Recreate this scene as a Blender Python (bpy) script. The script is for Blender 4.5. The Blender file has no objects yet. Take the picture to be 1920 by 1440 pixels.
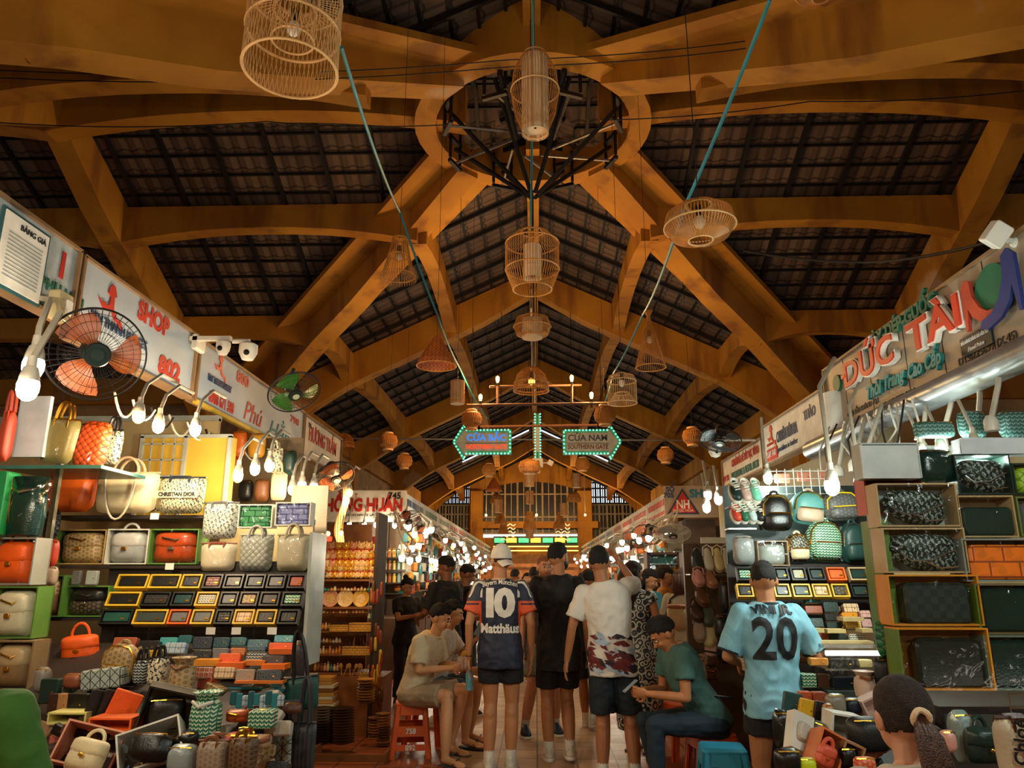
import bpy, bmesh, math, random
from math import sin, cos, pi, radians, sqrt, atan2
from mathutils import Vector, Matrix, Euler, noise
from mathutils.bvhtree import BVHTree
random.seed(7)
S = bpy.context.scene
COL = S.collection
# ---------------------------------------------------------------- camera, world, exposure
CAMZ = 1.55; FPX = 1400.0
cd = bpy.data.cameras.new('camera'); cam = bpy.data.objects.new('camera', cd); COL.objects.link(cam)
cam.location = (0, 0, CAMZ); cam.rotation_euler = (radians(90 + 14.4), 0, radians(1.78))
cd.sensor_width = 36; cd.lens = 36 * FPX / 1920; cd.clip_end = 300; cd.clip_start = .02
S.camera = cam
w = bpy.data.worlds.new('daylight'); S.world = w; w.use_nodes = True
w.node_tree.nodes['Background'].inputs[0].default_value = (.72, .86, 1, 1)
w.node_tree.nodes['Background'].inputs[1].default_value = 1.2
S.view_settings.view_transform = 'Standard'; S.view_settings.look = 'None'
S.view_settings.gamma = 1; S.view_settings.use_curve_mapping = False
S.view_settings.exposure = 0.42
LK = 1.0            # strength of every lamp in the hall
RC = cam.rotation_euler.to_matrix(); CO = Vector((0, 0, CAMZ))
def ray(px, py): return RC @ Vector(((px - 960) / FPX, (720 - py) / FPX, -1))
def P(px, py, Y): d = ray(px, py); return CO + d * (Y / d.y)
def PX(px, py, X): d = ray(px, py); return CO + d * (X / d.x)
def PZ(px, py, Z): d = ray(px, py); return CO + d * ((Z - CAMZ) / d.z)
# ---------------------------------------------------------------- materials
def lin(c):
    if isinstance(c, str):
        c = c.lstrip('#'); c = [int(c[i:i + 2], 16) / 255 for i in (0, 2, 4)]
        c = [x / 12.92 if x <= .04045 else ((x + .055) / 1.055) ** 2.4 for x in c]
    return (c[0], c[1], c[2], 1)
MC = {}
class NT:
    def __init__(s, m): s.t = m.node_tree; s.n = s.t.nodes; s.l = s.t.links; s.b = s.n['Principled BSDF']
    def node(s, k, **kw):
        n = s.n.new(k)
        for a, v in kw.items(): setattr(n, a, v)
        return n
    def lk(s, a, b): s.l.new(a, b)
    def math(s, op, a, b=None, c=None):
        n = s.n.new('ShaderNodeMath'); n.operation = op
        for i, v in enumerate((a, b, c)):
            if v is None: continue
            if isinstance(v, (int, float)): n.inputs[i].default_value = v
            else: s.lk(v, n.inputs[i])
        return n.outputs[0]
    def mix(s, f, a, b):
        n = s.n.new('ShaderNodeMix'); n.data_type = 'RGBA'
        if isinstance(f, (int, float)): n.inputs[0].default_value = f
        else: s.lk(f, n.inputs[0])
        for v, i in ((a, 6), (b, 7)):
            if isinstance(v, tuple): n.inputs[i].default_value = v
            else: s.lk(v, n.inputs[i])
        return n.outputs[2]
def mat(key, col='#888888', rough=.6, metal=0, var=.12, vs=6, bump=0, bs=40, emit=0, trans=0, coat=0, pat=None, c2=None, sc=20, alpha=1, rot=0, sss=0, coords='Object'):
    if key in MC: return MC[key]
    m = bpy.data.materials.new(key); m.use_nodes = True; MC[key] = m
    t = NT(m); b = t.b
    b.inputs['Roughness'].default_value = rough; b.inputs['Metallic'].default_value = metal
    if coat: b.inputs['Coat Weight'].default_value = coat; b.inputs['Coat Roughness'].default_value = .08
    if trans: b.inputs['Transmission Weight'].default_value = trans
    if alpha < 1: b.inputs['Alpha'].default_value = alpha
    if sss: b.inputs['Subsurface Weight'].default_value = sss; b.inputs['Subsurface Radius'].default_value = (.02, .008, .004)
    c = lin(col)
    if emit:
        b.inputs['Base Color'].default_value = c; b.inputs['Emission Color'].default_value = c
        b.inputs['Emission Strength'].default_value = emit; return m
    tc = t.node('ShaderNodeTexCoord').outputs[coords]
    nz = t.node('ShaderNodeTexNoise'); nz.inputs['Scale'].default_value = vs; nz.inputs['Detail'].default_value = 4; t.lk(tc, nz.inputs['Vector'])
    dark = tuple(x * (1 - 2.2 * var) if var < .4 else x * .2 for x in c[:3]) + (1,); lite = tuple(min(1, x * (1 + var)) for x in c[:3]) + (1,)
    rp = t.node('ShaderNodeMapRange'); t.lk(nz.outputs[0], rp.inputs[0]); rp.inputs[1].default_value = .3; rp.inputs[2].default_value = .7
    base = t.mix(rp.outputs[0], dark, lite)
    hgt = None
    if pat:
        mp = t.node('ShaderNodeMapping'); t.lk(tc, mp.inputs[0]); mp.inputs['Rotation'].default_value = (0, rot, 0); mp.inputs['Scale'].default_value = (sc, sc, sc)
        sp = t.node('ShaderNodeSeparateXYZ'); t.lk(mp.outputs[0], sp.inputs[0]); x, y, z = sp.outputs
        M = t.math; c2 = lin(c2 or '#000000')
        if pat == 'check': f = M('GREATER_THAN', M('MULTIPLY', M('SINE', M('MULTIPLY', x, pi)), M('SINE', M('MULTIPLY', z, pi))), 0)
        elif pat == 'chevron':
            tri = M('PINGPONG', x, .5); f = M('LESS_THAN', M('FRACT', M('ADD', M('MULTIPLY', z, 1.2), tri)), .42)
            f = M('MULTIPLY', f, M('GREATER_THAN', M('PINGPONG', x, .5), .07))
        elif pat == 'mono':
            fx = M('SUBTRACT', M('FRACT', x), .5); off = M('MULTIPLY', M('FRACT', M('MULTIPLY', M('FLOOR', x), .5)), 1.0)
            fz = M('SUBTRACT', M('FRACT', M('ADD', z, off)), .5)
            r = M('SQRT', M('ADD', M('MULTIPLY', fx, fx), M('MULTIPLY', fz, fz)))
            f = M('MULTIPLY', M('LESS_THAN', r, .3), M('GREATER_THAN', r, .13))
        elif pat == 'oblique':
            ba = t.node('ShaderNodeTexNoise'); ba.inputs['Scale'].default_value = 2.6; ba.inputs['Detail'].default_value = 1; t.lk(mp.outputs[0], ba.inputs['Vector'])
            fx = M('SUBTRACT', M('FRACT', M('ADD', x, M('MULTIPLY', z, .35))), .5)
            fz = M('SUBTRACT', M('FRACT', M('ADD', M('MULTIPLY', z, .75), M('MULTIPLY', M('FLOOR', x), .5))), .5)
            r = M('ADD', M('ABSOLUTE', fx), M('ABSOLUTE', M('MULTIPLY', fz, .9)))
            f = M('MULTIPLY', M('LESS_THAN', r, .46), M('GREATER_THAN', ba.outputs[0], .47))
        elif pat == 'plaid':
            a1 = M('LESS_THAN', M('FRACT', x), .16); a2 = M('LESS_THAN', M('FRACT', z), .16); a3 = M('LESS_THAN', M('FRACT', M('ADD', x, .5)), .06)
            f = M('MINIMUM', M('ADD', M('MULTIPLY', M('ADD', a1, a2), .6), M('MULTIPLY', a3, .5)), 1.0)
        elif pat == 'quilt':
            a1 = M('PINGPONG', M('ADD', x, z), .5); a2 = M('PINGPONG', M('SUBTRACT', x, z), .5)
            hgt = M('POWER', M('MULTIPLY', M('MULTIPLY', a1, a2), 4), .4); f = M('LESS_THAN', hgt, .35)
        elif pat == 'weave':
            fz = M('FLOOR', z); fx = M('FLOOR', M('ADD', M('MULTIPLY', x, .5), M('MULTIPLY', M('FRACT', M('MULTIPLY', fz, .5)), 1)))
            a1 = M('PINGPONG', M('ADD', M('MULTIPLY', x, .5), M('MULTIPLY', M('FRACT', M('MULTIPLY', fz, .5)), 1)), .5); a2 = M('PINGPONG', z, .5)
            hgt = M('MINIMUM', M('MULTIPLY', M('MINIMUM', M('MULTIPLY', a1, 2), a2), 9), 1.0); f = M('LESS_THAN', hgt, .5)
        elif pat == 'stripe': f = M('LESS_THAN', M('FRACT', x), .5)
        elif pat == 'hstripe': f = M('LESS_THAN', M('FRACT', z), .5)
        elif pat == 'band': f = M('LESS_THAN', M('ABSOLUTE', z), .16)
        elif pat == 'tri':
            a1 = M('LESS_THAN', M('PINGPONG', M('ADD', x, z), .5), .05); a2 = M('LESS_THAN', M('PINGPONG', M('SUBTRACT', x, z), .5), .05); a3 = M('LESS_THAN', M('PINGPONG', x, .5), .04)
            f = M('MINIMUM', M('ADD', M('ADD', a1, a2), a3), 1.0)
        elif pat == 'curl':
            wv = t.node('ShaderNodeTexVoronoi'); wv.inputs['Scale'].default_value = 1; t.lk(mp.outputs[0], wv.inputs['Vector']); f = M('GREATER_THAN', M('FRACT', M('MULTIPLY', wv.outputs['Distance'], 3.2)), .58)
        base = t.mix(f, base, c2)
    t.lk(base, b.inputs['Base Color'])
    if bump or hgt is not None:
        bn = t.node('ShaderNodeBump'); bn.inputs['Strength'].default_value = bump or .5; bn.inputs['Distance'].default_value = .01
        if hgt is not None: t.lk(hgt, bn.inputs['Height'])
        else:
            n2 = t.node('ShaderNodeTexNoise'); n2.inputs['Scale'].default_value = bs; n2.inputs['Detail'].default_value = 3; t.lk(tc, n2.inputs['Vector']); t.lk(n2.outputs[0], bn.inputs['Height'])
        t.lk(bn.outputs[0], b.inputs['Normal'])
    return m
def flat(col, rough=.6, **k): return mat('plain_%s_%s_%s' % (col.lstrip('#'), rough, '_'.join(str(v) for v in k.values())), col, rough, **k)
def glow(name, col, s): return mat(name, col, emit=s)
# ---------------------------------------------------------------- mesh builder
class MB:
    def __init__(s): s.v = []; s.f = []; s.m = []; s.mi = 0
    def add(s, vs, fs):
        o = len(s.v); s.v += [tuple(v) for v in vs]; s.f += [tuple(o + i for i in f) for f in fs]; s.m += [s.mi] * len(fs); return s
    def box(s, c, d, R=None):
        c = Vector(c); vs = []
        for z in (-.5, .5):
            for x, y in ((-.5, -.5), (.5, -.5), (.5, .5), (-.5, .5)):
                p = Vector((x * d[0], y * d[1], z * d[2])); vs.append(c + (R @ p if R else p))
        return s.add(vs, [(3, 2, 1, 0), (4, 5, 6, 7), (0, 1, 5, 4), (1, 2, 6, 5), (2, 3, 7, 6), (3, 0, 4, 7)])
    def rbox(s, c, d, r=.01, R=None, n=2):
        # rounded in the XZ outline, soft front and back edges
        c = Vector(c); w, t, h = d[0] / 2, d[1] / 2, d[2] / 2; r = min(r, w * .99, h * .99); e = min(r * .4, t * .6)
        def ring(ins, y):
            o = []; rr = max(r - ins, .0005)
            for cx, cz, a0 in ((w - r, h - r, 0), (-w + r, h - r, 90), (-w + r, -h + r, 180), (w - r, -h + r, 270)):
                for k in range(n + 2): a = radians(a0 + 90 * k / (n + 1)); o.append(Vector((cx + rr * cos(a), y, cz + rr * sin(a))))
            return o
        rs = [ring(e, -t), ring(0, -t + e), ring(0, t - e), ring(e, t)]; N = len(rs[0]); vs = []; fs = []
        for q in rs: vs += [c + (R @ p if R else p) for p in q]
        for i in range(3):
            for k in range(N): a = i * N + k; b_ = i * N + (k + 1) % N; fs.append((a, a + N, b_ + N, b_))
        fs.append(tuple(range(N))); fs.append(tuple(3 * N + N - 1 - k for k in range(N)))
        return s.add(vs, fs)
    def tube(s, pts, r, n=6, close=False, cap=True):
        pts = [Vector(p) for p in pts]; N = len(pts); rr = r if isinstance(r, (list, tuple)) else [r] * N; vs = []; fs = []
        u = None
        for i, p in enumerate(pts):
            if close: t = pts[(i + 1) % N] - pts[i - 1]
            else: t = pts[min(i + 1, N - 1)] - pts[max(i - 1, 0)]
            if t.length < 1e-9: t = Vector((0, 0, 1))
            t.normalize()
            if u is None: u = t.orthogonal().normalized()
            u = (u - t * u.dot(t)); u = u.normalized() if u.length > 1e-6 else t.orthogonal().normalized()
            q = t.cross(u)
            for k in range(n): a = 2 * pi * k / n; vs.append(p + (u * cos(a) + q * sin(a)) * rr[i])
        for i in range(N if close else N - 1):
            j = (i + 1) % N
            for k in range(n): k2 = (k + 1) % n; fs.append((i * n + k, i * n + k2, j * n + k2, j * n + k))
        if cap and not close: fs.append(tuple(reversed(range(n)))); fs.append(tuple((N - 1) * n + k for k in range(n)))
        return s.add(vs, fs)
    def lathe(s, prof, n=24, c=(0, 0, 0), sx=1, sy=1, cap=True):
        c = Vector(c); vs = []; fs = []
        for r, z in prof:
            for k in range(n): a = 2 * pi * k / n; vs.append(c + Vector((r * cos(a) * sx, r * sin(a) * sy, z)))
        for i in range(len(prof) - 1):
            for k in range(n): k2 = (k + 1) % n; fs.append((i * n + k, i * n + k2, (i + 1) * n + k2, (i + 1) * n + k))
        if cap: fs.append(tuple(reversed(range(n)))); fs.append(tuple((len(prof) - 1) * n + k for k in range(n)))
        return s.add(vs, fs)
    def sph(s, c, r, n=12, m=8, R=None):
        c = Vector(c); r = r if isinstance(r, (list, tuple)) else (r, r, r); vs = [c + (R @ Vector((0, 0, -r[2])) if R else Vector((0, 0, -r[2])))]; fs = []
        for i in range(1, m):
            t = pi * i / m - pi / 2
            for k in range(n):
                a = 2 * pi * k / n; p = Vector((r[0] * cos(t) * cos(a), r[1] * cos(t) * sin(a), r[2] * sin(t))); vs.append(c + (R @ p if R else p))
        vs.append(c + (R @ Vector((0, 0, r[2])) if R else Vector((0, 0, r[2]))))
        for k in range(n): fs.append((0, 1 + (k + 1) % n, 1 + k)); L = len(vs) - 1; fs.append((L, L - n + k, L - n + (k + 1) % n))
        for i in range(m - 2):
            for k in range(n): k2 = (k + 1) % n; fs.append((1 + i * n + k, 1 + i * n + k2, 1 + (i + 1) * n + k2, 1 + (i + 1) * n + k))
        return s.add(vs, fs)
    def prism(s, pts, y0, y1, f=None):
        # outline in XZ (counter-clockwise seen from -Y), thickness along Y
        n = len(pts); g = f or (lambda x, y, z: (x, y, z))
        vs = [g(x, y0, z) for x, z in pts] + [g(x, y1, z) for x, z in pts]
        fs = [tuple(range(n)), tuple(range(2 * n - 1, n - 1, -1))] + [(i, i + n, (i + 1) % n + n, (i + 1) % n) for i in range(n)]
        return s.add(vs, fs)
    def puff(s, w, h, d, c=(0, 0, 0), taper=0, p=4, n=10, e=.45, top=0, f=None):
        # stuffed bag body: superellipse outline in XZ, bulging along Y
        c = Vector(c); vs = []; fs = []
        for sd in (-1, 1):
            for j in range(n + 1):
                for i in range(n + 1):
                    u = -1 + 2 * i / n; v = -1 + 2 * j / n
                    k = (max(abs(u), abs(v)) / max((abs(u) ** p + abs(v) ** p) ** (1 / p), 1e-6)) if (u or v) else 1
                    x, z = u * k, v * k
                    t = max(0, (1 - min(1, abs(u)) ** 4) * (1 - min(1, abs(v)) ** 4)) ** e
                    if top and v > 0: t *= 1 - top * v
                    q = Vector((x * w / 2 * (1 - taper * (v + 1) / 2), sd * t * d / 2, z * h / 2))
                    if f: q = f(q, u, v)
                    vs.append(c + q)
        N = (n + 1) ** 2
        for j in range(n):
            for i in range(n):
                a = j * (n + 1) + i; fs.append((a, a + 1, a + n + 2, a + n + 1)); fs.append((N + a, N + a + n + 1, N + a + n + 2, N + a + 1))
        return s.add(vs, fs)
    def mesh(s, name, mats, smooth=False, clean=False):
        me = bpy.data.meshes.new(name); me.from_pydata(s.v, [], s.f)
        for m in (mats if isinstance(mats, (list, tuple)) else [mats]): me.materials.append(m)
        me.polygons.foreach_set('material_index', s.m)
        if clean:
            bm = bmesh.new(); bm.from_mesh(me); bmesh.ops.remove_doubles(bm, verts=bm.verts, dist=1e-5); bmesh.ops.recalc_face_normals(bm, faces=bm.faces); bm.to_mesh(me); bm.free()
        if smooth:
            me.polygons.foreach_set('use_smooth', [True] * len(me.polygons))
            if smooth != 2:
                try: me.set_sharp_from_angle(angle=radians(40))
                except Exception: pass
        me.update(); return me
    def build(s, name, mats, parent=None, smooth=False, clean=False, loc=None):
        return link(name, s.mesh(name, mats, smooth, clean), parent, loc)
def link(name, me, parent=None, loc=None):
    o = bpy.data.objects.new(name, me); COL.objects.link(o)
    if parent: o.parent = parent
    if loc is not None: o.location = loc
    return o
LABS = {}
def tag(o, label, cat, group=None, kind=None):
    o['label'] = label; o['category'] = cat
    if group: o['group'] = group
    if kind: o['kind'] = kind
    n = len(label.split()); LABS.setdefault(label, []).append((o.name, group))
    if n < 4 or n > 16: print('LABEL LENGTH', n, label)
    return o
def thing(name, label, cat, loc=(0, 0, 0), rz=0, group=None, rot=None):
    o = bpy.data.objects.new(name, None); COL.objects.link(o); o.location = loc
    o.rotation_euler = rot if rot is not None else (0, 0, rz); o.empty_display_size = .1
    return tag(o, label, cat, group)
def struct(o): o['kind'] = 'structure'; return o
def copy_tree(o, loc, label=None, rz=None, cat=None, scale=None):
    c = o.copy(); COL.objects.link(c); c.location = loc
    if rz is not None: c.rotation_euler.z = rz
    if scale: c.scale = (scale,) * 3
    if label: tag(c, label, c['category'], c.get('group'))
    for ch in list(o.children):
        d = ch.copy(); COL.objects.link(d); d.parent = c
        for g in list(ch.children): e = g.copy(); COL.objects.link(e); e.parent = d
    return c
ORD = ['first', 'second', 'third', 'fourth', 'fifth', 'sixth', 'seventh', 'eighth', 'ninth', 'tenth', 'eleventh', 'twelfth']
def text_mesh(s, size, off=.0, ext=.002, align='CENTER', spacing=1, shear=0, sx=1):
    cu = bpy.data.curves.new('lettering', 'FONT'); cu.body = s; cu.size = size; cu.offset = off; cu.extrude = ext; cu.align_x = align; cu.align_y = 'CENTER'
    cu.space_character = spacing; cu.shear = shear; cu.resolution_u = 3
    o = bpy.data.objects.new('lettering', cu); COL.objects.link(o)
    dg = bpy.context.evaluated_depsgraph_get(); me = bpy.data.meshes.new_from_object(o.evaluated_get(dg))
    bpy.data.objects.remove(o); bpy.data.curves.remove(cu)
    for v in me.vertices: x, y, z = v.co; v.co = (x * sx, -z, y)      # text now faces -Y
    return me
def text(s, size, m, loc, parent, off=.0, ext=.002, align='CENTER', spacing=1, shear=0, sx=1, width=None, rot=0, name='lettering'):
    me = text_mesh(s, size, off, ext, align, spacing, shear, sx)
    if width and len(me.vertices):
        xs = [v.co.x for v in me.vertices]; k = width / max(max(xs) - min(xs), 1e-4)
        for v in me.vertices: v.co.x *= k
    me.materials.clear(); me.materials.append(m)
    o = link(name, me, parent, loc); o.rotation_euler.y = rot
    return o
# ================================================================ the hall
YC = 8.9; W = 5.57; ZR = 8.05; K = .479; ZE = ZR - W * K; YF = 41.0
def beam_mat():
    m = bpy.data.materials.new('ochre_painted_concrete'); m.use_nodes = True; t = NT(m)
    tc = t.node('ShaderNodeTexCoord').outputs['Object']
    def nz(sc, det=4, st=None):
        n = t.node('ShaderNodeTexNoise'); n.inputs['Scale'].default_value = sc; n.inputs['Detail'].default_value = det
        if st:
            mp = t.node('ShaderNodeMapping'); mp.inputs['Scale'].default_value = st; t.lk(tc, mp.inputs[0]); t.lk(mp.outputs[0], n.inputs['Vector'])
        else: t.lk(tc, n.inputs['Vector'])
        return n.outputs[0]
    a = nz(.9); b = nz(2.2, 6, (1, 1, .18)); c = nz(.55, 8)
    r1 = t.math('MULTIPLY', t.math('SUBTRACT', a, .35), 2.5); r1 = t.math('MINIMUM', t.math('MAXIMUM', r1, 0), 1)
    base = t.mix(r1, lin('#ad721c'), lin('#d3962a'))
    r2 = t.math('MINIMUM', t.math('MAXIMUM', t.math('MULTIPLY', t.math('SUBTRACT', b, .53), 5), 0), .7)
    base = t.mix(r2, base, lin('#7d4a1c'))
    r3 = t.math('MINIMUM', t.math('MAXIMUM', t.math('MULTIPLY', t.math('SUBTRACT', c, .665), 14), 0), .65)
    base = t.mix(r3, base, lin('#cdb292'))
    t.lk(base, t.b.inputs['Base Color']); t.b.inputs['Roughness'].default_value = .75
    bn = t.node('ShaderNodeBump'); bn.inputs['Strength'].default_value = .35; t.lk(nz(14, 6), bn.inputs['Height']); t.lk(bn.outputs[0], t.b.inputs['Normal'])
    return m
def tile_mat(name, axis, c1, c2):
    m = bpy.data.materials.new(name); m.use_nodes = True; t = NT(m)
    sp = t.node('ShaderNodeSeparateXYZ'); t.lk(t.node('ShaderNodeTexCoord').outputs['Object'], sp.inputs[0])
    u = sp.outputs[1 if axis == 'x' else 0]; v = sp.outputs[0 if axis == 'x' else 1]      # u along the ridge, v down the slope
    M = t.math
    nz = t.node('ShaderNodeTexNoise'); nz.inputs['Scale'].default_value = .8; nz.inputs['Detail'].default_value = 5
    t.lk(t.node('ShaderNodeTexCoord').outputs['Object'], nz.inputs['Vector'])
    mp = M('MULTIPLY', M('SUBTRACT', nz.outputs[0], .3), 2.2); mp = M('MINIMUM', M('MAXIMUM', mp, 0), 1)
    col = t.mix(mp, lin(c1), lin(c2))
    ribs = M('PINGPONG', M('MULTIPLY', u, 9), 1); cell = M('FRACT', M('MULTIPLY', v, 3.2)); wav = M('MULTIPLY', M('SINE', M('MULTIPLY', u, 26)), .05)
    edge = M('LESS_THAN', M('ABSOLUTE', M('SUBTRACT', cell, M('ADD', wav, .2))), .05)
    col = t.mix(M('MULTIPLY', edge, .65), col, lin('#0d0a08')); col = t.mix(M('MULTIPLY', M('LESS_THAN', ribs, .22), .45), col, lin('#100c0a'))
    t.lk(col, t.b.inputs['Base Color']); t.b.inputs['Roughness'].default_value = .8
    bn = t.node('ShaderNodeBump'); bn.inputs['Strength'].default_value = .8; bn.inputs['Distance'].default_value = .03
    t.lk(M('ADD', ribs, cell), bn.inputs['Height']); t.lk(bn.outputs[0], t.b.inputs['Normal'])
    return m
OCH = beam_mat(); STEEL = flat('#14100e', .6, var=.1)
TX = tile_mat('clay_tiles_main', 'x', '#4a3a33', '#75604f'); TY = tile_mat('clay_tiles_transverse', 'y', '#4c3a31', '#7a6350')
def zroof(x, y, main): return ZR - (abs(x) if main else abs(y - YC)) * K
def clip_seg(poly, a, b):
    # part of a-b inside a convex polygon (2D)
    t0, t1 = 0., 1.; d = (b[0] - a[0], b[1] - a[1]); n = len(poly)
    cx = sum(p[0] for p in poly) / n; cy = sum(p[1] for p in poly) / n
    for i in range(n):
        p, q = poly[i], poly[(i + 1) % n]; nx, ny = -(q[1] - p[1]), q[0] - p[0]
        if nx * (cx - p[0]) + ny * (cy - p[1]) < 0: nx, ny = -nx, -ny
        da = nx * (a[0] - p[0]) + ny * (a[1] - p[1]); dd = nx * d[0] + ny * d[1]
        if abs(dd) < 1e-9:
            if da < 0: return None
            continue
        t = -da / dd
        if dd > 0: t0 = max(t0, t)
        else: t1 = min(t1, t)
    if t1 - t0 < 1e-3: return None
    return ((a[0] + d[0] * t0, a[1] + d[1] * t0), (a[0] + d[0] * t1, a[1] + d[1] * t1))
def slope(poly, main, tm):
    mb = MB(); up = .06
    vs = [(x, y, zroof(x, y, main) + up) for x, y in poly] + [(x, y, zroof(x, y, main) + up + .04) for x, y in poly]; n = len(poly)
    mb.add(vs, [tuple(range(n)), tuple(range(2 * n - 1, n - 1, -1))] + [(i, (i + 1) % n, (i + 1) % n + n, i + n) for i in range(n)])
    c = struct(mb.build('ceiling', tm, clean=True))
    xs = [p[0] for p in poly]; ys = [p[1] for p in poly]; x0, x1, y0, y1 = min(xs), max(xs), min(ys), max(ys)
    bt = MB(); rf = MB()
    def seg(a, b, mb, w_, h_, dz):
        s_ = clip_seg(poly, a, b)
        if not s_: return
        A = Vector((s_[0][0], s_[0][1], zroof(*s_[0], main) + dz)); B = Vector((s_[1][0], s_[1][1], zroof(*s_[1], main) + dz))
        d = B - A; L = d.length; d.normalize(); side = d.cross(Vector((0, 0, 1))).normalized(); nn = side.cross(d)
        R = Matrix((d, side, nn)).transposed(); mb.box((A + B) / 2, (L, w_, h_), R)
    st, sr = .31, .78
    if main:
        x = x0
        while x < x1: seg((x, y0 - 1), (x, y1 + 1), bt, .035, .03, .035); x += st
        y = math.ceil(y0 / sr) * sr
        while y < y1: seg((x0 - 1, y), (x1 + 1, y), rf, .05, .07, -.01); y += sr
    else:
        y = y0
        while y < y1: seg((x0 - 1, y), (x1 + 1, y), bt, .035, .03, .035); y += st
        x = math.ceil(x0 / sr) * sr
        while x < x1: seg((x, y0 - 1), (x, y1 + 1), rf, .05, .07, -.01); x += sr
    o = bt.build('batten', STEEL, c); o['kind'] = 'stuff'; o = rf.build('rafter', STEEL, c); o['kind'] = 'stuff'
XO = 21.0; SKY0, SKY1 = 33.2, 33.9
for s in (-1, 1):
    slope([(0, YC), (s * W, YC + W), (s * W, SKY0), (0, SKY0)], True, TX)
    slope([(0, SKY0), (s * .25, SKY0), (s * .25, SKY1), (0, SKY1)], True, TX)
    slope([(s * 3.3, SKY0), (s * W, SKY0), (s * W, SKY1), (s * 3.3, SKY1)], True, TX)
    slope([(0, SKY1), (s * W, SKY1), (s * W, YF), (0, YF)], True, TX)
    slope([(0, YC), (s * W, YC - W), (s * W, -3), (0, -3)], True, TX)
    slope([(0, YC), (s * XO, YC), (s * XO, YC + W), (s * W, YC + W)], False, TY)
    slope([(0, YC), (s * XO, YC), (s * XO, YC - W), (s * W, YC - W)], False, TY)
TR = [0]
def trim(mb, clean=True, m=None):
    TR[0] += 1; return struct(mb.build('trim_%d' % TR[0], m or OCH, clean=clean))
def beam_along(A, B, dep0, depm, wid, sag=None, up=.02, n=10, ext=True):
    # beam whose top follows the roof line A-B, underside arched: deep at the ends, shallow in the middle
    A = Vector(A); B = Vector(B); d = (B - A); h = Vector((d.x, d.y, 0)).normalized(); side = Vector((-h.y, h.x, 0)) * wid / 2
    vs = []; fs = []
    for i in range(n + 1):
        t = i / n; p = A.lerp(B, t); a = abs(2 * t - 1); dep = depm + (dep0 - depm) * (a ** 2.2)
        if sag: dep = sag(t)
        for q in (p - side + Vector((0, 0, up)), p + side + Vector((0, 0, up)), p + side - Vector((0, 0, dep)), p - side - Vector((0, 0, dep))): vs.append(q)
    for i in range(n):
        for k in range(4): k2 = (k + 1) % 4; fs.append((i * 4 + k, i * 4 + k2, i * 4 + 4 + k2, i * 4 + 4 + k))
    fs.append((3, 2, 1, 0)); fs.append(tuple(n * 4 + k for k in range(4)))
    return MB().add(vs, fs)
def frame(pt, cx):
    # a gable frame: two haunched rafters meeting at the ridge, with corner posts below
    mb = MB()
    for s in (-1, 1):
        A = pt(0, ZR); B = pt(s * (W + .15), ZE - .07)
        b = beam_along(A, B, .8, .7, .34, sag=lambda t: .5 + .16 * min(1, t * 5) + .34 * max(0, t - .7) / .3, n=16); mb.add(b.v, b.f)
        q = pt(s * W, 0)
    return trim(mb)
FY = [YC + W + 1.0, 22.2, 28.9, 35.8]
for y in FY: frame(lambda u, z, y=y: Vector((u, y, z)), 0)
FX = [W + 1.05, 13.2]
for x in FX:
    for s in (-1, 1): frame(lambda u, z, x=x * s: Vector((x, YC + u, z)), 0)
frame(lambda u, z: Vector((u, YC - W - 1, z)), 0)
# posts under the eaves
def post(x, y, w_=.42):
    mb = MB().box((x, y, ZE / 2), (w_, w_, ZE)); return trim(mb)
for y in FY: post(-W, y); post(W, y)
for sx in (-1, 1):
    for sy in (-1, 1):
        # diagonal beam of the crossing, from the ring to the corner
        A = Vector((sx * .95, YC + sy * .95, ZR - .95 * K)); B = Vector((sx * (W + .25), YC + sy * (W + .25), ZE - .1))
        trim(beam_along(A, B, .85, .85, .36, sag=lambda t: .32 + .3 * min(1, t * 2.5) + .25 * max(0, t - .6) / .4, n=12)); post(sx * W, YC + sy * W, .5)
        trim(beam_along(A, B, .1, .1, 1.15, up=.0))
        for u in (1.8, 4.0):
            z = ZR - u * K
            trim(beam_along((sx * u, YC + sy * u, z), (sx * FX[0], YC + sy * u, z), .62, .36, .26))
            trim(beam_along((sx * FX[0], YC + sy * u, z), (sx * FX[1], YC + sy * u, z), .62, .36, .26))
            if sy > 0:
                ys = [YC + u] + FY + [YF]
                for a, b in zip(ys[:-1], ys[1:]):
                    if b - a > 1.2: trim(beam_along((sx * u, a, z), (sx * u, b, z), .62, .34, .26))
        z = ZE
        if sy > 0: trim(beam_along((sx * W, YC + W, z), (sx * W, YF, z), .5, .5, .3))
        trim(beam_along((sx * W, YC + sy * W, z), (sx * XO, YC + sy * W, z), .5, .5, .3))
    trim(beam_along((sx * .9, YC, ZR - .1), (sx * FX[0], YC, ZR - .1), .55, .3, .28)); trim(beam_along((sx * FX[0], YC, ZR - .1), (sx * FX[1], YC, ZR - .1), .55, .3, .28))
ys = [YC + 1] + FY + [YF]
for a, b in zip(ys[:-1], ys[1:]): trim(beam_along((0, a, ZR - .05), (0, b, ZR - .05), .3, .24, .2))
trim(beam_along((0, -3, ZR - .05), (0, YC - 1, ZR - .05), .3, .3, .2))
# ring of the lantern over the crossing
mb = MB(); n = 40; r0, r1 = 1.3, 1.58
mb.lathe([(r0, 7.35), (r1, 7.35), (r1, 8.3), (r0, 8.3), (r0, 7.35)], n, (0, YC, 0), cap=False); trim(mb)
mb = MB().lathe([(.01, 8.45), (1.3, 8.2), (1.3, 8.25), (.01, 8.5)], 32, (0, YC, 0), cap=False); struct(mb.build('ceiling', STEEL))
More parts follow.
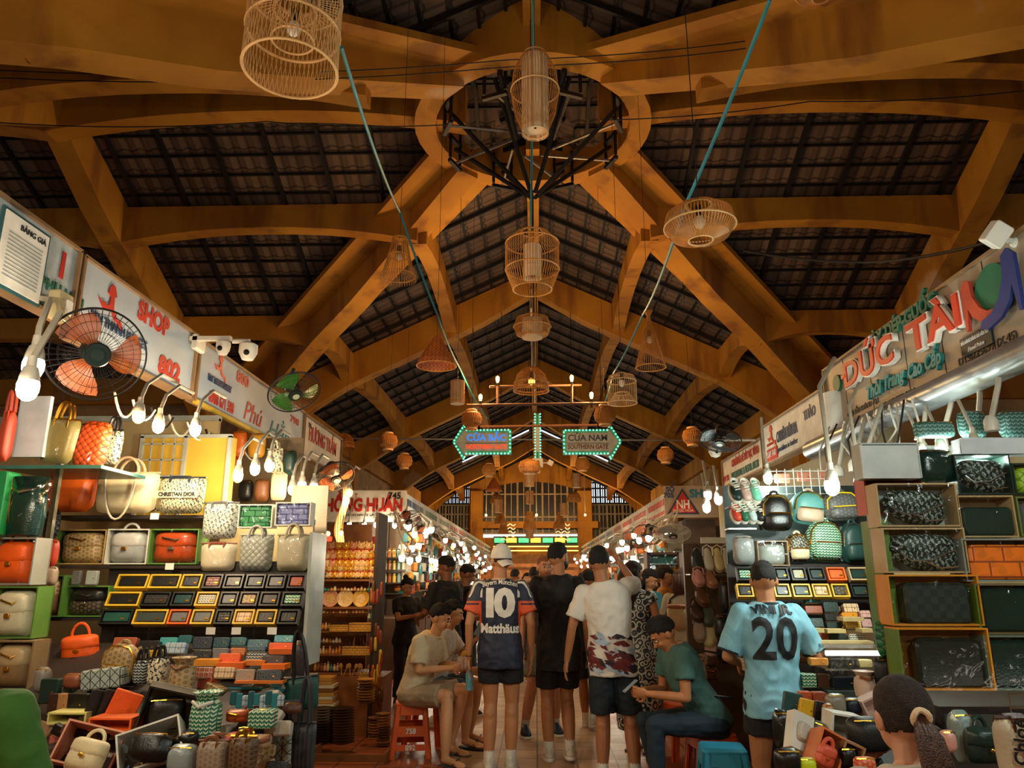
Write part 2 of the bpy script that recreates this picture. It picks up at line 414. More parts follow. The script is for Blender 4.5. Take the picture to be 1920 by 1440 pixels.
# side walls far out, with a daylight gap above them
CREAM = flat('#b99a6a', .8, var=.2, vs=2); WALL = OCH
def wallbox(name, c, d, m): return struct(MB().box(c, d).build(name, m))
for s in (-1, 1):
    n_ = 'left' if s < 0 else 'right'
    wallbox('wall_' + n_, (s * XO, YC, 2.2), (.3, 2 * W + 1, 4.4), CREAM)
    wallbox('wall_' + n_ + '_hall', (s * (W + .1), (YC + W + YF) / 2, 2.6), (.2, YF - YC - W, 5.2), CREAM)
    wallbox('wall_' + n_ + '_side', (s * (W + XO) / 2, YC + W + .15, 2.6), (XO - W, .3, 5.2), CREAM)
for s in (-1, 1): wallbox('wall_' + ('left' if s < 0 else 'right') + '_near', (s * (W + XO) / 2, YC - W - .15, 2.6), (XO - W, .3, 5.2), CREAM)  # unseen near walls, added with the back wall to cut the sky light
mb = MB().prism([(-W - .2, 0), (W + .2, 0), (W + .2, ZE), (0, ZR + .05), (-W - .2, ZE)], -3.3, -3.0); struct(mb.build('wall_back', OCH))  # unseen wall added behind the camera to keep sky light out
for s in (-1, 1): wallbox('wall_' + ('left' if s < 0 else 'right') + '_back', (s * (W + .1), (YC - W - 3) / 2, 2.6), (.2, YC - W + 3, 5.2), CREAM)
# far wall with pillars, arch, barred windows
mb = MB(); zt = P(990, 850, YF).z
def fx(px, py=950): return P(px, py, YF).x
def fz(py): return P(990, py, YF).z
xl, xr = fx(888), fx(1102); wl, wr = fx(800), fx(1190)
zwin = fz(940); ztop = fz(908)
def roofz(x): return ZR + .05 - abs(x) * K
def ztop_open(x):
    # top of the openings along the far wall: a flat arch in the middle, half arches at the sides
    if xl - .25 < x < xl + .12 or xr - .12 < x < xr + .25: return 0
    if xl < x < xr: c = (xl + xr) / 2; h = (xr - xl) / 2; return fz(903) - (fz(903) - fz(925)) * ((x - c) / h) ** 2
    q = (abs(x) - xr) / (W - xr); return fz(900) - (fz(900) - fz(962)) * max(0, q) ** 1.6
zlow = fz(1008); mb = MB(); nx = 64
xs_ = sorted(set([-W - .1 + (2 * W + .2) * i / nx for i in range(nx + 1)] + [xl - .25, xl + .12, xr - .12, xr + .25]))
for x0, x1 in zip(xs_[:-1], xs_[1:]):
    m_ = (x0 + x1) / 2; z0 = ztop_open(m_); a0 = ztop_open(x0 + 1e-4) if z0 else 0; a1 = ztop_open(x1 - 1e-4) if z0 else 0
    vs = [(x0, YF, a0), (x1, YF, a1), (x1, YF, roofz(x1)), (x0, YF, roofz(x0))]; mb.add(vs + [(x, y + .4, z) for x, y, z in vs], [(0, 1, 2, 3), (7, 6, 5, 4), (0, 4, 5, 1), (2, 6, 7, 3), (1, 5, 6, 2), (3, 7, 4, 0)])
    if z0: vs = [(x0, YF, 0), (x1, YF, 0), (x1, YF, zlow), (x0, YF, zlow)]; mb.add(vs + [(x, y + .4, z) for x, y, z in vs], [(0, 1, 2, 3), (7, 6, 5, 4), (0, 4, 5, 1), (2, 6, 7, 3)])
wf = struct(mb.build('wall_far', OCH))
mb = MB()
for a, b in ((fx(888), fx(902)), (fx(1086), fx(1104))): mb.box(((a + b) / 2, YF - .2, 3), (b - a + .25, .5, 6.0))
trim(mb); trim(MB().box((0, YF - .25, fz(985)), (fx(1110) - fx(880), .5, .35)))

BAR = flat('#c0a67c', .6); DK = flat('#120d0b', .7)
def grille(n, xa, xb, za, zb, cols, m, pane=None):
    fr = MB(); y = YF + .12
    for i in range(cols + 1):
        x = xa + (xb - xa) * i / cols; fr.box((x, y, (za + zb) / 2), (.1 if i % 2 == 0 else .05, .06, zb - za))
    for z in (za, zb, za + (zb - za) * .3, za + (zb - za) * .72): fr.box(((xa + xb) / 2, y, z), (xb - xa, .05, .08))
    o = struct(fr.build('window_%d' % n, m))
    if pane: MB().box(((xa + xb) / 2, y + .12, (za + zb) / 2), (xb - xa, .02, zb - za)).build('pane', pane, o)
PANE = flat('#2b2a28', .35)
grille(1, fx(900), fx(1088), fz(1000), fz(898), 16, BAR, PANE)
grille(2, -W, xl - .2, fz(1010), fz(946), 12, flat('#97907c', .6), PANE); grille(3, xr + .2, W, fz(1010), fz(946), 12, flat('#97907c', .6), PANE)
grille(4, -W, xl - .2, fz(944), fz(905), 20, DK); grille(5, xr + .2, W, fz(944), fz(905), 20, DK)
# floor
def floor_mat():
    m = bpy.data.materials.new('terracotta_and_cream_floor_tiles'); m.use_nodes = True; t = NT(m); M = t.math
    sp = t.node('ShaderNodeSeparateXYZ'); tc = t.node('ShaderNodeTexCoord').outputs['Object']; t.lk(tc, sp.inputs[0]); x, y, z = sp.outputs
    nz = t.node('ShaderNodeTexNoise'); nz.inputs['Scale'].default_value = 3; nz.inputs['Detail'].default_value = 6; t.lk(tc, nz.inputs['Vector'])
    wn = t.node('ShaderNodeTexWhiteNoise'); cb = t.node('ShaderNodeCombineXYZ')
    t.lk(M('FLOOR', M('MULTIPLY', x, 1 / .34)), cb.inputs[0]); t.lk(M('FLOOR', M('MULTIPLY', y, 1 / .34)), cb.inputs[1]); t.lk(cb.outputs[0], wn.inputs['Vector'])
    mid = M('LESS_THAN', M('ABSOLUTE', M('SUBTRACT', x, .05)), .8)
    c = t.mix(mid, lin('#a5562a'), lin('#c29a70')); c = t.mix(M('MULTIPLY', wn.outputs[0], .35), c, lin('#7a4a2c'))
    c = t.mix(M('MULTIPLY', nz.outputs[0], .5), c, lin('#5d3f2a'))
    g = M('MAXIMUM', M('LESS_THAN', M('PINGPONG', M('MULTIPLY', x, 1 / .34), .5), .022), M('LESS_THAN', M('PINGPONG', M('MULTIPLY', y, 1 / .34), .5), .022))
    c = t.mix(M('MULTIPLY', g, .8), c, lin('#1d120c')); t.lk(c, t.b.inputs['Base Color'])
    r = M('ADD', M('MULTIPLY', nz.outputs[0], .4), .25); t.lk(r, t.b.inputs['Roughness'])
    bn = t.node('ShaderNodeBump'); bn.inputs['Strength'].default_value = .3; t.lk(M('SUBTRACT', 1, g), bn.inputs['Height']); t.lk(bn.outputs[0], t.b.inputs['Normal'])
    return m
wallbox('floor', (0, 18, -.05), (44, 50, .1), floor_mat())
# steel frame hanging inside the ring
STL = flat('#2a2622', .5, metal=.4); STG = flat('#8a857c', .4, metal=.5)
t = thing('steel_hoist_frame', 'dark steel strut frame hanging inside the concrete ring at the crossing', 'frame', (0, YC, 6.4))
pts = [Vector((1.18 * cos(a), 1.18 * sin(a), .98)) for a in [2 * pi * (k + .5) / 8 for k in range(8)]]
for k in range(8): MB().tube([pts[k], Vector((pts[k].x * .06, pts[k].y * .06, .0))], .03, 5).build('strut', STL, t)
for k in range(0, 8): MB().tube([pts[k] + Vector((0, 0, -.22)), Vector((-pts[k].x * .0 + pts[(k + 1) % 8].x * .25, pts[(k + 1) % 8].y * .25, .75))], .02, 5).build('tie_bar', STG, t)
for k in range(8):
    p = pts[k]; b = MB()
    for dz in (-.25, .12): b.box(p + Vector((0, 0, dz)), (.32, .05, .05), Matrix.Rotation(atan2(p.y, p.x) + pi / 2, 3, 'Z'))
    for q in (-.14, .14): b.box(p + Vector((-sin(atan2(p.y, p.x)) * q, cos(atan2(p.y, p.x)) * q, .05)), (.04, .04, .5))
    b.build('bracket', STL, t)
for s in (-1, 1): MB().tube([(s * .38, -1.3, 1.75), (s * .38, -1.25, .9), (s * .2, -.6, .45)], .035, 6).build('hanger_rod', STL, t)
# ---------------------------------------------------------------- sign boards
RED = flat('#b5281a', .5); REDW = flat('#c2331d', .45); NAVY = flat('#1f3a5c', .5); GREEN_T = flat('#12604a', .5); TEAL_T = flat('#1c7a78', .5); BLK = flat('#15120f', .5); WHT = flat('#ece6d8', .5)
SW = mat('white_blue_signboard', '#aab5bd', .5, var=.08, vs=1.5); SB = mat('beige_metal_signboard', '#9c8a74', .45, var=.12, vs=1.2); SC = mat('cream_signboard', '#d5cdbb', .5, var=.1)
def sign(side, y0, y1, z0, z1, label, m, nm='shop_sign', X=2.5, frame=True):
    t = thing(nm, label, 'sign', (side * X, (y0 + y1) / 2, (z0 + z1) / 2), pi / 2 if side < 0 else -pi / 2)
    t['xx'] = 0; del t['xx']
    w_, h_ = abs(y1 - y0), z1 - z0; MB().box((0, .03, 0), (w_ - .012, .06, h_)).build('board', m, t)
    if frame:
        f = MB()
        for zz in (-h_ / 2, h_ / 2): f.box((0, .02, zz), (w_ - .004, .085, .018))
        for xx in (-w_ / 2 + .008, w_ / 2 - .008): f.box((xx, .02, 0), (.016, .085, h_))
        f.build('edge_trim', flat('#8c6d4c', .5), t)
    return t
def on(t, px, py, side, X=2.5):
    p = PX(px, py, side * X); c = t.location; return Vector(((p.y - c.y) * (1 if side < 0 else -1), -.004, p.z - c.z))
def wx(x0, x1, py, side, X=2.5): return abs(PX(x0, py, side * X).y - PX(x1, py, side * X).y)
def onf(t, px, py): p = P(px, py, t.location.y); return Vector((p.x - t.location.x, -.004, p.z - t.location.z))
def market_logo(parent, loc, s, m):
    pts = [(-1.05, .0), (-.75, -.12), (-.55, -.02), (-.4, -.15), (-.2, -.05), (-.15, .35), (-.38, .45), (-.32, .75), (-.15, .95), (.1, .9), (.32, .5), (.15, .4), (.18, -.1), (.35, -.35), (.6, -.5), (.95, -.55), (1.0, -.95), (.75, -.72), (.3, -.58), (.05, -.3), (-.3, -.27), (-.6, -.38), (-.8, -.22)]
    pts = [(x * s, z * s) for x, z in reversed(pts)]
    return MB().prism(pts, -.004, .002).build('market_logo', m, parent, loc=loc)
s1 = sign(-1, 2.2, 3.73, 2.86, 3.28, 'weathered pale shop sign at far left with a lone red letter I', mat('weathered_sign', '#a9b3b4', .6, var=.25, vs=5))
text('I', .2, RED, on(s1, 116, 500, -1), s1, off=.006); text('· PHỤ LIỆU', .085, GREEN_T, on(s1, 112, 548, -1), s1, off=.003); text('· CRAVAT', .085, GREEN_T, on(s1, 106, 582, -1), s1, off=.003)
s2 = sign(-1, 3.76, 5.2, 2.80, 3.27, 'pale blue shop sign reading SHOP 802 behind the orange fan', SW)
text('SHOP', .17, RED, on(s2, 288, 600, -1), s2, off=.008, width=wx(258, 320, 600, -1)); text('802', .17, RED, on(s2, 317, 694, -1), s2, off=.008, width=wx(296, 339, 694, -1))
market_logo(s2, on(s2, 208, 572, -1), .13, RED); text('BEN THANH MARKET', .075, NAVY, on(s2, 225, 622, -1), s2, off=.003, width=.62)
s3 = sign(-1, 5.25, 7.84, 2.80, 3.26, 'pale shop sign numbered 800 with a phone number and script name', SW)
market_logo(s3, on(s3, 413, 688, -1), .11, REDW); text('800', .13, RED, on(s3, 455, 712, -1), s3, off=.005, width=.27); text('BEN THANH MARKET', .07, NAVY, on(s3, 412, 720, -1), s3, off=.003, width=.45)
text('0908 671 588', .12, RED, on(s3, 415, 756, -1), s3, off=.004, width=wx(390, 439, 756, -1)); text('Phú', .24, RED, on(s3, 473, 778, -1), s3, shear=.3, width=wx(457, 492, 778, -1)); text('Hằng', .24, TEAL_T, on(s3, 527, 816, -1), s3, shear=.3, width=wx(502, 552, 816, -1))
text('798', .09, RED, on(s3, 552, 789, -1), s3, off=.003, width=.28); MB().box((0, -.01, -.24), (2.58, .03, .03)).build('yellow_edge', flat('#c9a52a', .4), s3)
s4 = sign(-1, 7.86, 9.45, 2.80, 3.25, 'white shop sign reading HUONG TRAM at the end of the left row', SC)
text('HƯƠNG TRẦM', .22, RED, on(s4, 606, 830, -1), s4, off=.006, width=wx(580, 632, 830, -1)); text('796', .08, NAVY, on(s4, 578, 800, -1) + Vector((.05, 0, .02)), s4)
# right row
s5 = sign(1, 3.5, 6.3, 2.70, 3.26, 'large brown beige shop sign with raised red letters DUC TAI', SB)
def lifted(s, size, m, loc, par, width, off=.012, outline=None, shear=0):
    if outline:
        me = text_mesh(s, size, off, .022, shear=shear); o = None
        xs = [v.co.x for v in me.vertices]; k = width / (max(xs) - min(xs))
        for v in me.vertices: v.co.x *= k
        me.materials.append(m); me.materials.clear(); me.materials.append(m); o = link('raised_letters', me, par, loc + Vector((0, -.03, 0)))
        me2 = text_mesh(s, size, off + .010, .018, shear=shear)
        for v in me2.vertices: v.co.x *= k
        me2.materials.clear(); me2.materials.append(outline); link('letter_outline', me2, par, loc + Vector((0, -.022, 0))); return o
    return text(s, size, m, loc + Vector((0, -.012, 0)), par, off=off, ext=.012, width=width, shear=shear, name='raised_letters')
for q in (-.025, ): MB().box((0, 0, 0), (.07, .05, .03)).build('letter_bar', REDW, s5, loc=on(s5, 1594, 706, 1) + Vector((0, -.03, .0)))
lifted('DỨC', .27, REDW, on(s5, 1637, 682, 1), s5, wx(1588, 1686, 682, 1), .005, WHT); lifted('TÀI', .27, REDW, on(s5, 1764, 612, 1), s5, wx(1712, 1820, 612, 1), .005, WHT)
lifted('GIÀY-DÉP-GUỐC', .13, GREEN_T, on(s5, 1687, 610, 1), s5, wx(1615, 1760, 610, 1), .006); lifted('Thời Trang', .13, TEAL_T, on(s5, 1663, 722, 1), s5, wx(1624, 1700, 722, 1), .005, shear=.3); lifted('Cao Cấp', .13, TEAL_T, on(s5, 1738, 685, 1), s5, wx(1706, 1773, 685, 1), .005, shear=.3)
text('CHỢ BẾN THÀNH - Q.1', .05, BLK, on(s5, 1618, 765, 1), s5, off=.001, width=.55); text('DT: 8414970-S104', .05, BLK, on(s5, 1683, 748, 1), s5, off=.001, width=.5)
text('FAX: 8414970  Email: vuongtaichen@hcm.vnn.vn', .055, BLK, on(s5, 1832, 680, 1), s5, off=.001, width=1.25); text('DT:8225699 (X.45)', .06, BLK, on(s5, 1850, 655, 1), s5, off=.001, width=.55)
pl = MB().box((0, 0, 0), (.3, .01, .11)).build('price_plate', flat('#14232b', .4), s5, loc=on(s5, 1834, 640, 1) + Vector((0, -.006, 0)))
text('BÁN HÀNG DÚNG GIÁ NIÊM YẾT', .03, WHT, Vector((0, -.008, .022)), pl, width=.27); text('Fixed Price', .035, WHT, Vector((0, -.008, -.028)), pl, shear=.3)
lc = on(s5, 1868, 547, 1); MB().lathe([(.155, -.01), (.155, .01)], 36, (0, 0, 0)).build('logo_disc', flat('#17684a', .5), s5, loc=lc + Vector((0, -.012, 0))).rotation_euler = (pi / 2, 0, 0)
sh = [(-.14, .1), (-.10, .14), (-.06, .12), (-.05, .03), (.0, -.05), (.06, -.09), (.13, -.1), (.15, -.13), (.1, -.15), (.0, -.13), (-.07, -.08), (-.1, -.02), (-.12, -.14), (-.14, -.14)]
def shoe_logo(nm, m, loc, k, fl):
    pts = [(x * k * fl, z * k) for x, z in sh]; pts = pts if fl < 0 else pts[::-1]
    MB().prism(pts, -.02, 0).build(nm, m, s5, loc=loc)
shoe_logo('red_sandal_logo', flat('#b9452f', .5), lc + Vector((-.1, -.02, .0)), 1.05, 1); shoe_logo('blue_heel_logo', flat('#1d2f6b', .5), lc + Vector((.1, -.04, -.02)), 1.25, -1)
g2 = on(s5, 1568, 722, 1); MB().lathe([(.07, -.01), (.07, .01)], 24).build('small_logo_disc', flat('#17684a', .5), s5, loc=g2 + Vector((.06, -.01, 0))).rotation_euler = (pi / 2, 0, 0)
f = MB()
for u in (-1.0, -.55, 0, .45, .95): f.box((u, -.001, 0), (.006, .003, .555))
f.build('panel_seam', BLK, s5)
s6 = sign(1, 6.36, 8.15, 2.70, 3.12, 'white shop sign with market logo and a red SAP 760 box', SC)
market_logo(s6, on(s6, 1447, 818, 1), .13, REDW); text('BEN THANH MARKET', .04, REDW, on(s6, 1447, 832, 1), s6, width=.3); rb = MB().box((0, 0, 0), (.34, .01, .12)).build('stall_number_plate', REDW, s6, loc=on(s6, 1449, 851, 1))
text('SẠP 760', .09, WHT, Vector((0, -.01, 0)), rb, width=.28); text('CHUYÊN BIÊN DA', .15, NAVY, on(s6, 1475, 812, 1), s6, off=.004, width=.62); text('Specializes in leather', .08, NAVY, on(s6, 1476, 835, 1), s6, width=.62)
text('THẢO', .12, NAVY, on(s6, 1518, 775, 1), s6, off=.004, width=.3)
s7 = sign(1, 8.18, 10.0, 2.68, 3.02, 'white shop sign numbered 758 with red and green lettering for belts', SC)
text('CHUYÊN SỈ & LẺ DÂY NỊT, TÚI DA', .12, RED, on(s7, 1396, 857, 1), s7, off=.004, width=1.2); text('WHOLESALE & RETAIL BELTS', .11, GREEN_T, on(s7, 1396, 882, 1), s7, off=.004, width=1.2); text('SẠP 758', .1, RED, on(s7, 1362, 898, 1), s7, off=.003, width=.3)
# across the side passage: front signs of the next block
def fsign(px0, px1, py0, py1, Y, label, m, nm='shop_sign'):
    a = P(px0, py0, Y); b = P(px1, py1, Y); t = thing(nm, label, 'sign', ((a.x + b.x) / 2, Y, (a.z + b.z) / 2)); w_, h_ = b.x - a.x, a.z - b.z
    MB().box((0, .04, 0), (w_, .08, h_)).build('board', m, t); return t
s8 = fsign(600, 760, 920, 978, 13, 'white corner sign reading HONG HUAN above the souvenir stalls', SC)
text('HỒNG HUÂN', .3, RED, onf(s8, 682, 948), s8, off=.014, width=1.35); text('745', .15, BLK, onf(s8, 740, 930), s8, off=.004); text('T', .1, RED, onf(s8, 668, 930), s8); text('KHÁCH HÀNG LÀ TRÊN HẾT', .05, BLK, onf(s8, 690, 966), s8, width=.9)
s9 = fsign(1245, 1385, 911, 970, 13, 'corner sign with a red triangle logo lettered NH', SB)
TRI = [(-.27, -.2), (.27, -.2), (0, .24)]; MB().prism(TRI, -.01, 0).build('triangle_border', NAVY, s9, loc=onf(s9, 1280, 942)); tr = MB().prism([(x * .82, z * .82 - .012) for x, z in TRI], -.016, -.01).build('triangle', REDW, s9, loc=onf(s9, 1280, 942))
text('NH', .2, WHT, Vector((0, -.02, -.04)), tr, off=.006, width=.22); text('NGỌC HOA', .06, WHT, Vector((0, -.02, -.14)), tr, width=.34)
text('SỐ', .12, NAVY, onf(s9, 1250, 918) + Vector((.06, 0, 0)), s9, off=.004); text('705', .12, NAVY, onf(s9, 1254, 929), s9, off=.004); text('SH', .19, flat('#2c6e86', .5), onf(s9, 1305, 926), s9, off=.008)
# sign boards of the two long rows beyond
FS = []
for side in (-1, 1):
    y = 13.05; k = 0; nm_ = 'left' if side < 0 else 'right'
    while y < 37:
        w_ = 2.3; c = random.choice(['#c9c3b4', '#bcae98', '#b9bfc0', '#cdbfa6', '#a9b0a8'])
        t = sign(side, y, y + w_ - .03, 2.5, 2.95, '%s faded sign board along the far %s row of stalls, counting from the corner sign' % (ORD[k].capitalize() if k < 12 else 'Last', nm_), mat('far_sign_' + c, c, .5, var=.15), X=2.26, frame=False)
        rc = random.choice([RED, NAVY, RED, GREEN_T]); f = MB()
        for r in range(2):
            x = -w_ * .4
            while x < w_ * .4: ww = random.uniform(.06, .2); f.box((x, -.003, .08 - r * .18), (ww, .006, .11 if r == 0 else .06)); x += ww + random.uniform(.02, .08)
        f.build('faded_lettering', rc, t); y += w_; k += 1
# ---------------------------------------------------------------- lit arrow signs
GL = mat('turquoise_light_frame', '#3fa58c', .5); BULB_T = glow('turquoise_bulb', '#6cffc8', 1.5); SGN = mat('arrow_sign_face', '#a9aeaa', .5, emit=0)
def arrow_sign(px0, px1, pyc, Y, dirn, label, l1, l2, c1, c2):
    a = P(px0, pyc, Y); b = P(px1, pyc, Y); L = b.x - a.x; h = L * .42; t = thing('arrow_sign', label, 'sign', ((a.x + b.x) / 2, Y, a.z)); hd = L * .2; w2 = L / 2
    pts = [(-w2 + hd, -h * .5), (w2, -h * .5), (w2, h * .5), (-w2 + hd, h * .5), (-w2 + hd, h * .78), (-w2, 0), (-w2 + hd, -h * .78)]
    pts = [(x * -dirn, z) for x, z in pts]; pts = pts[::-1] if dirn > 0 else pts
    MB().prism(pts, -.02, .1).build('light_frame', GL, t); inn = [(x * .88, z * .74) for x, z in pts]; MB().prism(inn, -.03, 0).build('face', SGN, t)
    bl = []; n = len(pts)
    for i in range(n):
        p, q = Vector(pts[i]), Vector(pts[(i + 1) % n]); m_ = max(1, int((q - p).length / .075))
        for k in range(m_): c = p.lerp(q, (k + .5) / m_) * .955; bl.append((c.x, c.y))
    f = MB()
    for x, z in bl: f.sph((x, -.03, z), .019, 6, 4)
    o = f.build('marquee_bulbs', BULB_T, t); o['kind'] = 'stuff'
    cx = -hd * .38 * dirn
    text(l1, .18, c1, Vector((cx, -.034, h * .15)), t, off=.004, width=L * .66); text(l2, .13, c2, Vector((cx, -.034, -h * .21)), t, off=.003, width=L * .68); MB().box((cx, -.034, -h * .06), (L * .7, .006, .012)).build('underline', NAVY, t)
    f = MB()
    for s in (-1, 1): MB().tube([(s * L * .25 + cx, .04, h * .5), (s * L * .25 + cx, .04, ZR - abs(t.location.x + s * L * .25 + cx) * K - a.z)], .006, 5).build('hanger', STL, t)
YS = 15.3
arrow_sign(848, 959, 829, YS, -1, 'left pointing arrow sign reading CUA BAC NORTHERN GATE framed in green bulbs', 'CỬA BẮC', 'NORTHERN GATE', glow('blue_led_letters', '#1f74d8', .9), glow('red_led_letters', '#e83a18', .9))
arrow_sign(1055, 1166, 829, YS, 1, 'right pointing arrow sign reading CUA NAM SOUTHERN GATE framed in green bulbs', 'CỬA NAM', 'SOUTHERN GATE', NAVY, flat('#5a1d16', .5))
a = P(1008, 828, YS - .8); t = thing('arrow_sign', 'edge-on arrow sign with green bulbs hanging between the two gate signs', 'sign', a)
MB().box((0, 0, 0), (.09, 1.2, .86)).build('light_frame', GL, t); MB().box((0, -.605, -.05), (.07, .01, .5)).build('face', SGN, t); MB().tube([(0, 0, .43), (0, 0, ZR - a.z - .05)], .008, 5).build('hanger', STL, t)
f = MB()
for s in (-1, 1):
    for k in range(16): f.sph((s * .05, -.6, -.4 + k * .055), .016, 6, 4)
f.build('marquee_bulbs', BULB_T, t)['kind'] = 'stuff'
tag(MB().tube([P(600, 822, YS + .06), P(1400, 826, YS + .06)], .018, 6).build('sign_rail', STG), 'thin grey steel rail across the hall behind the arrow signs', 'rail')
# cctv cluster under the middle sign
CW = mat('white_plastic', '#d9d4c6', .35, var=.05); LENS = flat('#0b0c0e', .15)
t = thing('camera_cluster', 'white box of security cameras and floodlights under the middle arrow sign', 'camera', P(1008, 868, YS - 1.4))
MB().rbox((0, 0, 0), (.2, .14, .16), .02).build('housing', CW, t); MB().rbox((0, 0, -.14), (.09, .09, .1), .02).build('housing', CW, t)
MB().tube([(0, 0, .08), (0, 0, ZR - t.location.z - .05)], .006, 5).build('hanger', STL, t); MB().lathe([(.035, 0), (.035, .03)], 12).build('lens', LENS, t, loc=(0, -.07, 0)).rotation_euler.x = pi / 2
for s in (-1, 1): MB().tube([(s * .1, 0, 0), (s * .2, 0, .0)], .012).box((s * .24, 0, 0), (.1, .07, .09), Matrix.Rotation(s * .5, 3, 'Y')).build('floodlight', CW, t)
# ---------------------------------------------------------------- bulbs
BW = glow('white_bulb_glass', '#fff6e0', 7.0); BO = glow('warm_bulb_glass', '#ffb04a', 9.0); BS = mat('bulb_socket', '#b9b2a2', .4); CORD = mat('grey_conduit', '#a8a08e', .5); CORDK = flat('#1c1815', .6)
def bulb_mesh():
    g = MB().lathe([(.012, .045), (.028, .035), (.034, .012), (.033, -.01), (.026, -.03), (.012, -.041), (.001, -.044)], 12, cap=False).mesh('g', BW, True)
    s = MB().lathe([(.014, .11), (.016, .075), (.022, .07), (.029, .045), (.031, .03), (.03, .02)], 12).mesh('s', BS, True); return g, s
GM, SM = bulb_mesh(); GMO = GM.copy(); GMO.materials.clear(); GMO.materials.append(BO)
def bulb(px, py, Y, label, energy=0, warm=False, group=None, sc=1, arm=None, at=None, tilt=0, col=None):
    p = at or P(px, py, Y); t = thing('light_bulb', label, 'light', p, 0, group); t.scale = (sc,) * 3; t.rotation_euler = (tilt, 0, 0)
    link('bulb_glass', GMO if warm else GM, t); link('socket', SM, t)
    if arm is None and not at: arm = [(0, .1, .3)]
    if arm: MB().tube([Vector((0, 0, .1))] + [Vector(a) for a in arm], .011, 6).build('cord', CORD, t, smooth=True)
    if energy:
        l = bpy.data.lights.new('bulb_light', 'POINT'); l.energy = energy * LK; l.color = col or ((1, .62, .28) if warm else (.86, 1, .93) if p.x > .5 and p.y < 9 else (1, .86, .64)); l.shadow_soft_size = .035
        o = bpy.data.objects.new('bulb_light', l); COL.objects.link(o); o.parent = t; o.location = (0, -.05, -.09)
    return t
up = [(0, .05, .2), (0, .2, .3), (0, .4, .3)]
bulb(62, 688, 3.2, 'bright white bulb nearest the orange fan on a bent conduit, upper of the pair', 14, arm=[(0, 0, .14), (-.05, .1, .28), (-.2, .2, .33)], sc=1.35)
bulb(52, 728, 3.15, 'bright white bulb just under another beside the orange fan', 8, sc=1.35)
bulb(260, 780, 4.1, 'warm orange glowing bulb at the left end of three under the 802 sign', 14, warm=True, arm=up)
bulb(297, 799, 4.3, 'white bulb in the middle of three under the 802 sign', 14, arm=up)
bulb(366, 806, 4.5, 'white bulb at the right end of three under the 802 sign', 14, arm=up)
bulb(446, 893, 5.0, 'leftmost of the three bulbs glowing above the green woven wallet', 12, arm=up, warm=True); bulb(478, 880, 5.1, 'middle of the three bulbs glowing above the green woven wallet', 12, arm=up); bulb(505, 874, 5.3, 'rightmost of the three bulbs glowing above the green woven wallet', 8, arm=up)
bulb(548, 918, 5.8, 'leftmost of three small bulbs by the souvenir stall corner', 3, arm=up); bulb(566, 910, 5.9, 'middle of three small bulbs by the souvenir stall corner', 0, arm=up); bulb(588, 913, 6.1, 'rightmost of three small bulbs by the souvenir stall corner', 3, arm=up)
bulb(655, 924, 7.6, 'warm bulb hanging above the lucky cat figurines', 18, warm=True, arm=up); bulb(640, 1000, 7.4, 'small warm bulb on the edge of the figurine shelf', 8, warm=True, sc=.6)
bulb(1560, 912, 4.7, 'large white bulb hanging in front of the yellow trimmed backpack', 16, sc=1.35, arm=[(0, 0, .2), (.03, .1, .5), (.2, .3, .7)]); bulb(1612, 905, 4.6, 'white bulb at the edge of the boxed bags right of the yellow backpack', 12, arm=[(0, 0, .2), (.03, .1, .5), (.2, .3, .7)])
bulb(1440, 897, 5.6, 'white bulb above the black arched backpack', 12, arm=[(0, .05, .2), (.05, .2, .5)])
bulb(1800, 775, 3.4, 'white bulb hanging high in front of the right box stack', 16, at=P(1760, 790, 3.2)) if False else None
for k, (x, y) in enumerate([(1327, 928), (1347, 937), (1325, 952)]): bulb(x, y, 8.2, '%s of three round bulbs glowing beside the triangle sign' % ['Left', 'Right', 'Lowest'][k], 10 if k != 1 else 0, sc=1.3)
for k, (x, y, z) in enumerate([(-2.05, 2.2, 2.55), (2.0, 2.3, 2.6), (-1.3, .9, 2.85), (1.3, .9, 2.85), (-2.2, -.6, 2.6), (2.2, -.6, 2.6)]):  # out-of-view bulbs added to light the foreground goods
    bulb(0, 0, 0, 'added white fill bulb above the view, brightening the foreground', 30, group='added fill bulbs near the camera', sc=1.3, at=Vector((x, y, z)))
for k, (x, y, Y) in enumerate([(1765, 846, 4.1), (1828, 836, 3.95), (1728, 852, 4.25)]): bulb(x, y, Y, 'bulb on the gooseneck arm hanging behind the right stack, %s' % ['in the middle', 'rightmost', 'leftmost'][k], 8, sc=.9)
FB = []
for k, (x, y, Y, e) in enumerate([(705, 984, 12.9, 12), (683, 985, 12.9, 0), (740, 985, 12.9, 10), (655, 984, 12.9, 0), (760, 986, 12.9, 0)]):
    bulb(x, y, Y, 'round bulb in the row under the corner sign reading HONG HUAN', e, group='bulbs under the left corner sign', sc=1.2)
for side in (-1, 1):
    for k in range(46):
        Y = 12 + 24 * (k / 46) ** 1.3; X = side * random.uniform(1.75, 2.2)
        bulb(0, 0, 0, 'white bulb glowing over the goods of the far %s stalls' % ('left' if side < 0 else 'right'), 26 if k % 6 == 0 else 0, group='bulbs along the far %s row' % ('left' if side < 0 else 'right'), sc=1.5, at=Vector((X, Y, (zb := random.uniform(1.75, 2.35)))), arm=[(side * (2.26 - abs(X)) / 3, 0, .2), (side * (2.26 - abs(X)) / 1.5, 0, (2.56 - zb) / 1.5)])
for k, x in enumerate((-2.4, 0.05, 2.4)): bulb(0, 0, 0, 'added warm fill lamp brightening the end wall above the far stall, %s' % ['left', 'middle', 'right'][k], 130, warm=True, sc=1.5, at=Vector((x, 36.6, 4.4)), arm=[(0, 0, .6), (0, .0, (ZR - abs(x) * K - 4.4) / 1.5)])  # bulbs added to brighten the end wall
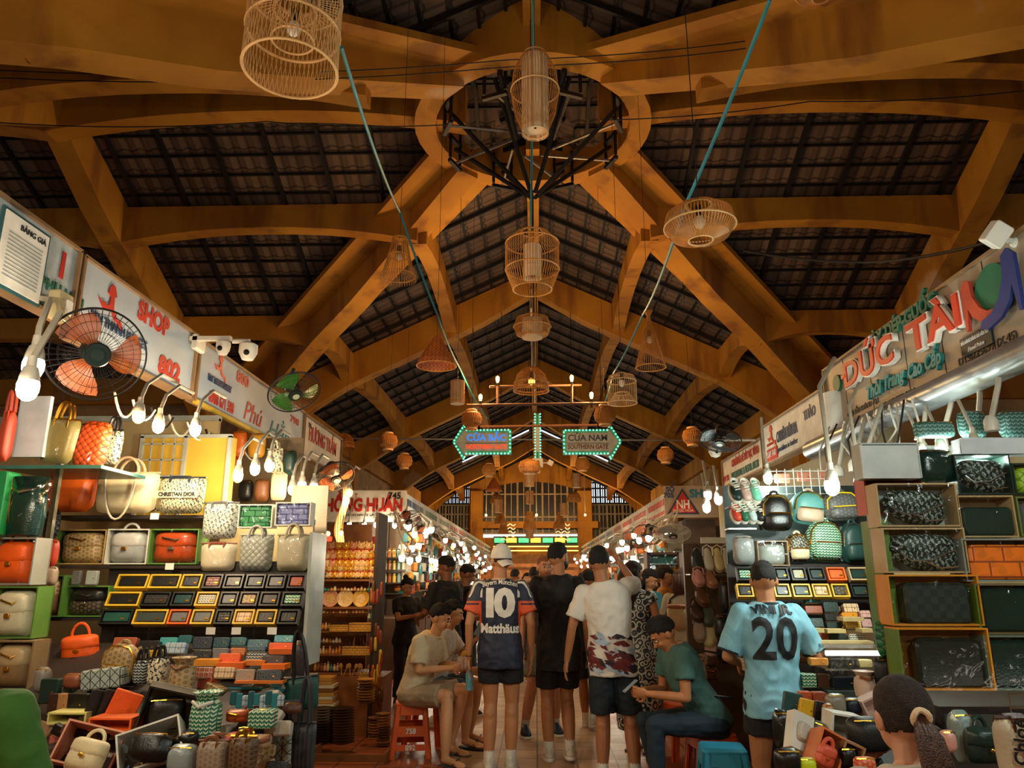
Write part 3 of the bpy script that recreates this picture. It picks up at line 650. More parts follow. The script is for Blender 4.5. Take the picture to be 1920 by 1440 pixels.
# ---------------------------------------------------------------- fans
def fan(px, py, Y, d, label, blade, rot, hubc='#1b2a26', mount=None, cagec='#1d1a17', rings=7, badge=None):
    t = thing('wall_fan', label, 'fan', P(px, py, Y), rot=rot); r = d / 2; cg = flat(cagec, .5)
    c = MB(); n = 44
    for rr, y in ((r, 0), (r * .985, -.012)): c.tube([(rr * cos(a), y, rr * sin(a)) for a in [2 * pi * k / n for k in range(n)]], .004, 5, close=True)
    for k in range(n):
        a = 2 * pi * k / n
        for sg in (-1, 1): c.tube([(r * q * cos(a), sg * .055 * (1 - q ** 2.5), r * q * sin(a)) for q in (.26, .5, .75, 1.0)], .0013, 3, cap=False)
    for q in (.5, .72, .88):
        for sg in (-1, 1): c.tube([(r * q * cos(a), sg * .055 * (1 - q ** 2.5), r * q * sin(a)) for a in [2 * pi * k / n for k in range(n)]], .0015, 3, close=True)
    c.build('cage', cg, t)
    h = MB(); h.lathe([(.01, .062), (r * .24, .06), (r * .27, .05), (r * .27, .04)], 24); hb = h.build('hub_cap', flat(hubc, .3), t, smooth=True); hb.rotation_euler.x = pi / 2
    MB().lathe([(r * .13, .066), (r * .13, .064)], 20).build('badge', flat('#c9c2ae', .4) if not badge else badge, t).rotation_euler.x = pi / 2
    for k in range(3):
        b = MB(); m_ = 8; vs = []
        for i in range(m_ + 1):
            q = i / m_; rad = r * (.2 + .7 * q); a0 = 2 * pi * k / 3; wd = (.5 + .45 * sin(q * pi * .8)) 
            for j in range(5): aa = a0 + wd * (j / 4 - .5) * 1.3 + q * .3; vs.append((rad * cos(aa), .03 * (j / 4 - .5) * -1.6, rad * sin(aa)))
        fs = [(i * 5 + j, i * 5 + j + 1, i * 5 + j + 6, i * 5 + j + 5) for i in range(m_) for j in range(4)]
        b.add(vs, fs).build('blade', blade, t, smooth=2)
    MB().lathe([(.06, .05), (.065, .12), (.05, .17), (.03, .19)], 16).build('motor', flat('#17140f' if not cagec == '#c8c4b8' else '#b8b4a8', .4), t, smooth=True).rotation_euler.x = -pi / 2
    MB().tube([(0, .12, 0), (0, .16, -.12), mount or (0, .3, -.2)], .018, 8).build('arm', flat('#2b2825', .4), t, smooth=True)
    return t
ORB = mat('orange_fan_blade', '#c9652e', .35, alpha=.85); GRB = mat('green_fan_blade', '#3d7a2c', .35)
fan(180, 664, 3.5, .46, 'large wall fan with orange blades and black cage under the 802 sign', ORB, (radians(18), radians(6), radians(42)), mount=(-.1, .25, -.05), badge=flat('#24322e', .3))
fan(552, 735, 6.3, .46, 'wall fan with green blades below the script sign on the left', GRB, (radians(52), 0, radians(45)), mount=(0, .2, .1), badge=flat('#b8c0a0', .3))
for px, py, Y, d, lb in ((628, 893, 7.4, .4, 'small fan with orange blades glowing above the souvenir stall'), (765, 975, 12.5, .46, 'orange bladed fan beside the corner sign of the far left row'), (795, 1000, 14.5, .45, 'orange bladed fan further along the left row past the corner'), (1190, 1012, 14.5, .45, 'orange bladed fan at the far right row of stalls')):
    fan(px, py, Y, d, lb, ORB, (radians(50), 0, radians(40 if px < 1000 else -40)))
fan(1350, 825, 8.0, .45, 'black wall fan tipped upward above the belt shop sign on the right', flat('#22201e', .4), (radians(65), 0, radians(-30)))
fan(1215, 1002, 12.2, .5, 'orange fan near the triangle sign on the right', ORB, (radians(55), 0, radians(-20))); fan(1262, 1000, 11.0, .5, 'white caged fan hanging below the triangle sign', flat('#b9b6a8', .4), (radians(62), 0, radians(-10)), cagec='#c8c4b8')
# ---------------------------------------------------------------- security cameras, conduits
t = thing('security_camera', 'white pair of dome cameras on a bracket above the 800 sign', 'camera', P(400, 640, 5.1))
MB().box((-.02, 0, .02), (.3, .04, .03)).build('bracket', CW, t); MB().rbox((-.13, .05, 0), (.05, .14, .12), .02).build('junction_box', CW, t)
MB().lathe([(.0, -.07), (.03, -.06), (.045, -.03), (.05, 0), (.05, .03), (.0, .035)], 16).build('dome', CW, t, smooth=True, loc=(.09, -.03, -.05)); MB().sph((.085, -.075, -.075), .02, 10, 6).build('lens', LENS, t)
t2 = thing('security_camera', 'larger white pan camera hanging at the end of the bracket near the green fan', 'camera', P(466, 652, 5.1))
MB().tube([(-.12, 0, .05), (0, 0, .05), (0, 0, 0)], .018, 8).build('bracket', CW, t2); MB().lathe([(0, -.1), (.04, -.09), (.065, -.04), (.065, .02), (.03, .04), (0, .04)], 18).build('dome', CW, t2, smooth=True); MB().sph((0.01, -.055, -.05), .022, 10, 6).build('lens', LENS, t2)
t3 = thing('security_camera', 'white dome camera on a thin arm beside the belt shop sign at right', 'camera', P(1341, 842, 8.3)); MB().tube([(.45, 0, .1), (0, 0, .1), (0, 0, .05)], .014, 6).build('bracket', CW, t3); MB().lathe([(0, -.1), (.05, -.08), (.075, -.03), (.07, .03), (0, .05)], 16).build('dome', CW, t3, smooth=True); MB().sph((0, -.06, -.04), .02, 10, 6).build('lens', LENS, t3)
t = thing('floodlight', 'white square floodlight clamped to the top of the right sign', 'light', P(1868, 440, 3.6), rot=(.5, .5, .2))
MB().rbox((0, 0, 0), (.1, .07, .12), .012).build('head', CW, t); MB().tube([(.04, .02, 0), (.12, .05, .03)], .016, 8).sph((.13, .05, .03), .03, 10, 6).build('arm', CW, t)
DUCT = mat('silver_duct', '#9aa1a2', .3, metal=.6)
t = tag(MB().tube([(2.44, 3.2, 2.62), (2.44, 6.6, 2.62)], .085, 14).build('air_duct', DUCT, smooth=True), 'silver round pipe running under the DUC TAI sign', 'pipe')
t = thing('paper_roll', 'white upright rolled tube standing beside the DUC TAI sign', 'roll', P(1570, 790, 6.1)); MB().lathe([(.09, -.2), (.085, 0), (.09, .24)], 16).build('roll', CW, t, smooth=True)
for k, (px, py, x2, y2) in enumerate([(1592, 800, 1572, 880), (1628, 790, 1600, 870), (1655, 775, 1620, 860), (1740, 745, 1728, 835), (1795, 720, 1765, 825), (1838, 695, 1832, 815), (1878, 675, 1858, 790)]):
    Y = 5.6 - k * .27; a = P(px, py, Y); b = P(x2, y2, Y - .15); t = thing('lamp_arm', '%s grey gooseneck lamp arm from the left along the silver pipe' % ORD[k], 'lamp arm', a)
    v = b - a; MB().tube([(0, 0, 0), (-.04, -.08, .04), (-.08, -.12, -.02), v * .5 + Vector((-.05, -.1, 0)), v], .014, 8).build('gooseneck', CORD, t, smooth=True); MB().lathe([(.045, -.02), (.05, .0), (.04, .03), (.0, .035)], 14).build('base_cup', CW, t, smooth=True); MB().lathe([(.02, .03), (.035, .0), (.035, -.05), (.0, -.05)], 14).build('socket', BS, t, smooth=True, loc=v)
# price board hanging over the first sign
t = thing('price_board', 'framed sheet of small print hanging over the weathered left sign', 'notice', PX(40, 483, -2.44), pi / 2)
MB().box((0, 0, 0), (.34, .012, .38)).build('frame', flat('#2d5a5e', .4), t); MB().box((0, -.008, 0), (.31, .006, .35)).build('sheet', WHT, t); text('BẢNG GIÁ', .04, BLK, Vector((.04, -.013, .13)), t)
f = MB()
for r in range(12): f.box((0, -.012, .08 - r * .019), (.24, .002, .006))
f.build('ruled_lines', flat('#9aa09a', .6), t)
t = thing('socket_box', 'yellowed plastic switch box beside the first sign', 'switch box', PX(112, 575, -2.4), pi / 2); MB().rbox((0, 0, 0), (.12, .06, .15), .015).build('box', mat('aged_plastic', '#c9b98c', .4), t); MB().rbox((.02, -.035, 0), (.05, .012, .08), .01).build('switch', WHT, t)
# loose wires strung across
def wire(pts, label, m=CORDK, r=.008, nm='wire', g=None, sag=.02):
    P_ = []
    for i in range(len(pts) - 1):
        a, b = Vector(pts[i]), Vector(pts[i + 1]); n = 8; L = (b - a).length
        for k in range(n): q = k / n; p = a.lerp(b, q); p.z -= 4 * q * (1 - q) * L * sag; P_.append(p)
    P_.append(Vector(pts[-1])); return tag(MB().tube(P_, r, 5).build(nm, m, smooth=True), label, 'wire', g)
for k, (a, b, c) in enumerate([((0, 132), (960, 112), (1500, 62)), ((0, 146), (960, 125), (1500, 76)), ((0, 230), (500, 228), (840, 234)), ((1140, 225), (1520, 190), (1920, 170))]):
    wire([P(a[0], a[1], 6.5), P(b[0], b[1], 6.5), P(c[0], c[1], 6.5)], '%s thin black wire strung across under the roof' % ['Topmost', 'Second', 'Left lower', 'Right lower'][k], r=.006)
random.seed(4)
for k in range(12):
    x = 1555 + k * 14; y0 = 800 - k * 5; wire([P(x, y0, 5.7 - k * .1), P(x + random.uniform(-30, 20), y0 + 45, 5.6 - k * .1), P(x + random.uniform(-20, 30), y0 + random.uniform(70, 100), 5.5 - k * .1)], 'loose pale cord tangled under the silver pipe', [CORD, CORDK, CW][k % 3], .007, 'cord', 'cords tangled under the silver pipe')
for k in range(9):
    x = 215 + k * 34; y0 = 735 + k * 14; Y = 4.0 + k * .3; wire([P(x, y0, Y), P(x + 42, y0 + 20, Y + .3)], 'loose cord looping under the left shop signs', [CORD, CW, CORDK][k % 3], .007, 'cord', 'cords looping under the left signs', sag=random.uniform(.2, .4))
wire([P(1395, 470, 7), P(1620, 492, 6), P(1860, 452, 4.5)], 'black cable from the saucer lamp beam to the floodlight on the right sign', r=.012)
TEALC = flat('#1f7d86', .5)
wire([P(640, 88, 3.4), P(750, 398, 7.0), P(820, 590, 8.2), P(862, 690, 10.5), P(915, 785, 14)], 'teal cable dropping past the left hand bamboo lamps', TEALC, .012, 'cable')
wire([P(1443, 0, 3.4), P(1283, 388, 4.6), P(1205, 590, 8.2), P(1150, 700, 10), P(1128, 765, 13.5)], 'teal cable dropping past the right hand bamboo lamps', TEALC, .012, 'cable')
wire([P(1000, 0, 4.6), P(1000, 95, 5.2)], 'teal cable above the barrel shaped paper lamp', TEALC, .01, 'cable'); wire([P(997, 250, 5.4), P(996, 430, 5.9)], 'teal cable between the barrel lamp and the birdcage lamp', TEALC, .01, 'cable')
wire([P(996, 540, 6), P(996, 592, 8)], 'dark cable between the birdcage lamp and the flattened lamp', CORDK, .01, 'cable'); wire([P(997, 635, 8), P(998, 688, 9)], 'dark cable down to the domed basket lamp on the centre line', CORDK, .012, 'cable')
# ---------------------------------------------------------------- bamboo lamps
BAM = mat('golden_bamboo', '#cf8a3e', .5, var=.15, vs=12); BAML = mat('light_bamboo', '#e0b072', .5, var=.12); PAP = mat('ribbed_paper', '#e6c9a0', .7, pat='stripe', c2='#b98f5f', sc=60, trans=.0)
DARKB = flat('#141210', .4); DIMB = mat('unlit_bulb', '#cdb998', .2)
def ringm(mb, r, z, th, n=32): mb.tube([(r * cos(2 * pi * k / n), r * sin(2 * pi * k / n), z) for k in range(n)], th, 5, close=True)
def ribs(mb, prof, n, th, twist=0):
    for k in range(n):
        a0 = 2 * pi * k / n
        for tw in ((-twist, twist) if twist else (0,)):
            mb.tube([(r * cos(a0 + tw * i / (len(prof) - 1)), r * sin(a0 + tw * i / (len(prof) - 1)), z) for i, (r, z) in enumerate(prof)], th, 3, cap=False)
def lamp_bulb(t, z, m=None, r=.035): MB().sph((0, 0, z), (r, r, r * 1.25), 10, 8).build('bulb', m or DIMB, t, smooth=True); MB().lathe([(.02, z + r), (.02, z + r + .07)], 10).build('socket', DARKB, t)
def lamp(kind, px, py, w, label, D=None, group=None, nm='bamboo_lamp', Y=None, cord=.4, th=None):
    # real width D, apparent width w pixels: how far away it hangs
    D = D or {'drum': .46, 'barrel': .34, 'cage': .38, 'flat': .38, 'dome': .4, 'bell': .34, 'cone': .38, 'cyl': .2, 'ball': .3, 'saucer': .42, 'tall': .33, 'bird': .32}[kind]
    d = ray(px, py); dist = D * FPX / w; p = CO + RC @ Vector(((px - 960) / FPX, (720 - py) / FPX, -1)) * dist; R_ = D / 2
    t = thing(nm, label, 'lamp', p, random.uniform(0, 6), group); th = th or max(.0022, .5 * dist / FPX * .9)
    fr = MB(); rb = MB()
    if kind == 'drum':
        for z, r in ((-.22, R_), (.0, R_), (.2, R_), (.2, R_ * .5)): ringm(fr, r * .99, z, .008)
        ribs(rb, [(R_, -.22), (R_, .2)], 60, th, .25); ribs(rb, [(R_, .2), (R_ * .5, .2), (R_ * .45, .12)], 60, th); ringm(fr, R_ * .45, .12, .007); ringm(fr, R_ * .45, -.05, .006); ribs(rb, [(R_ * .45, .12), (R_ * .45, -.05)], 30, th); lamp_bulb(t, .02, mat('milky_bulb', '#e8e0cc', .3)); top = .2
    elif kind == 'barrel':
        prof = [(R_ * .52, -.33), (R_ * .85, -.18), (R_, -.02), (R_ * .9, .14), (R_ * .6, .26), (R_ * .45, .3)]
        for q in ((R_ * .52, -.33), (R_, -.0), (R_ * .45, .3)): ringm(fr, q[0], q[1], .006)
        ribs(rb, prof, 44, th); MB().lathe([(R_ * .56, -.345), (R_ * .56, .26)], 30, cap=False).build('paper_shade', PAP, t, smooth=True); MB().lathe([(.01, -.3), (R_ * .55, -.3)], 24, cap=False).build('diffuser', mat('lit_paper', '#e8c79a', .8), t); top = .3
    elif kind == 'cage':
        prof = [(R_ * .72, -.23), (R_ * .98, -.1), (R_, -.08), (R_, .12), (R_ * .6, .2), (R_ * .4, .21)]
        for q in ((R_ * .72, -.23), (R_, -.08), (R_, .12), (R_ * .4, .21)): ringm(fr, q[0], q[1], .006)
        ribs(rb, prof, 56, th); MB().lathe([(R_ * .34, -.15), (R_ * .34, .1)], 24, cap=False).build('paper_shade', PAP, t, smooth=True); top = .21
    elif kind == 'flat':
        prof = [(R_ * .45, -.11), (R_ * .85, -.08), (R_, 0), (R_ * .85, .09), (R_ * .45, .12)]
        for q in (prof[0], prof[2], prof[4]): ringm(fr, q[0], q[1], .006)
        ribs(rb, prof, 60, th, .2); MB().lathe([(R_ * .55, -.12), (R_ * .55, .08)], 24, cap=True).build('paper_shade', PAP, t, smooth=True); top = .12
    elif kind == 'dome':
        prof = [(R_, -.13), (R_ * .97, -.04), (R_ * .8, .06), (R_ * .45, .13), (R_ * .12, .15)]
        for q in (prof[0], (R_ * .99, -.1), prof[1], prof[4]): ringm(fr, q[0], q[1], .007)
        ribs(rb, prof, 44, th, .5); lamp_bulb(t, -.02, glow('amber_bulb', '#ffb24d', 3) if w > 55 else None); top = .15
    elif kind == 'bell':
        prof = [(R_, -.22), (R_ * .85, -.14), (R_ * .6, .02), (R_ * .42, .18), (R_ * .4, .2)]
        for q in ((R_ * .93, -.18), prof[2], prof[4]): ringm(fr, q[0], q[1], .006)
        ribs(rb, prof, 40, th * 1.6); lamp_bulb(t, .02); top = .2
    elif kind == 'cone':
        prof = [(R_, -.13), (R_ * .93, -.08), (R_ * .15, .17)]
        MB().lathe(prof, 32, cap=False).build('woven_shade', mat('orange_lace_weave', '#c9692a', .6, pat='tri', c2='#5a2408', sc=26), t); ringm(fr, R_, -.13, .006); top = .17
    elif kind == 'cyl': MB().lathe([(R_, -.17), (R_, .17)], 24, cap=True).build('paper_shade', PAP, t, smooth=True); ringm(fr, R_, -.13, .005); ringm(fr, R_, .16, .005); ribs(rb, [(R_ + .004, -.17), (R_ + .004, .17)], 24, th); top = .17
    elif kind == 'ball':
        prof = [(R_ * .55, -.125), (R_ * .6, -.1), (R_ * .92, -.06), (R_, .01), (R_ * .85, .09), (R_ * .5, .125)]
        MB().lathe(prof, 28, cap=False).build('woven_shade', mat('woven_bamboo_ball', '#b9731f', .6, pat='quilt', c2='#7a4512', sc=60, bump=.5), t, smooth=True); ribs(rb, [(r + .003, z) for r, z in prof], 26, th * .6, .5)
        MB().lathe([(R_ * .5, .125), (R_ * .54, .13), (R_ * .54, .15), (R_ * .5, .155)], 24, cap=False).lathe([(R_ * .55, -.15), (R_ * .58, -.145), (R_ * .58, -.125), (R_ * .55, -.12)], 24, cap=False).build('rim', BAML, t, smooth=True); top = .15
    elif kind == 'saucer':
        prof = [(R_ * .34, -.1), (R_ * .8, -.07), (R_, 0), (R_ * .92, .07), (R_ * .5, .13), (R_ * .36, .13)]
        for q in (prof[0], prof[5]): ringm(fr, q[0], q[1], .006)
        ringm(fr, R_, -.01, .006); ribs(rb, prof, 64, th, .12); lamp_bulb(t, .02, mat('milky_bulb', '#e8e0cc', .3)); top = .13
    elif kind == 'tall':
        prof = [(R_, -.3), (R_ * .8, -.16), (R_ * .45, .08), (R_ * .14, .24), (R_ * .12, .3), (R_ * .3, .36)]
        ringm(fr, R_, -.3, .007); ringm(fr, R_ * .14, .24, .006); ribs(rb, prof, 40, th * 1.2); lamp_bulb(t, .02); top = .3
    elif kind == 'bird':
        prof = [(R_, -.17), (R_, .08), (R_ * .85, .14), (R_ * .3, .17)]
        for q in (prof[0], prof[1], prof[3], (R_ * .5, -.06)): ringm(fr, q[0], q[1], .007)
        ribs(rb, prof, 40, th); ribs(rb, [(R_, -.17), (R_ * .5, -.06)], 40, th); lamp_bulb(t, .06, mat('milky_bulb', '#e8e0cc', .3)); top = .17
    if fr.v: fr.build('hoop', BAML if kind in ('drum', 'bird', 'saucer', 'barrel') else BAM, t, smooth=True)
    if rb.v: o = rb.build('cane_lattice', BAML if kind in ('drum', 'bird') else BAM, t)
    zt = (ZR - abs(p.x) * K if p.y > YC + abs(p.x) else ZR - min(abs(p.x), abs(p.y - YC)) * K) - p.z
    if cord: MB().tube([(0, 0, top), (0, 0, zt)], .003, 4).build('cord', CORDK, t)
    return t
lamp('drum', 550, 60, 172, 'big open cane drum lamp nearest the camera at the top of the hall', cord=.3)
lamp('barrel', 1003, 170, 90, 'tall barrel shaped cane lamp with white paper core on the centre line')
lamp('cage', 998, 486, 100, 'round cane cage lamp with small paper core on the centre line', cord=.3)
lamp('flat', 998, 613, 70, 'flattened cane lamp with pale core below the cage lamp', cord=.3)
lamp('dome', 996, 712, 66, 'domed basket lamp glowing amber on the centre line')
lamp('bell', 748, 484, 68, 'slatted bell shaped cane lamp hanging on the left cable')
lamp('cone', 819, 662, 74, 'orange lacework cone lamp hanging left of centre', cord=.3)
lamp('cyl', 858, 736, 26, 'narrow paper cylinder lamp left of the amber dome')
lamp('saucer', 1312, 422, 132, 'wide saucer shaped cane lamp with a bulb right of centre')
lamp('tall', 1218, 640, 56, 'tall flared cane cone lamp hanging right of centre')
lamp('bird', 1166, 728, 54, 'birdcage shaped cane lamp with a bulb right of centre')
lamp('dome', 646, 827, 38, 'half domed basket lamp at the left edge of the nave')
lamp('saucer', 1538, -22, 90, 'pale lamp rim just entering the top edge at right')
BL = 'round woven bamboo ball lamp '
for px, py, w, l in ((884, 787, 38, 'above the northern gate sign'), (1134, 779, 40, 'above the southern gate sign'), (1298, 819, 36, 'furthest to the right of the nave'), (1248, 854, 31, 'below and left of the right-most ball'), (1092, 871, 27, 'below the southern gate sign'), (728, 828, 34, 'left of the northern gate sign'), (758, 865, 30, 'low left of the northern gate sign'), (917, 882, 26, 'below the northern gate sign')):
    lamp('ball', px, py, w, BL + l)
far = [('cone', 926, 910, 28, 'small orange cone lamp below the lowest left ball'), ('flat', 993, 876, 38, 'wide flat cone lamp under the camera cluster'), ('cyl', 993, 897, 16, 'small paper cylinder under the wide cone lamp'), ('cyl', 1081, 901, 14, 'small paper cylinder right of the arched window'), ('cyl', 993, 933, 13, 'far paper cylinder in the middle of the arched window'), ('cyl', 935, 949, 13, 'far paper cylinder left of the arched window'), ('dome', 1076, 932, 24, 'faint dome lamp right of the arched window'),
       ('cyl', 1057, 955, 12, 'far paper cylinder right of the window middle'), ('dome', 931, 935, 22, 'faint dome lamp left of the arched window'), ('bell', 938, 968, 20, 'far bell lamp low at the left of the window'), ('bell', 993, 975, 24, 'far bell lamp low in the window middle'), ('bell', 944, 988, 18, 'furthest left bell lamp before the gallery'), ('bell', 1050, 973, 18, 'far bell lamp low at the right of the window'), ('dome', 1048, 984, 20, 'furthest right dome lamp before the gallery'), ('cyl', 993, 998, 12, 'lowest far paper cylinder on the centre line')]
for k, px, py, w, l in far: lamp(k, px, py, w * 1.1, l, cord=.8)
# chandelier with four filament bulbs
t = thing('chandelier', 'brown timber chandelier with four glowing filament bulbs across the nave', 'lamp', P(1002, 745, 11)); WD = flat('#5a3416', .6); EB = glow('filament_bulb', '#ffbf55', 16)
def lo(px, py, Y=11): return P(px, py, Y) - t.location
MB().tube([lo(875, 760), lo(1140, 756)], .022, 6).build('crossbar', WD, t); MB().tube([lo(918, 725), lo(1090, 722, 11.4)], .018, 6).build('crossbar', WD, t); MB().tube([lo(900, 800, 11.6), lo(1120, 797, 11.6)], .018, 6).build('crossbar', WD, t)
for px, py, b in ((933, 712, 760), (901, 746, 765), (1072, 710, 755), (1109, 742, 765)):
    MB().tube([lo(px, py + 12), lo(px, b)], .02, 6).build('upright', WD, t); c = lo(px, py); MB().lathe([(.0, .06), (.022, .045), (.03, .015), (.018, -.04), (.012, -.05)], 12, c).build('bulb', EB, t, smooth=True); MB().lathe([(.016, -.09), (.016, -.05)], 10, c).build('socket', DARKB, t)
    l = bpy.data.lights.new('filament_light', 'POINT'); l.energy = 45 * LK; l.color = (1, .55, .2); l.shadow_soft_size = .03; o = bpy.data.objects.new('filament_light', l); COL.objects.link(o); o.parent = t; o.location = c + Vector((0, -.02, .12))
MB().tube([lo(1002, 760), lo(1002, 760) + Vector((0, 0, ZR - P(1002, 760, 11).z - .05))], .012, 6).build('hanging_rod', DARKB, t)
# ================================================================ stalls and goods
GOLD = mat('gold_metal', '#d9a43c', .25, metal=1); SIL = mat('silver_metal', '#b8b8b4', .25, metal=1); WOODD = mat('dark_shelf_board', '#2a1d14', .6, var=.2); GREYS = mat('grey_shelf_edge', '#8f938c', .4); CREAMP = mat('cream_painted_panel', '#a08c62', .6, var=.15, vs=2); YEL = mat('yellow_painted_door', '#b8942e', .5, var=.1, vs=2)
def film():
    m = bpy.data.materials.new('clear_plastic_wrap'); m.use_nodes = True; t = m.node_tree; n = t.nodes; o = n['Material Output']; n.remove(n['Principled BSDF'])
    tr = n.new('ShaderNodeBsdfTransparent'); tr.inputs[0].default_value = (.93, .96, .95, 1); g = n.new('ShaderNodeBsdfGlossy'); g.inputs[1].default_value = .12; mx = n.new('ShaderNodeMixShader'); mx.inputs[0].default_value = .035
    bp = n.new('ShaderNodeBump'); bp.inputs['Strength'].default_value = .9; bp.inputs['Distance'].default_value = .03; nz = n.new('ShaderNodeTexNoise'); nz.inputs['Scale'].default_value = 5; nz.inputs['Distortion'].default_value = 1.5; tc = n.new('ShaderNodeTexCoord')
    t.links.new(tc.outputs['Object'], nz.inputs['Vector']); t.links.new(nz.outputs[0], bp.inputs['Height']); t.links.new(bp.outputs[0], g.inputs['Normal']); t.links.new(tr.outputs[0], mx.inputs[1]); t.links.new(g.outputs[0], mx.inputs[2]); t.links.new(mx.outputs[0], o.inputs[0]); return m
FILM = film()
def L(c, r=.45, **k): return mat('leather_%s' % c.lstrip('#'), c, r, var=.08, bump=.15, bs=120, **k)
def PT(pat, c, c2, sc, r=.5, **k): return mat('%s_%s_%s_%s' % (pat, c[1:], c2[1:], sc), c, r, pat=pat, c2=c2, sc=sc, var=.06, **k)
BK = L('#171614', .35); DG = L('#173029', .4); DGG = L('#12302a', .18); ORG = L('#e0641a', .4); ORF = L('#e85a10', .5); CRM = L('#d9c79c', .5); TAU = L('#8d7a66', .5); WHB = L('#d8d4c6', .5); BRN = L('#7a4a26', .45); NVY = L('#18222e', .4); GRY = L('#5f5f5e', .45)
OBL = PT('oblique', '#152421', '#8f9a90', 38); OBLN = PT('oblique', '#d8cba8', '#1f2836', 45); MON = PT('mono', '#a58a5c', '#6b5232', 40); MOND = PT('mono', '#39332a', '#7d6c4c', 40); CHG = PT('chevron', '#1f6a49', '#c9d8bc', 48); CHN = PT('chevron', '#1c2c38', '#c9c9bd', 60); CHW = PT('chevron', '#cfc7b4', '#2c2a28', 60); CHY = PT('chevron', '#d69d20', '#f0dc98', 60)
CHK = PT('check', '#1d2f2a', '#10201b', 30); WVO = PT('weave', '#e8741c', '#9c4208', 14, .4); WVG = PT('weave', '#1f7a42', '#0c3a1e', 26, .4); WVP = PT('weave', '#6f73a8', '#3c3f68', 26, .4); WVK = PT('weave', '#2e2b28', '#0d0c0b', 60, .4); WVB = PT('weave', '#8a5a48', '#3b2018', 55, .4); PLD = PT('plaid', '#dcb98c', '#6a3b22', 30); PLB = PT('plaid', '#a8b8c4', '#32526a', 30); QLO = PT('quilt', '#e2551e', '#8f2c08', 22); QLG = PT('quilt', '#9c9585', '#7d7768', 26); QLK = PT('quilt', '#1d2020', '#0a0c0c', 30); QLL = PT('quilt', '#9cbc2a', '#6d8a18', 18); TRI_ = PT('tri', '#a9b3a8', '#1e2724', 20, .3)
OBT = PT('stripe', '#1a342c', '#0e2019', 70)
def rect(x0, y0, x1, y1, Y):
    c = P((x0 + x1) / 2, (y0 + y1) / 2, Y); return c, P(x1, (y0 + y1) / 2, Y).x - P(x0, (y0 + y1) / 2, Y).x, P((x0 + x1) / 2, y0, Y).z - P((x0 + x1) / 2, y1, Y).z
def arc(w, h, z0, y=0, n=10): return [(-w / 2 * cos(pi * k / n), y, z0 + h * sin(pi * k / n)) for k in range(n + 1)]
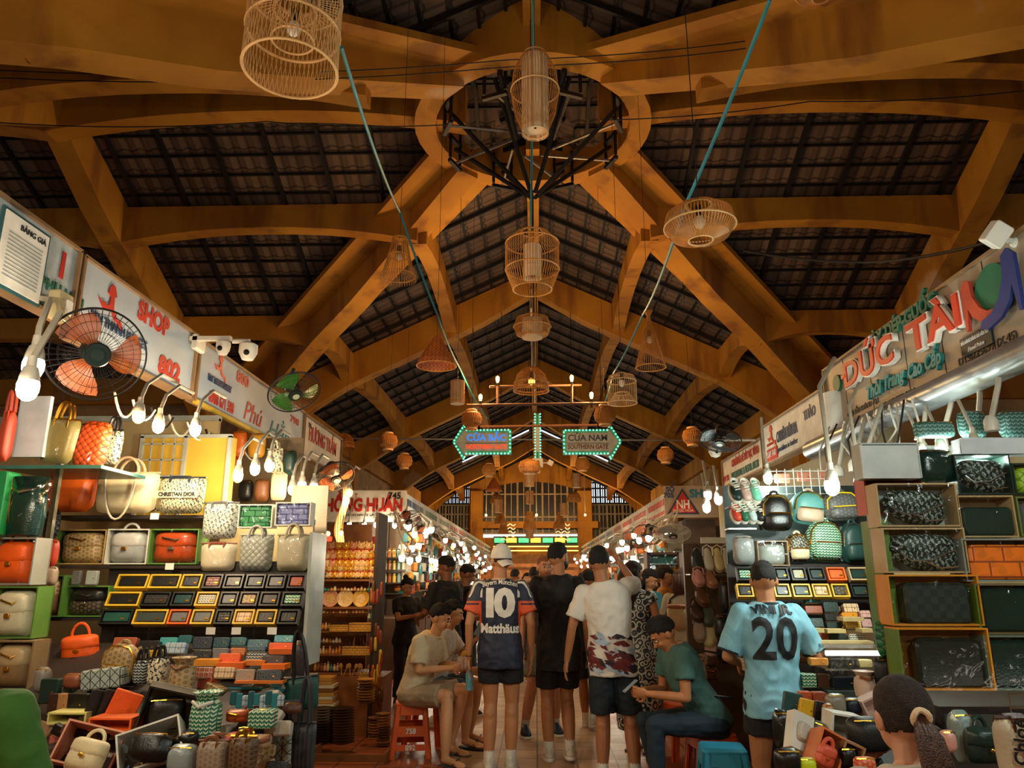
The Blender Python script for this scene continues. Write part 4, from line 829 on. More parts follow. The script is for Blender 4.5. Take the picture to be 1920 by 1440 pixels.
def bag(kind, r, Y, label, m, m2=None, d=.12, yaw=0, tilt=0, roll=0, hw=GOLD, name=None, group=None, handle=None, wrap=False, cat=None, dz=0):
    c, w, h = rect(*r, Y); m2 = m2 or m; c.z += dz
    nm = name or {'flap': 'flap_handbag', 'tote': 'tote_bag', 'pack': 'backpack', 'saddle': 'saddle_bag', 'pouch': 'pouch', 'wallet': 'wallet', 'bucket': 'drawstring_bag', 'case': 'boxy_bag'}[kind]
    t = thing(nm, label, cat or ('wallet' if kind == 'wallet' else 'backpack' if kind == 'pack' else 'bag'), c, rot=(tilt, roll, yaw), group=group)
    if kind == 'flap':
        MB().puff(w, h, d, taper=.08, p=6).build('body', m, t, smooth=2); MB().puff(w * .985, h * .56, d * .98, c=(0, -d * .07, h * .215), taper=.04, p=5, e=.4).build('flap', m2, t, smooth=2)
        f = MB().rbox((0, -d * .6, -h * .04), (w * .14, .012, h * .1), .006); f.build('clasp', hw, t)
        if handle: MB().tube(arc(w * .45, h * handle, h * .47), .008, 6).build('handle', m2, t, smooth=True)
        else: MB().tube([(-w * .42, 0, h * .42), (-w * .2, -d * .62, h * .3), (w * .1, -d * .66, h * .22), (w * .43, 0, h * .42)], .005, 5).build('chain', hw, t, smooth=True)
    elif kind == 'tote':
        MB().puff(w * .93, h, d, taper=-.1, p=8, e=.3).build('body', m, t, smooth=2); MB().tube([(-w * .5, -.01, h * .49), (w * .5, -.01, h * .49)], .006, 5).build('rim', m2, t)
        hh = handle or .4
        for y in (-d * .3, d * .2): MB().tube(arc(w * .4, h * hh, h * .48, y), .009, 6).build('handle', m2, t, smooth=True)
        f = MB()
        for s in (-1, 1): f.rbox((s * w * .2, -d * .42, h * .38), (w * .06, .01, h * .2), .006)
        f.build('handle_tab', m2, t)
    elif kind == 'pack':
        def shp(q, u, v): q.x *= 1 - .28 * max(0, v) ** 3; return q
        MB().puff(w, h, d, p=4, f=shp).build('body', m, t, smooth=2); MB().puff(w * .8, h * .42, d * .5, c=(0, -d * .4, -h * .22), p=5).build('front_pocket', m2, t, smooth=2)
        MB().tube([(-w * .44, -d * .3, -h * .1), (-w * .42, -d * .34, h * .22), (-w * .25, -d * .36, h * .42), (0, -d * .34, h * .46), (w * .25, -d * .36, h * .42), (w * .42, -d * .34, h * .22), (w * .44, -d * .3, -h * .1)], .005, 5).build('zip', hw, t, smooth=True)
        MB().tube(arc(w * .25, h * .1, h * .47), .009, 6).build('top_handle', m2, t, smooth=True); MB().tube([(-w * .33, -d * .66, -h * .03), (w * .33, -d * .66, -h * .03)], .004, 5).build('pocket_zip', hw, t)
        for s in (-1, 1): MB().tube([(s * w * .25, d * .45, h * .4), (s * w * .5, d * .6, 0), (s * w * .4, d * .4, -h * .45)], .012, 6).build('shoulder_strap', m2, t, smooth=True)
    elif kind == 'saddle':
        def shp(q, u, v): q.z -= h * .12 * u * (1 if v < 0 else .2); q.x *= 1 - .12 * max(0, -v); return q
        MB().puff(w, h * .9, d, p=3.2, f=shp).build('body', m, t, smooth=2)
        def fl(q, u, v): q.z -= h * .2 * (abs(u + .2) ** 2) * (-1 if v < 0 else 0); return q
        MB().puff(w * .9, h * .6, d * .95, c=(-w * .02, -d * .1, h * .14), p=3.5, f=fl).build('flap', m2, t, smooth=2); MB().tube([(-w * .42, -d * .5, -h * .02), (-w * .3, -d * .66, -h * .22), (0, -d * .7, -h * .2), (w * .2, -d * .66, -.01), (w * .42, -d * .45, h * .05)], .004, 5).build('piping', SIL, t, smooth=True)
        MB().tube([(-w * .1, -d * .7, -h * .24), (w * .1, -d * .7, -h * .4), (w * .4, -d * .5, -h * .36)], .004, 5).build('strap', SIL, t, smooth=True)
    elif kind == 'pouch': MB().puff(w, h, d, p=4.5).build('body', m, t, smooth=2); MB().tube([(-w * .4, -d * .25, h * .4), (0, -d * .32, h * .42), (w * .4, -d * .25, h * .4)], .004, 5).build('zip', hw, t)
    elif kind == 'case': MB().rbox((0, 0, 0), (w, d, h), min(w, h) * .18, n=4).build('body', m, t, smooth=True); MB().tube([(-w * .49, -d * .1, -h * .3), (-w * .49, -d * .1, h * .4), (0, -d * .1, h * .5), (w * .49, -d * .1, h * .4), (w * .49, -d * .1, -h * .3)], .004, 5).build('zip', hw, t)
    elif kind == 'wallet': MB().rbox((0, 0, 0), (w, d, h), .008).build('cover', m, t, smooth=True); MB().rbox((w * .2, -d * .5, -h * .05), (w * .08, .006, h * .09), .003).build('emblem', hw, t); MB().box((0, -d * .1, -h * .5), (w * .94, d * .5, .004)).build('pages', m2, t)
    elif kind == 'bucket':
        MB().lathe([(w * .36, -h * .5), (w * .42, -h * .48), (w * .46, -h * .1), (w * .42, h * .2), (w * .28, h * .32), (w * .44, h * .5), (w * .36, h * .46), (w * .2, h * .34)], 20, sy=d / w).build('body', m, t, smooth=True); MB().tube([(-w * .3, -d * .3, h * .3), (0, -d * .55, h * .22), (w * .3, -d * .3, h * .3)], .008, 6).build('drawstring', m2, t, smooth=True)
    if wrap:
        def wv(q, u, v): q.y += .012 * sin(u * 5 + v * 3); return q
        MB().puff(w * 1.08, h * 1.06, d * 1.25, p=12, f=wv, c=(0, -.006, 0)).build('plastic_wrap', FILM, t, smooth=2)
    return t
def openbox(r, Y, label, outer, inner=None, dep=.13, th=.008, yaw=0, tilt=0, roll=0, wrap=False, name='display_box', side=None, group=None):
    c, w, h = rect(*r, Y); t = thing(name, label, 'box', c + Vector((0, dep * .25, 0)), rot=(tilt, roll, yaw), group=group); inner = inner or outer
    MB().box((0, dep / 2, 0), (w, th, h)).build('back', inner, t)
    for s in (-1, 1): MB().box((s * (w - th) / 2, 0, 0), (th, dep, h - 2 * th)).build('side', (side if side and s < 0 else outer), t)
    for s in (-1, 1): MB().box((0, 0, s * (h - th) / 2), (w, dep, th)).build('top_edge' if s > 0 else 'bottom_edge', outer, t)
    if wrap:
        n = 8; vs = [(w * (i / n - .5), -dep / 2 - .004 + .006 * sin(i * 2.1 + j * 1.3), h * (j / n - .5)) for j in range(n + 1) for i in range(n + 1)]
        MB().add(vs, [(j * (n + 1) + i, j * (n + 1) + i + 1, (j + 1) * (n + 1) + i + 1, (j + 1) * (n + 1) + i) for j in range(n) for i in range(n)]).build('plastic_wrap', FILM, t, smooth=2)
    return t
def inset(r, l=.06, t=.08, rr=.06, b=.03): w, h = r[2] - r[0], r[3] - r[1]; return (r[0] + w * l, r[1] + h * t, r[2] - w * rr, r[3] - h * b)
def boxed(kind, r, Y, blabel, glabel, outer, m, inner=None, m2=None, side=None, wrap=True, ins=None, **k):
    openbox(r, Y, blabel, outer, inner, side=side, wrap=wrap, dep=k.get('bd', .14)); k.pop('bd', 0)
    return bag(kind, ins or inset(r), Y + .02, glabel, m, m2, **k)
def shelf(x0, x1, y, Y, label, m=None, dep=.3, th=.02, name='shelf_board'):
    a = P(x0, y, Y - .08); b = P(x1, y, Y - .08); return tag(MB().box(((a.x + b.x) / 2, Y - .08 + dep / 2, (a.z + b.z) / 2 - th / 2), (b.x - a.x, dep, th)).build(name, m or WOODD), label, 'shelf')
def slab(name, c, d, m, label, cat): return tag(MB().box(c, d).build(name, m), label, cat)
# ---- left bag stall: backing, cupboard and counter
def partition(x0, x1, Y, z1, label, m): t = thing('stall_partition', label, 'partition', ((x0 + x1) / 2, Y, 0)); MB().box((0, 0, z1 / 2), (x1 - x0, .04, z1)).build('panel', m, t); MB().box((0, 0, z1), (x1 - x0, .07, .04)).build('top_rail', GREYS, t); return t
partition(-4.6, -2.42, 5.56, 2.72, 'cream panel wall behind the left bag display', CREAMP)
partition(-2.3, -1.62, 5.5, 1.93, 'low cream panel behind the stacked wrapped totes', CREAMP); slab('white_board', P(580, 955, 5.7), (.28, .02, .36), L('#8f7f60'), 'pale square board behind the small bulbs at the stall corner', 'board')
t = thing('yellow_cupboard', 'yellow cupboard with a barred door behind the tote bags', 'cupboard', P(350, 895, 5.44)); c, w_, h_ = rect(268, 825, 432, 975, 5.44)
MB().box((0, 0, 0), (w_, .12, h_)).build('body', YEL, t)
for x in (-.5, .0, .5): MB().box((x * w_, -.065, 0), (.025, .03, h_)).build('door_frame', GREYS, t)
for z in (.5, -.5): MB().box((0, -.065, z * h_), (w_ + .025, .03, .025)).build('door_frame', GREYS, t)
g = MB()
for k in range(5): g.box((-w_ * .25, -.08, h_ * (.4 - .2 * k)), (w_ * .46, .008, .01))
for k in range(3): g.box((-w_ * (.12 + .13 * k), -.08, 0), (.01, .008, h_ * .95))
g.build('grille', GREYS, t)
slab('display_counter', (-2.85, 5.1, .45), (2.7, .7, .9), WOODD, 'dark wooden counter carrying the left bag display', 'counter')
# upper left shelf goods
shelf(0, 190, 872, 4.25, 'teal edged glass shelf at the upper left', mat('teal_shelf', '#3b6e66', .25), .5)
slab('white_board', P(62, 800, 4.2), (.18, .03, .36), mat('white_foam', '#c9d4de', .5), 'leaning white foam board on the upper left shelf', 'board').rotation_euler = (0, .12, 0) if False else (0, 0, 0)
bag('tote', (80, 785, 145, 868), 4.25, 'clear bag of gold trinkets on the upper left shelf', L('#8f8050', .3), GOLD, d=.08, wrap=True, roll=.1)
bag('pouch', (142, 790, 205, 882), 4.3, 'orange quilted bag wrapped in plastic on the upper left shelf', QLO, d=.1, wrap=True, roll=.12)
bag('tote', (192, 806, 228, 870), 4.6, 'dark patterned tote right of the orange quilted bag', OBLN, BK, d=.08, roll=.05)
bag('tote', (4, 770, 22, 865), 4.1, 'red and white bag at the extreme upper left', L('#b8452a'), d=.08); 
bag('case', (-12, 885, 20, 1005), 4.1, 'bright green box edge at the left border', L('#1f8a4a', .4), d=.12)
bag('bucket', (12, 895, 90, 1005), 4.15, 'dark green slouchy bag in clear wrap at the left border', DGG, SIL, d=.16, wrap=True)
boxed('flap', (-8, 1008, 70, 1096), 4.15, 'clear box at left holding an orange flap bag', 'orange flap bag with scarf in a clear box at the left border', L('#9a9a90', .4), ORF, handle=.5)
boxed('flap', (-8, 1099, 73, 1196), 4.15, 'green lined box at left holding a cream bag', 'large cream flap bag in the green lined box at the left border', L('#5f8a3a'), L('#c9c3a4', .35), d=.14)
boxed('flap', (-8, 1200, 66, 1292), 4.1, 'box of brown bags beneath the cream bag', 'brown and beige bag bundled with chains at the left border', L('#8c7350'), L('#8a6a44'), m2=L('#b59a70'))
slab('stall_post', P(78, 1100, 4.4), (.03, .03, 1.9), SIL, 'thin metal post between the left border boxes and the shelves', 'post')
for k, (x0, y0, x1, y1, m, l) in enumerate([(82, 955, 112, 1010, QLK, 'black and white'), (80, 1012, 110, 1062, L('#c9462a'), 'red'), (84, 1062, 108, 1098, L('#c0a890'), 'pale')]): bag('pouch', (x0, y0, x1, y1), 4.6, '%s small bag hanging behind the metal post' % l, m, d=.06)
# rows on shelves (facing the aisle mouth)
shelf(90, 390, 966, 4.95, 'shelf under the orange and cream totes', WOODD)
bag('tote', (92, 892, 178, 960), 4.9, 'orange smooth leather tote on the top shelf', ORG, ORG, d=.16, handle=.01)
bag('tote', (180, 886, 298, 962), 4.85, 'large cream canvas tote with chain straps on the top shelf', CRM, L('#c9a680'), d=.16, handle=.38)
MB_ = MB().tube([(-.1 * cos(pi * q / 12) , -.11, .12 - .3 * sin(pi * q / 12)) for q in range(13)], .007, 6); tag(MB_.build('strap', L('#d8c7a8'), None, smooth=True, loc=P(240, 924, 4.85)), 'long cream chain strap hanging down over the cream tote', 'strap')
t = bag('tote', (298, 895, 385, 963), 4.85, 'navy and cream patterned book tote in clear plastic on the top shelf', PT('oblique', '#c9bd98', '#222a36', 50), NVY, d=.13, handle=.01, wrap=True); MB().box((0, -.075, 0), (.27, .004, .045)).build('name_band', CRM, t); text('CHRISTIAN DIOR', .035, NVY, (0, -.08, 0), t, off=.001, width=.24)
shelf(112, 380, 1060, 4.95, 'shelf under the three boxed flap bags', WOODD)
boxed('flap', (112, 993, 202, 1058), 4.9, 'tan box with green side holding the beige monogram bag', 'beige monogram flap bag with horsebit clasp in a tan box', L('#a98d52'), MON, side=L('#5f8a3a'), m2=MON, wrap=False)
boxed('flap', (204, 992, 282, 1058), 4.9, 'white box holding the grey fabric handbag', 'grey fabric bag with top handle in a white box', WHB, L('#9c9c98'), m2=L('#b4b2aa'), handle=.3)
boxed('flap', (284, 992, 375, 1058), 4.9, 'green box holding the red brown jewelled bag', 'red brown flap bag with jewelled clasp in a green box', L('#5f8a3a'), L('#a8431c', .2), hw=SIL)
shelf(376, 588, 1073, 4.95, 'shelf under the stacked wrapped totes', WOODD)
bag('tote', (380, 942, 447, 1010), 4.9, 'clear mesh tote with grey pattern beside the green woven wallet', PT('oblique', '#c9c6b8', '#5a5a58', 40), GRY, d=.1, wrap=True, handle=.01)
boxed('case', (449, 946, 513, 990), 4.9, 'white box around the green woven wallet', 'green woven leather wallet bag in a white box', WHB, WVG, d=.06, bd=.1); boxed('case', (518, 942, 584, 986), 4.9, 'white box around the violet woven wallet', 'violet blue woven leather wallet bag in a white box', WHB, WVP, d=.06, bd=.1)
bag('tote', (376, 1018, 443, 1071), 4.9, 'cream tote with brown straps and band in clear wrap', L('#d2c0a2'), L('#8a4a30'), d=.1, wrap=True, handle=.01); bag('tote', (449, 1002, 513, 1071), 4.9, 'grey dotted tote wrapped in shiny plastic', PT('quilt', '#a8a498', '#8f8b7e', 24), L('#a8a498'), d=.12, wrap=True, handle=.25); bag('tote', (519, 1002, 582, 1071), 4.9, 'beige tote wrapped in shiny plastic at the right of the stack', L('#b4a68c'), L('#a59679'), d=.12, wrap=True, handle=.3)
shelf(70, 210, 1158, 4.85, 'shelf under the dark monogram bag', WOODD)
boxed('flap', (128, 1098, 208, 1156), 4.8, 'open green box holding the dark monogram bag', 'dark monogram flap bag with ring clasp in a green box', L('#5f8a3a'), MOND, m2=BK, hw=SIL); boxed('flap', (74, 1078, 122, 1156), 4.75, 'green box edge holding a brown monogram bag', 'brown monogram bag beside the dark monogram bag', L('#4f7a30'), L('#6e4c2e'), m2=MON)
for k, (x0, x1, m) in enumerate([(137, 152, GRY), (163, 184, L('#9aa29a', .3))]): bag('wallet', (x0, 1070, x1, 1096), 4.75, '%s grey purse standing on the green box' % ['small', 'taller pale'][k], m, d=.03)
# wallet rack
YB = mat('yellow_tray', '#d8ae2c', .45); BB = mat('black_tray', '#171512', .4); OB = mat('orange_tray', '#e0641a', .45)
def tray(r, Y, blabel, wlabel, bm_, wm, tilt=-.45, d=.03):
    c, w, h = rect(*r, Y); w -= .006; h -= .004; t = thing('wallet_box', blabel, 'box', c, rot=(tilt, 0, 0)); MB().box((0, .02, 0), (w, .008, h)).build('base', bm_, t); f = MB()
    for s in (-1, 1): f.box((s * (w / 2 - .005), 0, 0), (.01, .04, h)); f.box((0, 0, s * (h / 2 - .005)), (w - .02, .04, .01))
    f.build('rim', bm_, t)
    q = thing('wallet', wlabel, 'wallet', c + Matrix.Rotation(tilt, 3, 'X') @ Vector((0, -.002, 0)), rot=(tilt, 0, 0)); MB().rbox((0, 0, 0), (w - .035, d, h - .035), .006).build('cover', wm, q, smooth=True); MB().rbox((w * .22, -d * .5 - .001, -h * .12), (.022, .004, .012), .003).build('emblem', GOLD, q)
rows = [(1077, 1107, [(220, 280, YB, BK, 'black'), (281, 340, YB, BK, 'black'), (341, 380, YB, NVY, 'navy'), (382, 419, BB, WVB, 'brown woven'), (421, 458, BB, BK, 'black clasped'), (461, 499, BB, NVY, 'navy emblem'), (501, 537, BB, GRY, 'grey'), (540, 574, BB, L('#9a3f22'), 'red brown')]),
        (1110, 1140, [(202, 265, YB, BK, 'shiny black'), (267, 321, BB, WVK, 'black ridged'), (323, 366, BB, L('#22403e', .25), 'teal'), (368, 411, YB, CHW, 'cream patterned'), (413, 448, BB, GRY, 'plain grey'), (450, 486, BB, MON, 'beige monogram'), (488, 526, BB, L('#2f2825'), 'dark brown'), (529, 570, BB, CHG, 'green chevron')]),
        (1143, 1174, [(190, 250, BB, L('#1e4a40', .2), 'shiny green'), (252, 316, YB, L('#3e4440', .15), 'glossy dark'), (317, 358, OB, GRY, 'grey'), (360, 402, YB, GRY, 'slate grey'), (404, 438, BB, WVK, 'woven black'), (439, 478, YB, PLD, 'beige plaid'), (480, 520, YB, BK, 'black clasped'), (522, 562, BB, BK, 'plain black')])]
CN = {YB: 'yellow', BB: 'black', OB: 'orange'}
for ri, (y0, y1, cols) in enumerate(rows):
    rn = ['top', 'middle', 'bottom'][ri]
    for ci, (x0, x1, bm_, wm, nmw) in enumerate(cols): tray((x0, y0, x1, y1), 4.75 - ri * .06, '%s tray, %s from the left in the %s row of the left wallet rack' % (CN[bm_], ORD[ci], rn), '%s wallet, %s from the left in the %s row of the left wallet rack' % (nmw, ORD[ci], rn), bm_, wm)
slab('wallet_rack', (P(385, 1126, 4.85).x, 4.93, 1.39), (1.36, .03, .5), WOODD, 'dark sloping board behind the left wallet trays', 'rack').rotation_euler = (0, 0, 0)
slab('clear_panel', P(590, 1120, 4.6), (.02, .3, .75), mat('frosted_acrylic', '#a8b0a4', .3), 'pale upright edge panel at the right end of the left wallet rack', 'panel')
for k, x in enumerate((290, 318, 395, 443, 510)): slab('price_card', P(x, 1183 if k > 1 else [968, 1062][k], 4.55 if k > 1 else 4.8), (.055, .003, .04), WHT, 'small white price tag, %s from the left under the left display shelves' % ORD[k], 'price tag')
for k, (x0, y0, x1, y1, kd, n_, m) in enumerate([(432, 808, 462, 856, 'pouch', 'orange', L('#d8641a')), (466, 812, 498, 858, 'pouch', 'amber', L('#c98a2a', .3)), (500, 842, 530, 884, 'tote', 'white and black', OBLN), (448, 900, 474, 940, 'pouch', 'black strapped', BK), (478, 898, 505, 940, 'pouch', 'brown', BRN), (508, 885, 538, 938, 'tote', 'pale', CRM), (532, 845, 556, 890, 'pouch', 'teal', DG), (434, 856, 448, 890, 'pouch', 'red', L('#a8381c'))]):
    bag(kd, (x0, y0, x1, y1), 6.0, '%s bag hanging in plastic behind the bulbs, %s from the left' % (n_, ORD[k]), m, d=.1, wrap=k < 3)
slab('stall_partition', (-2.45, 6.3, 1.35), (.9, .04, 2.7), L('#6a5638'), 'brown backing panel behind the hanging plastic wrapped bags', 'partition')
# stepped pile in front: slope from the counter towards the camera
SLA, SLB = P(380, 1190, 4.55), P(380, 1440, 3.4); SK = (SLA.z - SLB.z) / (SLA.y - SLB.y)
def onslope(px, py):
    d = ray(px, py); k = (SLB.z + SK * (0 - SLB.y) - CAMZ) / (d.z - SK * d.y); return CO + d * k
def Ys(px, py): return onslope(px, py).y
mb = MB(); x0, x1 = -4.2, -1.42
mb.prism([(SLB.y, 0), (SLA.y, 0), (SLA.y, SLA.z), (SLB.y, SLB.z)][::1], x0, x1, f=lambda x, y, z: (y, x, z - .05 if z > .1 else 0)); tag(mb.build('stepped_counter', WOODD, clean=True), 'dark sloping table heaped with purses at the lower left', 'counter')
TEA = L('#1f5a60', .3)
low = [(215, 1196, 258, 1218, 'plastic bundle', L('#a8583c', .3)), (262, 1202, 300, 1224, 'black', BK), (302, 1196, 335, 1212, 'pale teal wrapped', L('#4a9a9a', .25)), (312, 1206, 350, 1226, 'blue plaid', PLB), (337, 1192, 362, 1208, 'teal wrapped', TEA), (364, 1195, 400, 1218, 'navy orange edged', NVY), (402, 1196, 432, 1216, 'dark teal', L('#163e44', .3)), (434, 1196, 464, 1212, 'shiny teal', TEA), (466, 1200, 505, 1218, 'blue grey', L('#35606a', .3)), (516, 1192, 552, 1206, 'clear blue', L('#3a8a90', .2)),
       (365, 1220, 398, 1240, 'plain black', BK), (400, 1216, 430, 1236, 'grey banded', GRY), (413, 1226, 452, 1246, 'orange', ORF), (433, 1216, 462, 1230, 'amber', L('#b8672a')), (464, 1224, 502, 1241, 'navy chevron', CHN), (466, 1212, 500, 1222, 'steel blue', L('#3a5a68')), (494, 1230, 534, 1248, 'brown edged black', L('#3a241a')), (506, 1206, 552, 1220, 'orange boxed', ORF),
       (368, 1252, 402, 1272, 'red plaid', PT('plaid', '#a8503c', '#d8c8a8', 40)), (404, 1252, 442, 1272, 'cream plaid', PLD), (445, 1256, 480, 1278, 'taupe scalloped', L('#9a826c')), (482, 1256, 530, 1280, 'wide black', BK)]
for k, (x0, y0, x1, y1, n_, m) in enumerate(low): bag('wallet', (x0, y0, x1, y1), Ys((x0 + x1) / 2, y1) + .02, '%s wallet standing in the lower left wallet display under the rack' % n_, m, CRM, d=.045, tilt=-.25)
for k, (x0, y0, x1, y1, n_, m) in enumerate([(262, 1222, 302, 1232, 'yellow', YB), (366, 1238, 412, 1250, 'yellow orange', L('#e0902a')), (408, 1244, 458, 1256, 'orange', OB), (458, 1240, 498, 1249, 'pale orange', L('#e8802a')), (492, 1247, 536, 1257, 'bright orange', L('#f0701a')), (506, 1218, 554, 1228, 'long orange', L('#e86a20')), (442, 1278, 532, 1283, 'thin orange', L('#d8701f'))]):
    c, w, h = rect(x0, y0, x1, y1, Ys(x0, y1)); slab('shallow_tray', c + Vector((0, .03, .005)), (w, .1, h), m, '%s box lid lying among the lower left wallets' % n_, 'tray')
slab('acrylic_divider', P(480, 1291, 4.15) + Vector((0, 0, .005)), (.34, .14, .02), mat('blue_acrylic', '#3c8a92', .15), 'blue clear acrylic shelf edge over the crossbody purses', 'shelf')
for k in range(9): bag('wallet', (432 + k * 11, 1296 + (k % 3) * 4, 444 + k * 11, 1322 + (k % 2) * 6), Ys(440 + 9 * k, 1325), '%s blue wrapped purse from the left under the acrylic shelf' % ORD[k].capitalize(), [TEA, L('#2f7a84', .2), PLB][k % 3], WHT, d=.03, yaw=.3)
def pile(kind, r, label, m, m2=None, **k):
    return bag(kind, r, Ys((r[0] + r[2]) / 2, r[3]) + k.pop('dy', 0), label, m, m2, **k)
bag('flap', (117, 1190, 184, 1243), 4.45, 'bright orange handbag sitting on an orange lid', ORF, ORF, d=.12, handle=.45, yaw=.2, roll=-.1)
slab('shallow_tray', P(142, 1246, 4.4), (.33, .2, .06), OB, 'orange box lid under the orange handbag', 'tray').rotation_euler = (0, -.08, .15)
pile('pack', (195, 1206, 262, 1276), 'beige monogram backpack with white rolled handle and red stripe', MON, MON, d=.12, roll=.1); pile('case', (160, 1252, 236, 1290), 'silver geometric panelled bag lying in the left heap', TRI_, BK, d=.1, roll=-.12)
pile('tote', (255, 1236, 278, 1284), 'grey chevron bag edge beside the beige backpack', CHN, BK, d=.1); pile('tote', (280, 1232, 314, 1286), 'black and white scarf trimmed bag', OBLN, BK, d=.1); pile('bucket', (317, 1232, 368, 1302), 'beige monogram bucket bag with white padlock', MON, BRN, d=.14)
pile('pouch', (68, 1250, 92, 1300), 'grey knitted pouch at the left of the heap', L('#7d766a'), d=.08); pile('pouch', (120, 1262, 158, 1292), 'brown rolled pouch behind the silver panelled bag', L('#8a4a2c'), d=.08); pile('wallet', (78, 1272, 112, 1318), 'tall dark green wallet at the left of the heap', DG, d=.04)
for k in range(3): pile('wallet', (166 + k * 24, 1294, 200 + k * 24, 1346), '%s of three white edged black wallets fanned in an orange box' % ['Left', 'Middle', 'Right'][k], BK, WHT, d=.025, yaw=.7, roll=.25)
pile('wallet', (208, 1296, 258, 1350), 'orange wallet leaning beside the fanned black wallets', ORF, d=.03, yaw=.4, roll=.35); openbox((172, 1344, 252, 1368), Ys(210, 1366) - .06, 'orange box holding the fanned black wallets', OB, dep=.12)
openbox((96, 1334, 168, 1356), Ys(130, 1355), 'pale yellow box lid holding dark purses at the left', mat('pale_yellow_card', '#d8cf7a', .5), dep=.12)
for k, (x0, x1, m, n_) in enumerate([(92, 112, L('#3a2018'), 'dark brown'), (108, 130, L('#a8784a'), 'tan'), (124, 166, BK, 'black emblem')]): pile('wallet', (x0, 1300, x1, 1338), '%s purse standing in the pale yellow lid' % n_, m, CRM, d=.03, dy=.03)
for k in range(6): pile('wallet', (100 + k * 17, 1358 + k, 122 + k * 17, 1378 + k), '%s dark purse lying in the row under the pale yellow lid' % ORD[k].capitalize(), [BK, L('#5a3a28'), NVY][k % 3], d=.03, roll=.4)
openbox((262, 1292, 350, 1384), Ys(305, 1384) + .05, 'large black gift box tipped open with white paper', BK, WHB, dep=.18, yaw=.35, roll=.25); pile('pouch', (278, 1305, 345, 1372), 'black bag with gold chain inside the black gift box', BK, d=.1, yaw=.35)
pile('bucket', (356, 1296, 418, 1378), 'green chevron drawstring bag with wide white strap', CHG, WHB, d=.17); pile('flap', (424, 1330, 468, 1354), 'orange brown crossbody purse under the acrylic shelf', L('#a8481c', .3), d=.08); pile('case', (470, 1330, 516, 1364), 'green chevron box purse with brown edge', CHG, L('#a8481c'), d=.08)
openbox((108, 1372, 214, 1452), Ys(160, 1440) + .1, 'salmon pink open box holding a cream bag', mat('salmon_card', '#d98a68', .5), WHB, dep=.2, yaw=.2, roll=.25, tilt=-.4); pile('flap', (128, 1385, 200, 1450), 'cream bag with curved handle in the salmon box', L('#d8c79a'), d=.1, tilt=-.4, roll=.2, handle=.3)
openbox((225, 1372, 335, 1452), Ys(280, 1440) + .1, 'white open box holding a black and gold bag', WHB, WHB, dep=.2, yaw=.3, roll=-.3, tilt=-.5); pile('pouch', (245, 1375, 320, 1430), 'black bag with gold ornament in the white box', BK, GOLD, d=.12, tilt=-.5, hw=GOLD)
for k, (x0, y0, x1, y1, n_, kd, m) in enumerate([(372, 1386, 430, 1450, 'taupe monogram tote with leather tag', 'tote', PT('mono', '#9a8570', '#7d6a58', 50)), (432, 1378, 482, 1450, 'brown monogram bag with a yellow zip', 'tote', PT('mono', '#6e5238', '#3d2a1a', 50)), (468, 1378, 508, 1402, 'small beige purse above the brown bag', 'flap', L('#a88a68')), (424, 1374, 448, 1388, 'small red purse end in the lower heap', 'pouch', L('#b8401c')), (318, 1394, 368, 1450, 'crumpled grey plastic wrapped bag', 'pouch', L('#8f9a9a', .2)), (340, 1370, 372, 1394, 'black strap bundle in the lower heap', 'pouch', BK)]):
    pile(kd, (x0, y0, x1, y1), n_ + ' at the bottom', m, GOLD if 'zip' in n_ else L('#7a4522'), d=.12, dy=-.02, handle=.15 if kd == 'tote' else None)
for k, (px, py, n_) in enumerate([(300, 1290, 'left'), (230, 1285, 'right')]): pass
bag('tote', (534, 1268, 597, 1332), 4.1, 'teal green tote hanging by thin straps at the stall corner', L('#0f4a44', .5), BK, d=.05, handle=1.4, yaw=.1, roll=-.12); bag('tote', (520, 1348, 548, 1450), 4.15, 'white black triangle patterned bag at the stall corner', TRI_, BK, d=.08); bag('tote', (546, 1352, 592, 1450), 4.0, 'charcoal grey ribbed tote hanging lowest at the stall corner', PT('stripe', '#34393c', '#24282b', 50), d=.08, handle=.9); bag('pouch', (548, 1200, 572, 1290), 4.3, 'bundle of dark tassels and straps at the stall corner', L('#2a1a18'), d=.08)
random.seed(31)
for k in range(70):
    px = random.uniform(70, 540); py = random.uniform(1255, 1435); FC = [BK, BRN, NVY, L('#5a3a28'), L('#8a6a4a'), DG, MON, L('#b8b0a0'), GRY, L('#9a3f22')]
    pile(random.choice(['wallet', 'pouch', 'case']), (px, py, px + random.uniform(22, 40), py + random.uniform(18, 30)), 'small purse filling the gaps of the lower left heap', random.choice(FC), d=.06, dy=.1, roll=random.uniform(-.5, .5), tilt=random.uniform(-.7, 0), yaw=random.uniform(-.6, .6), group='small purses filling the lower left heap', dz=-.03)
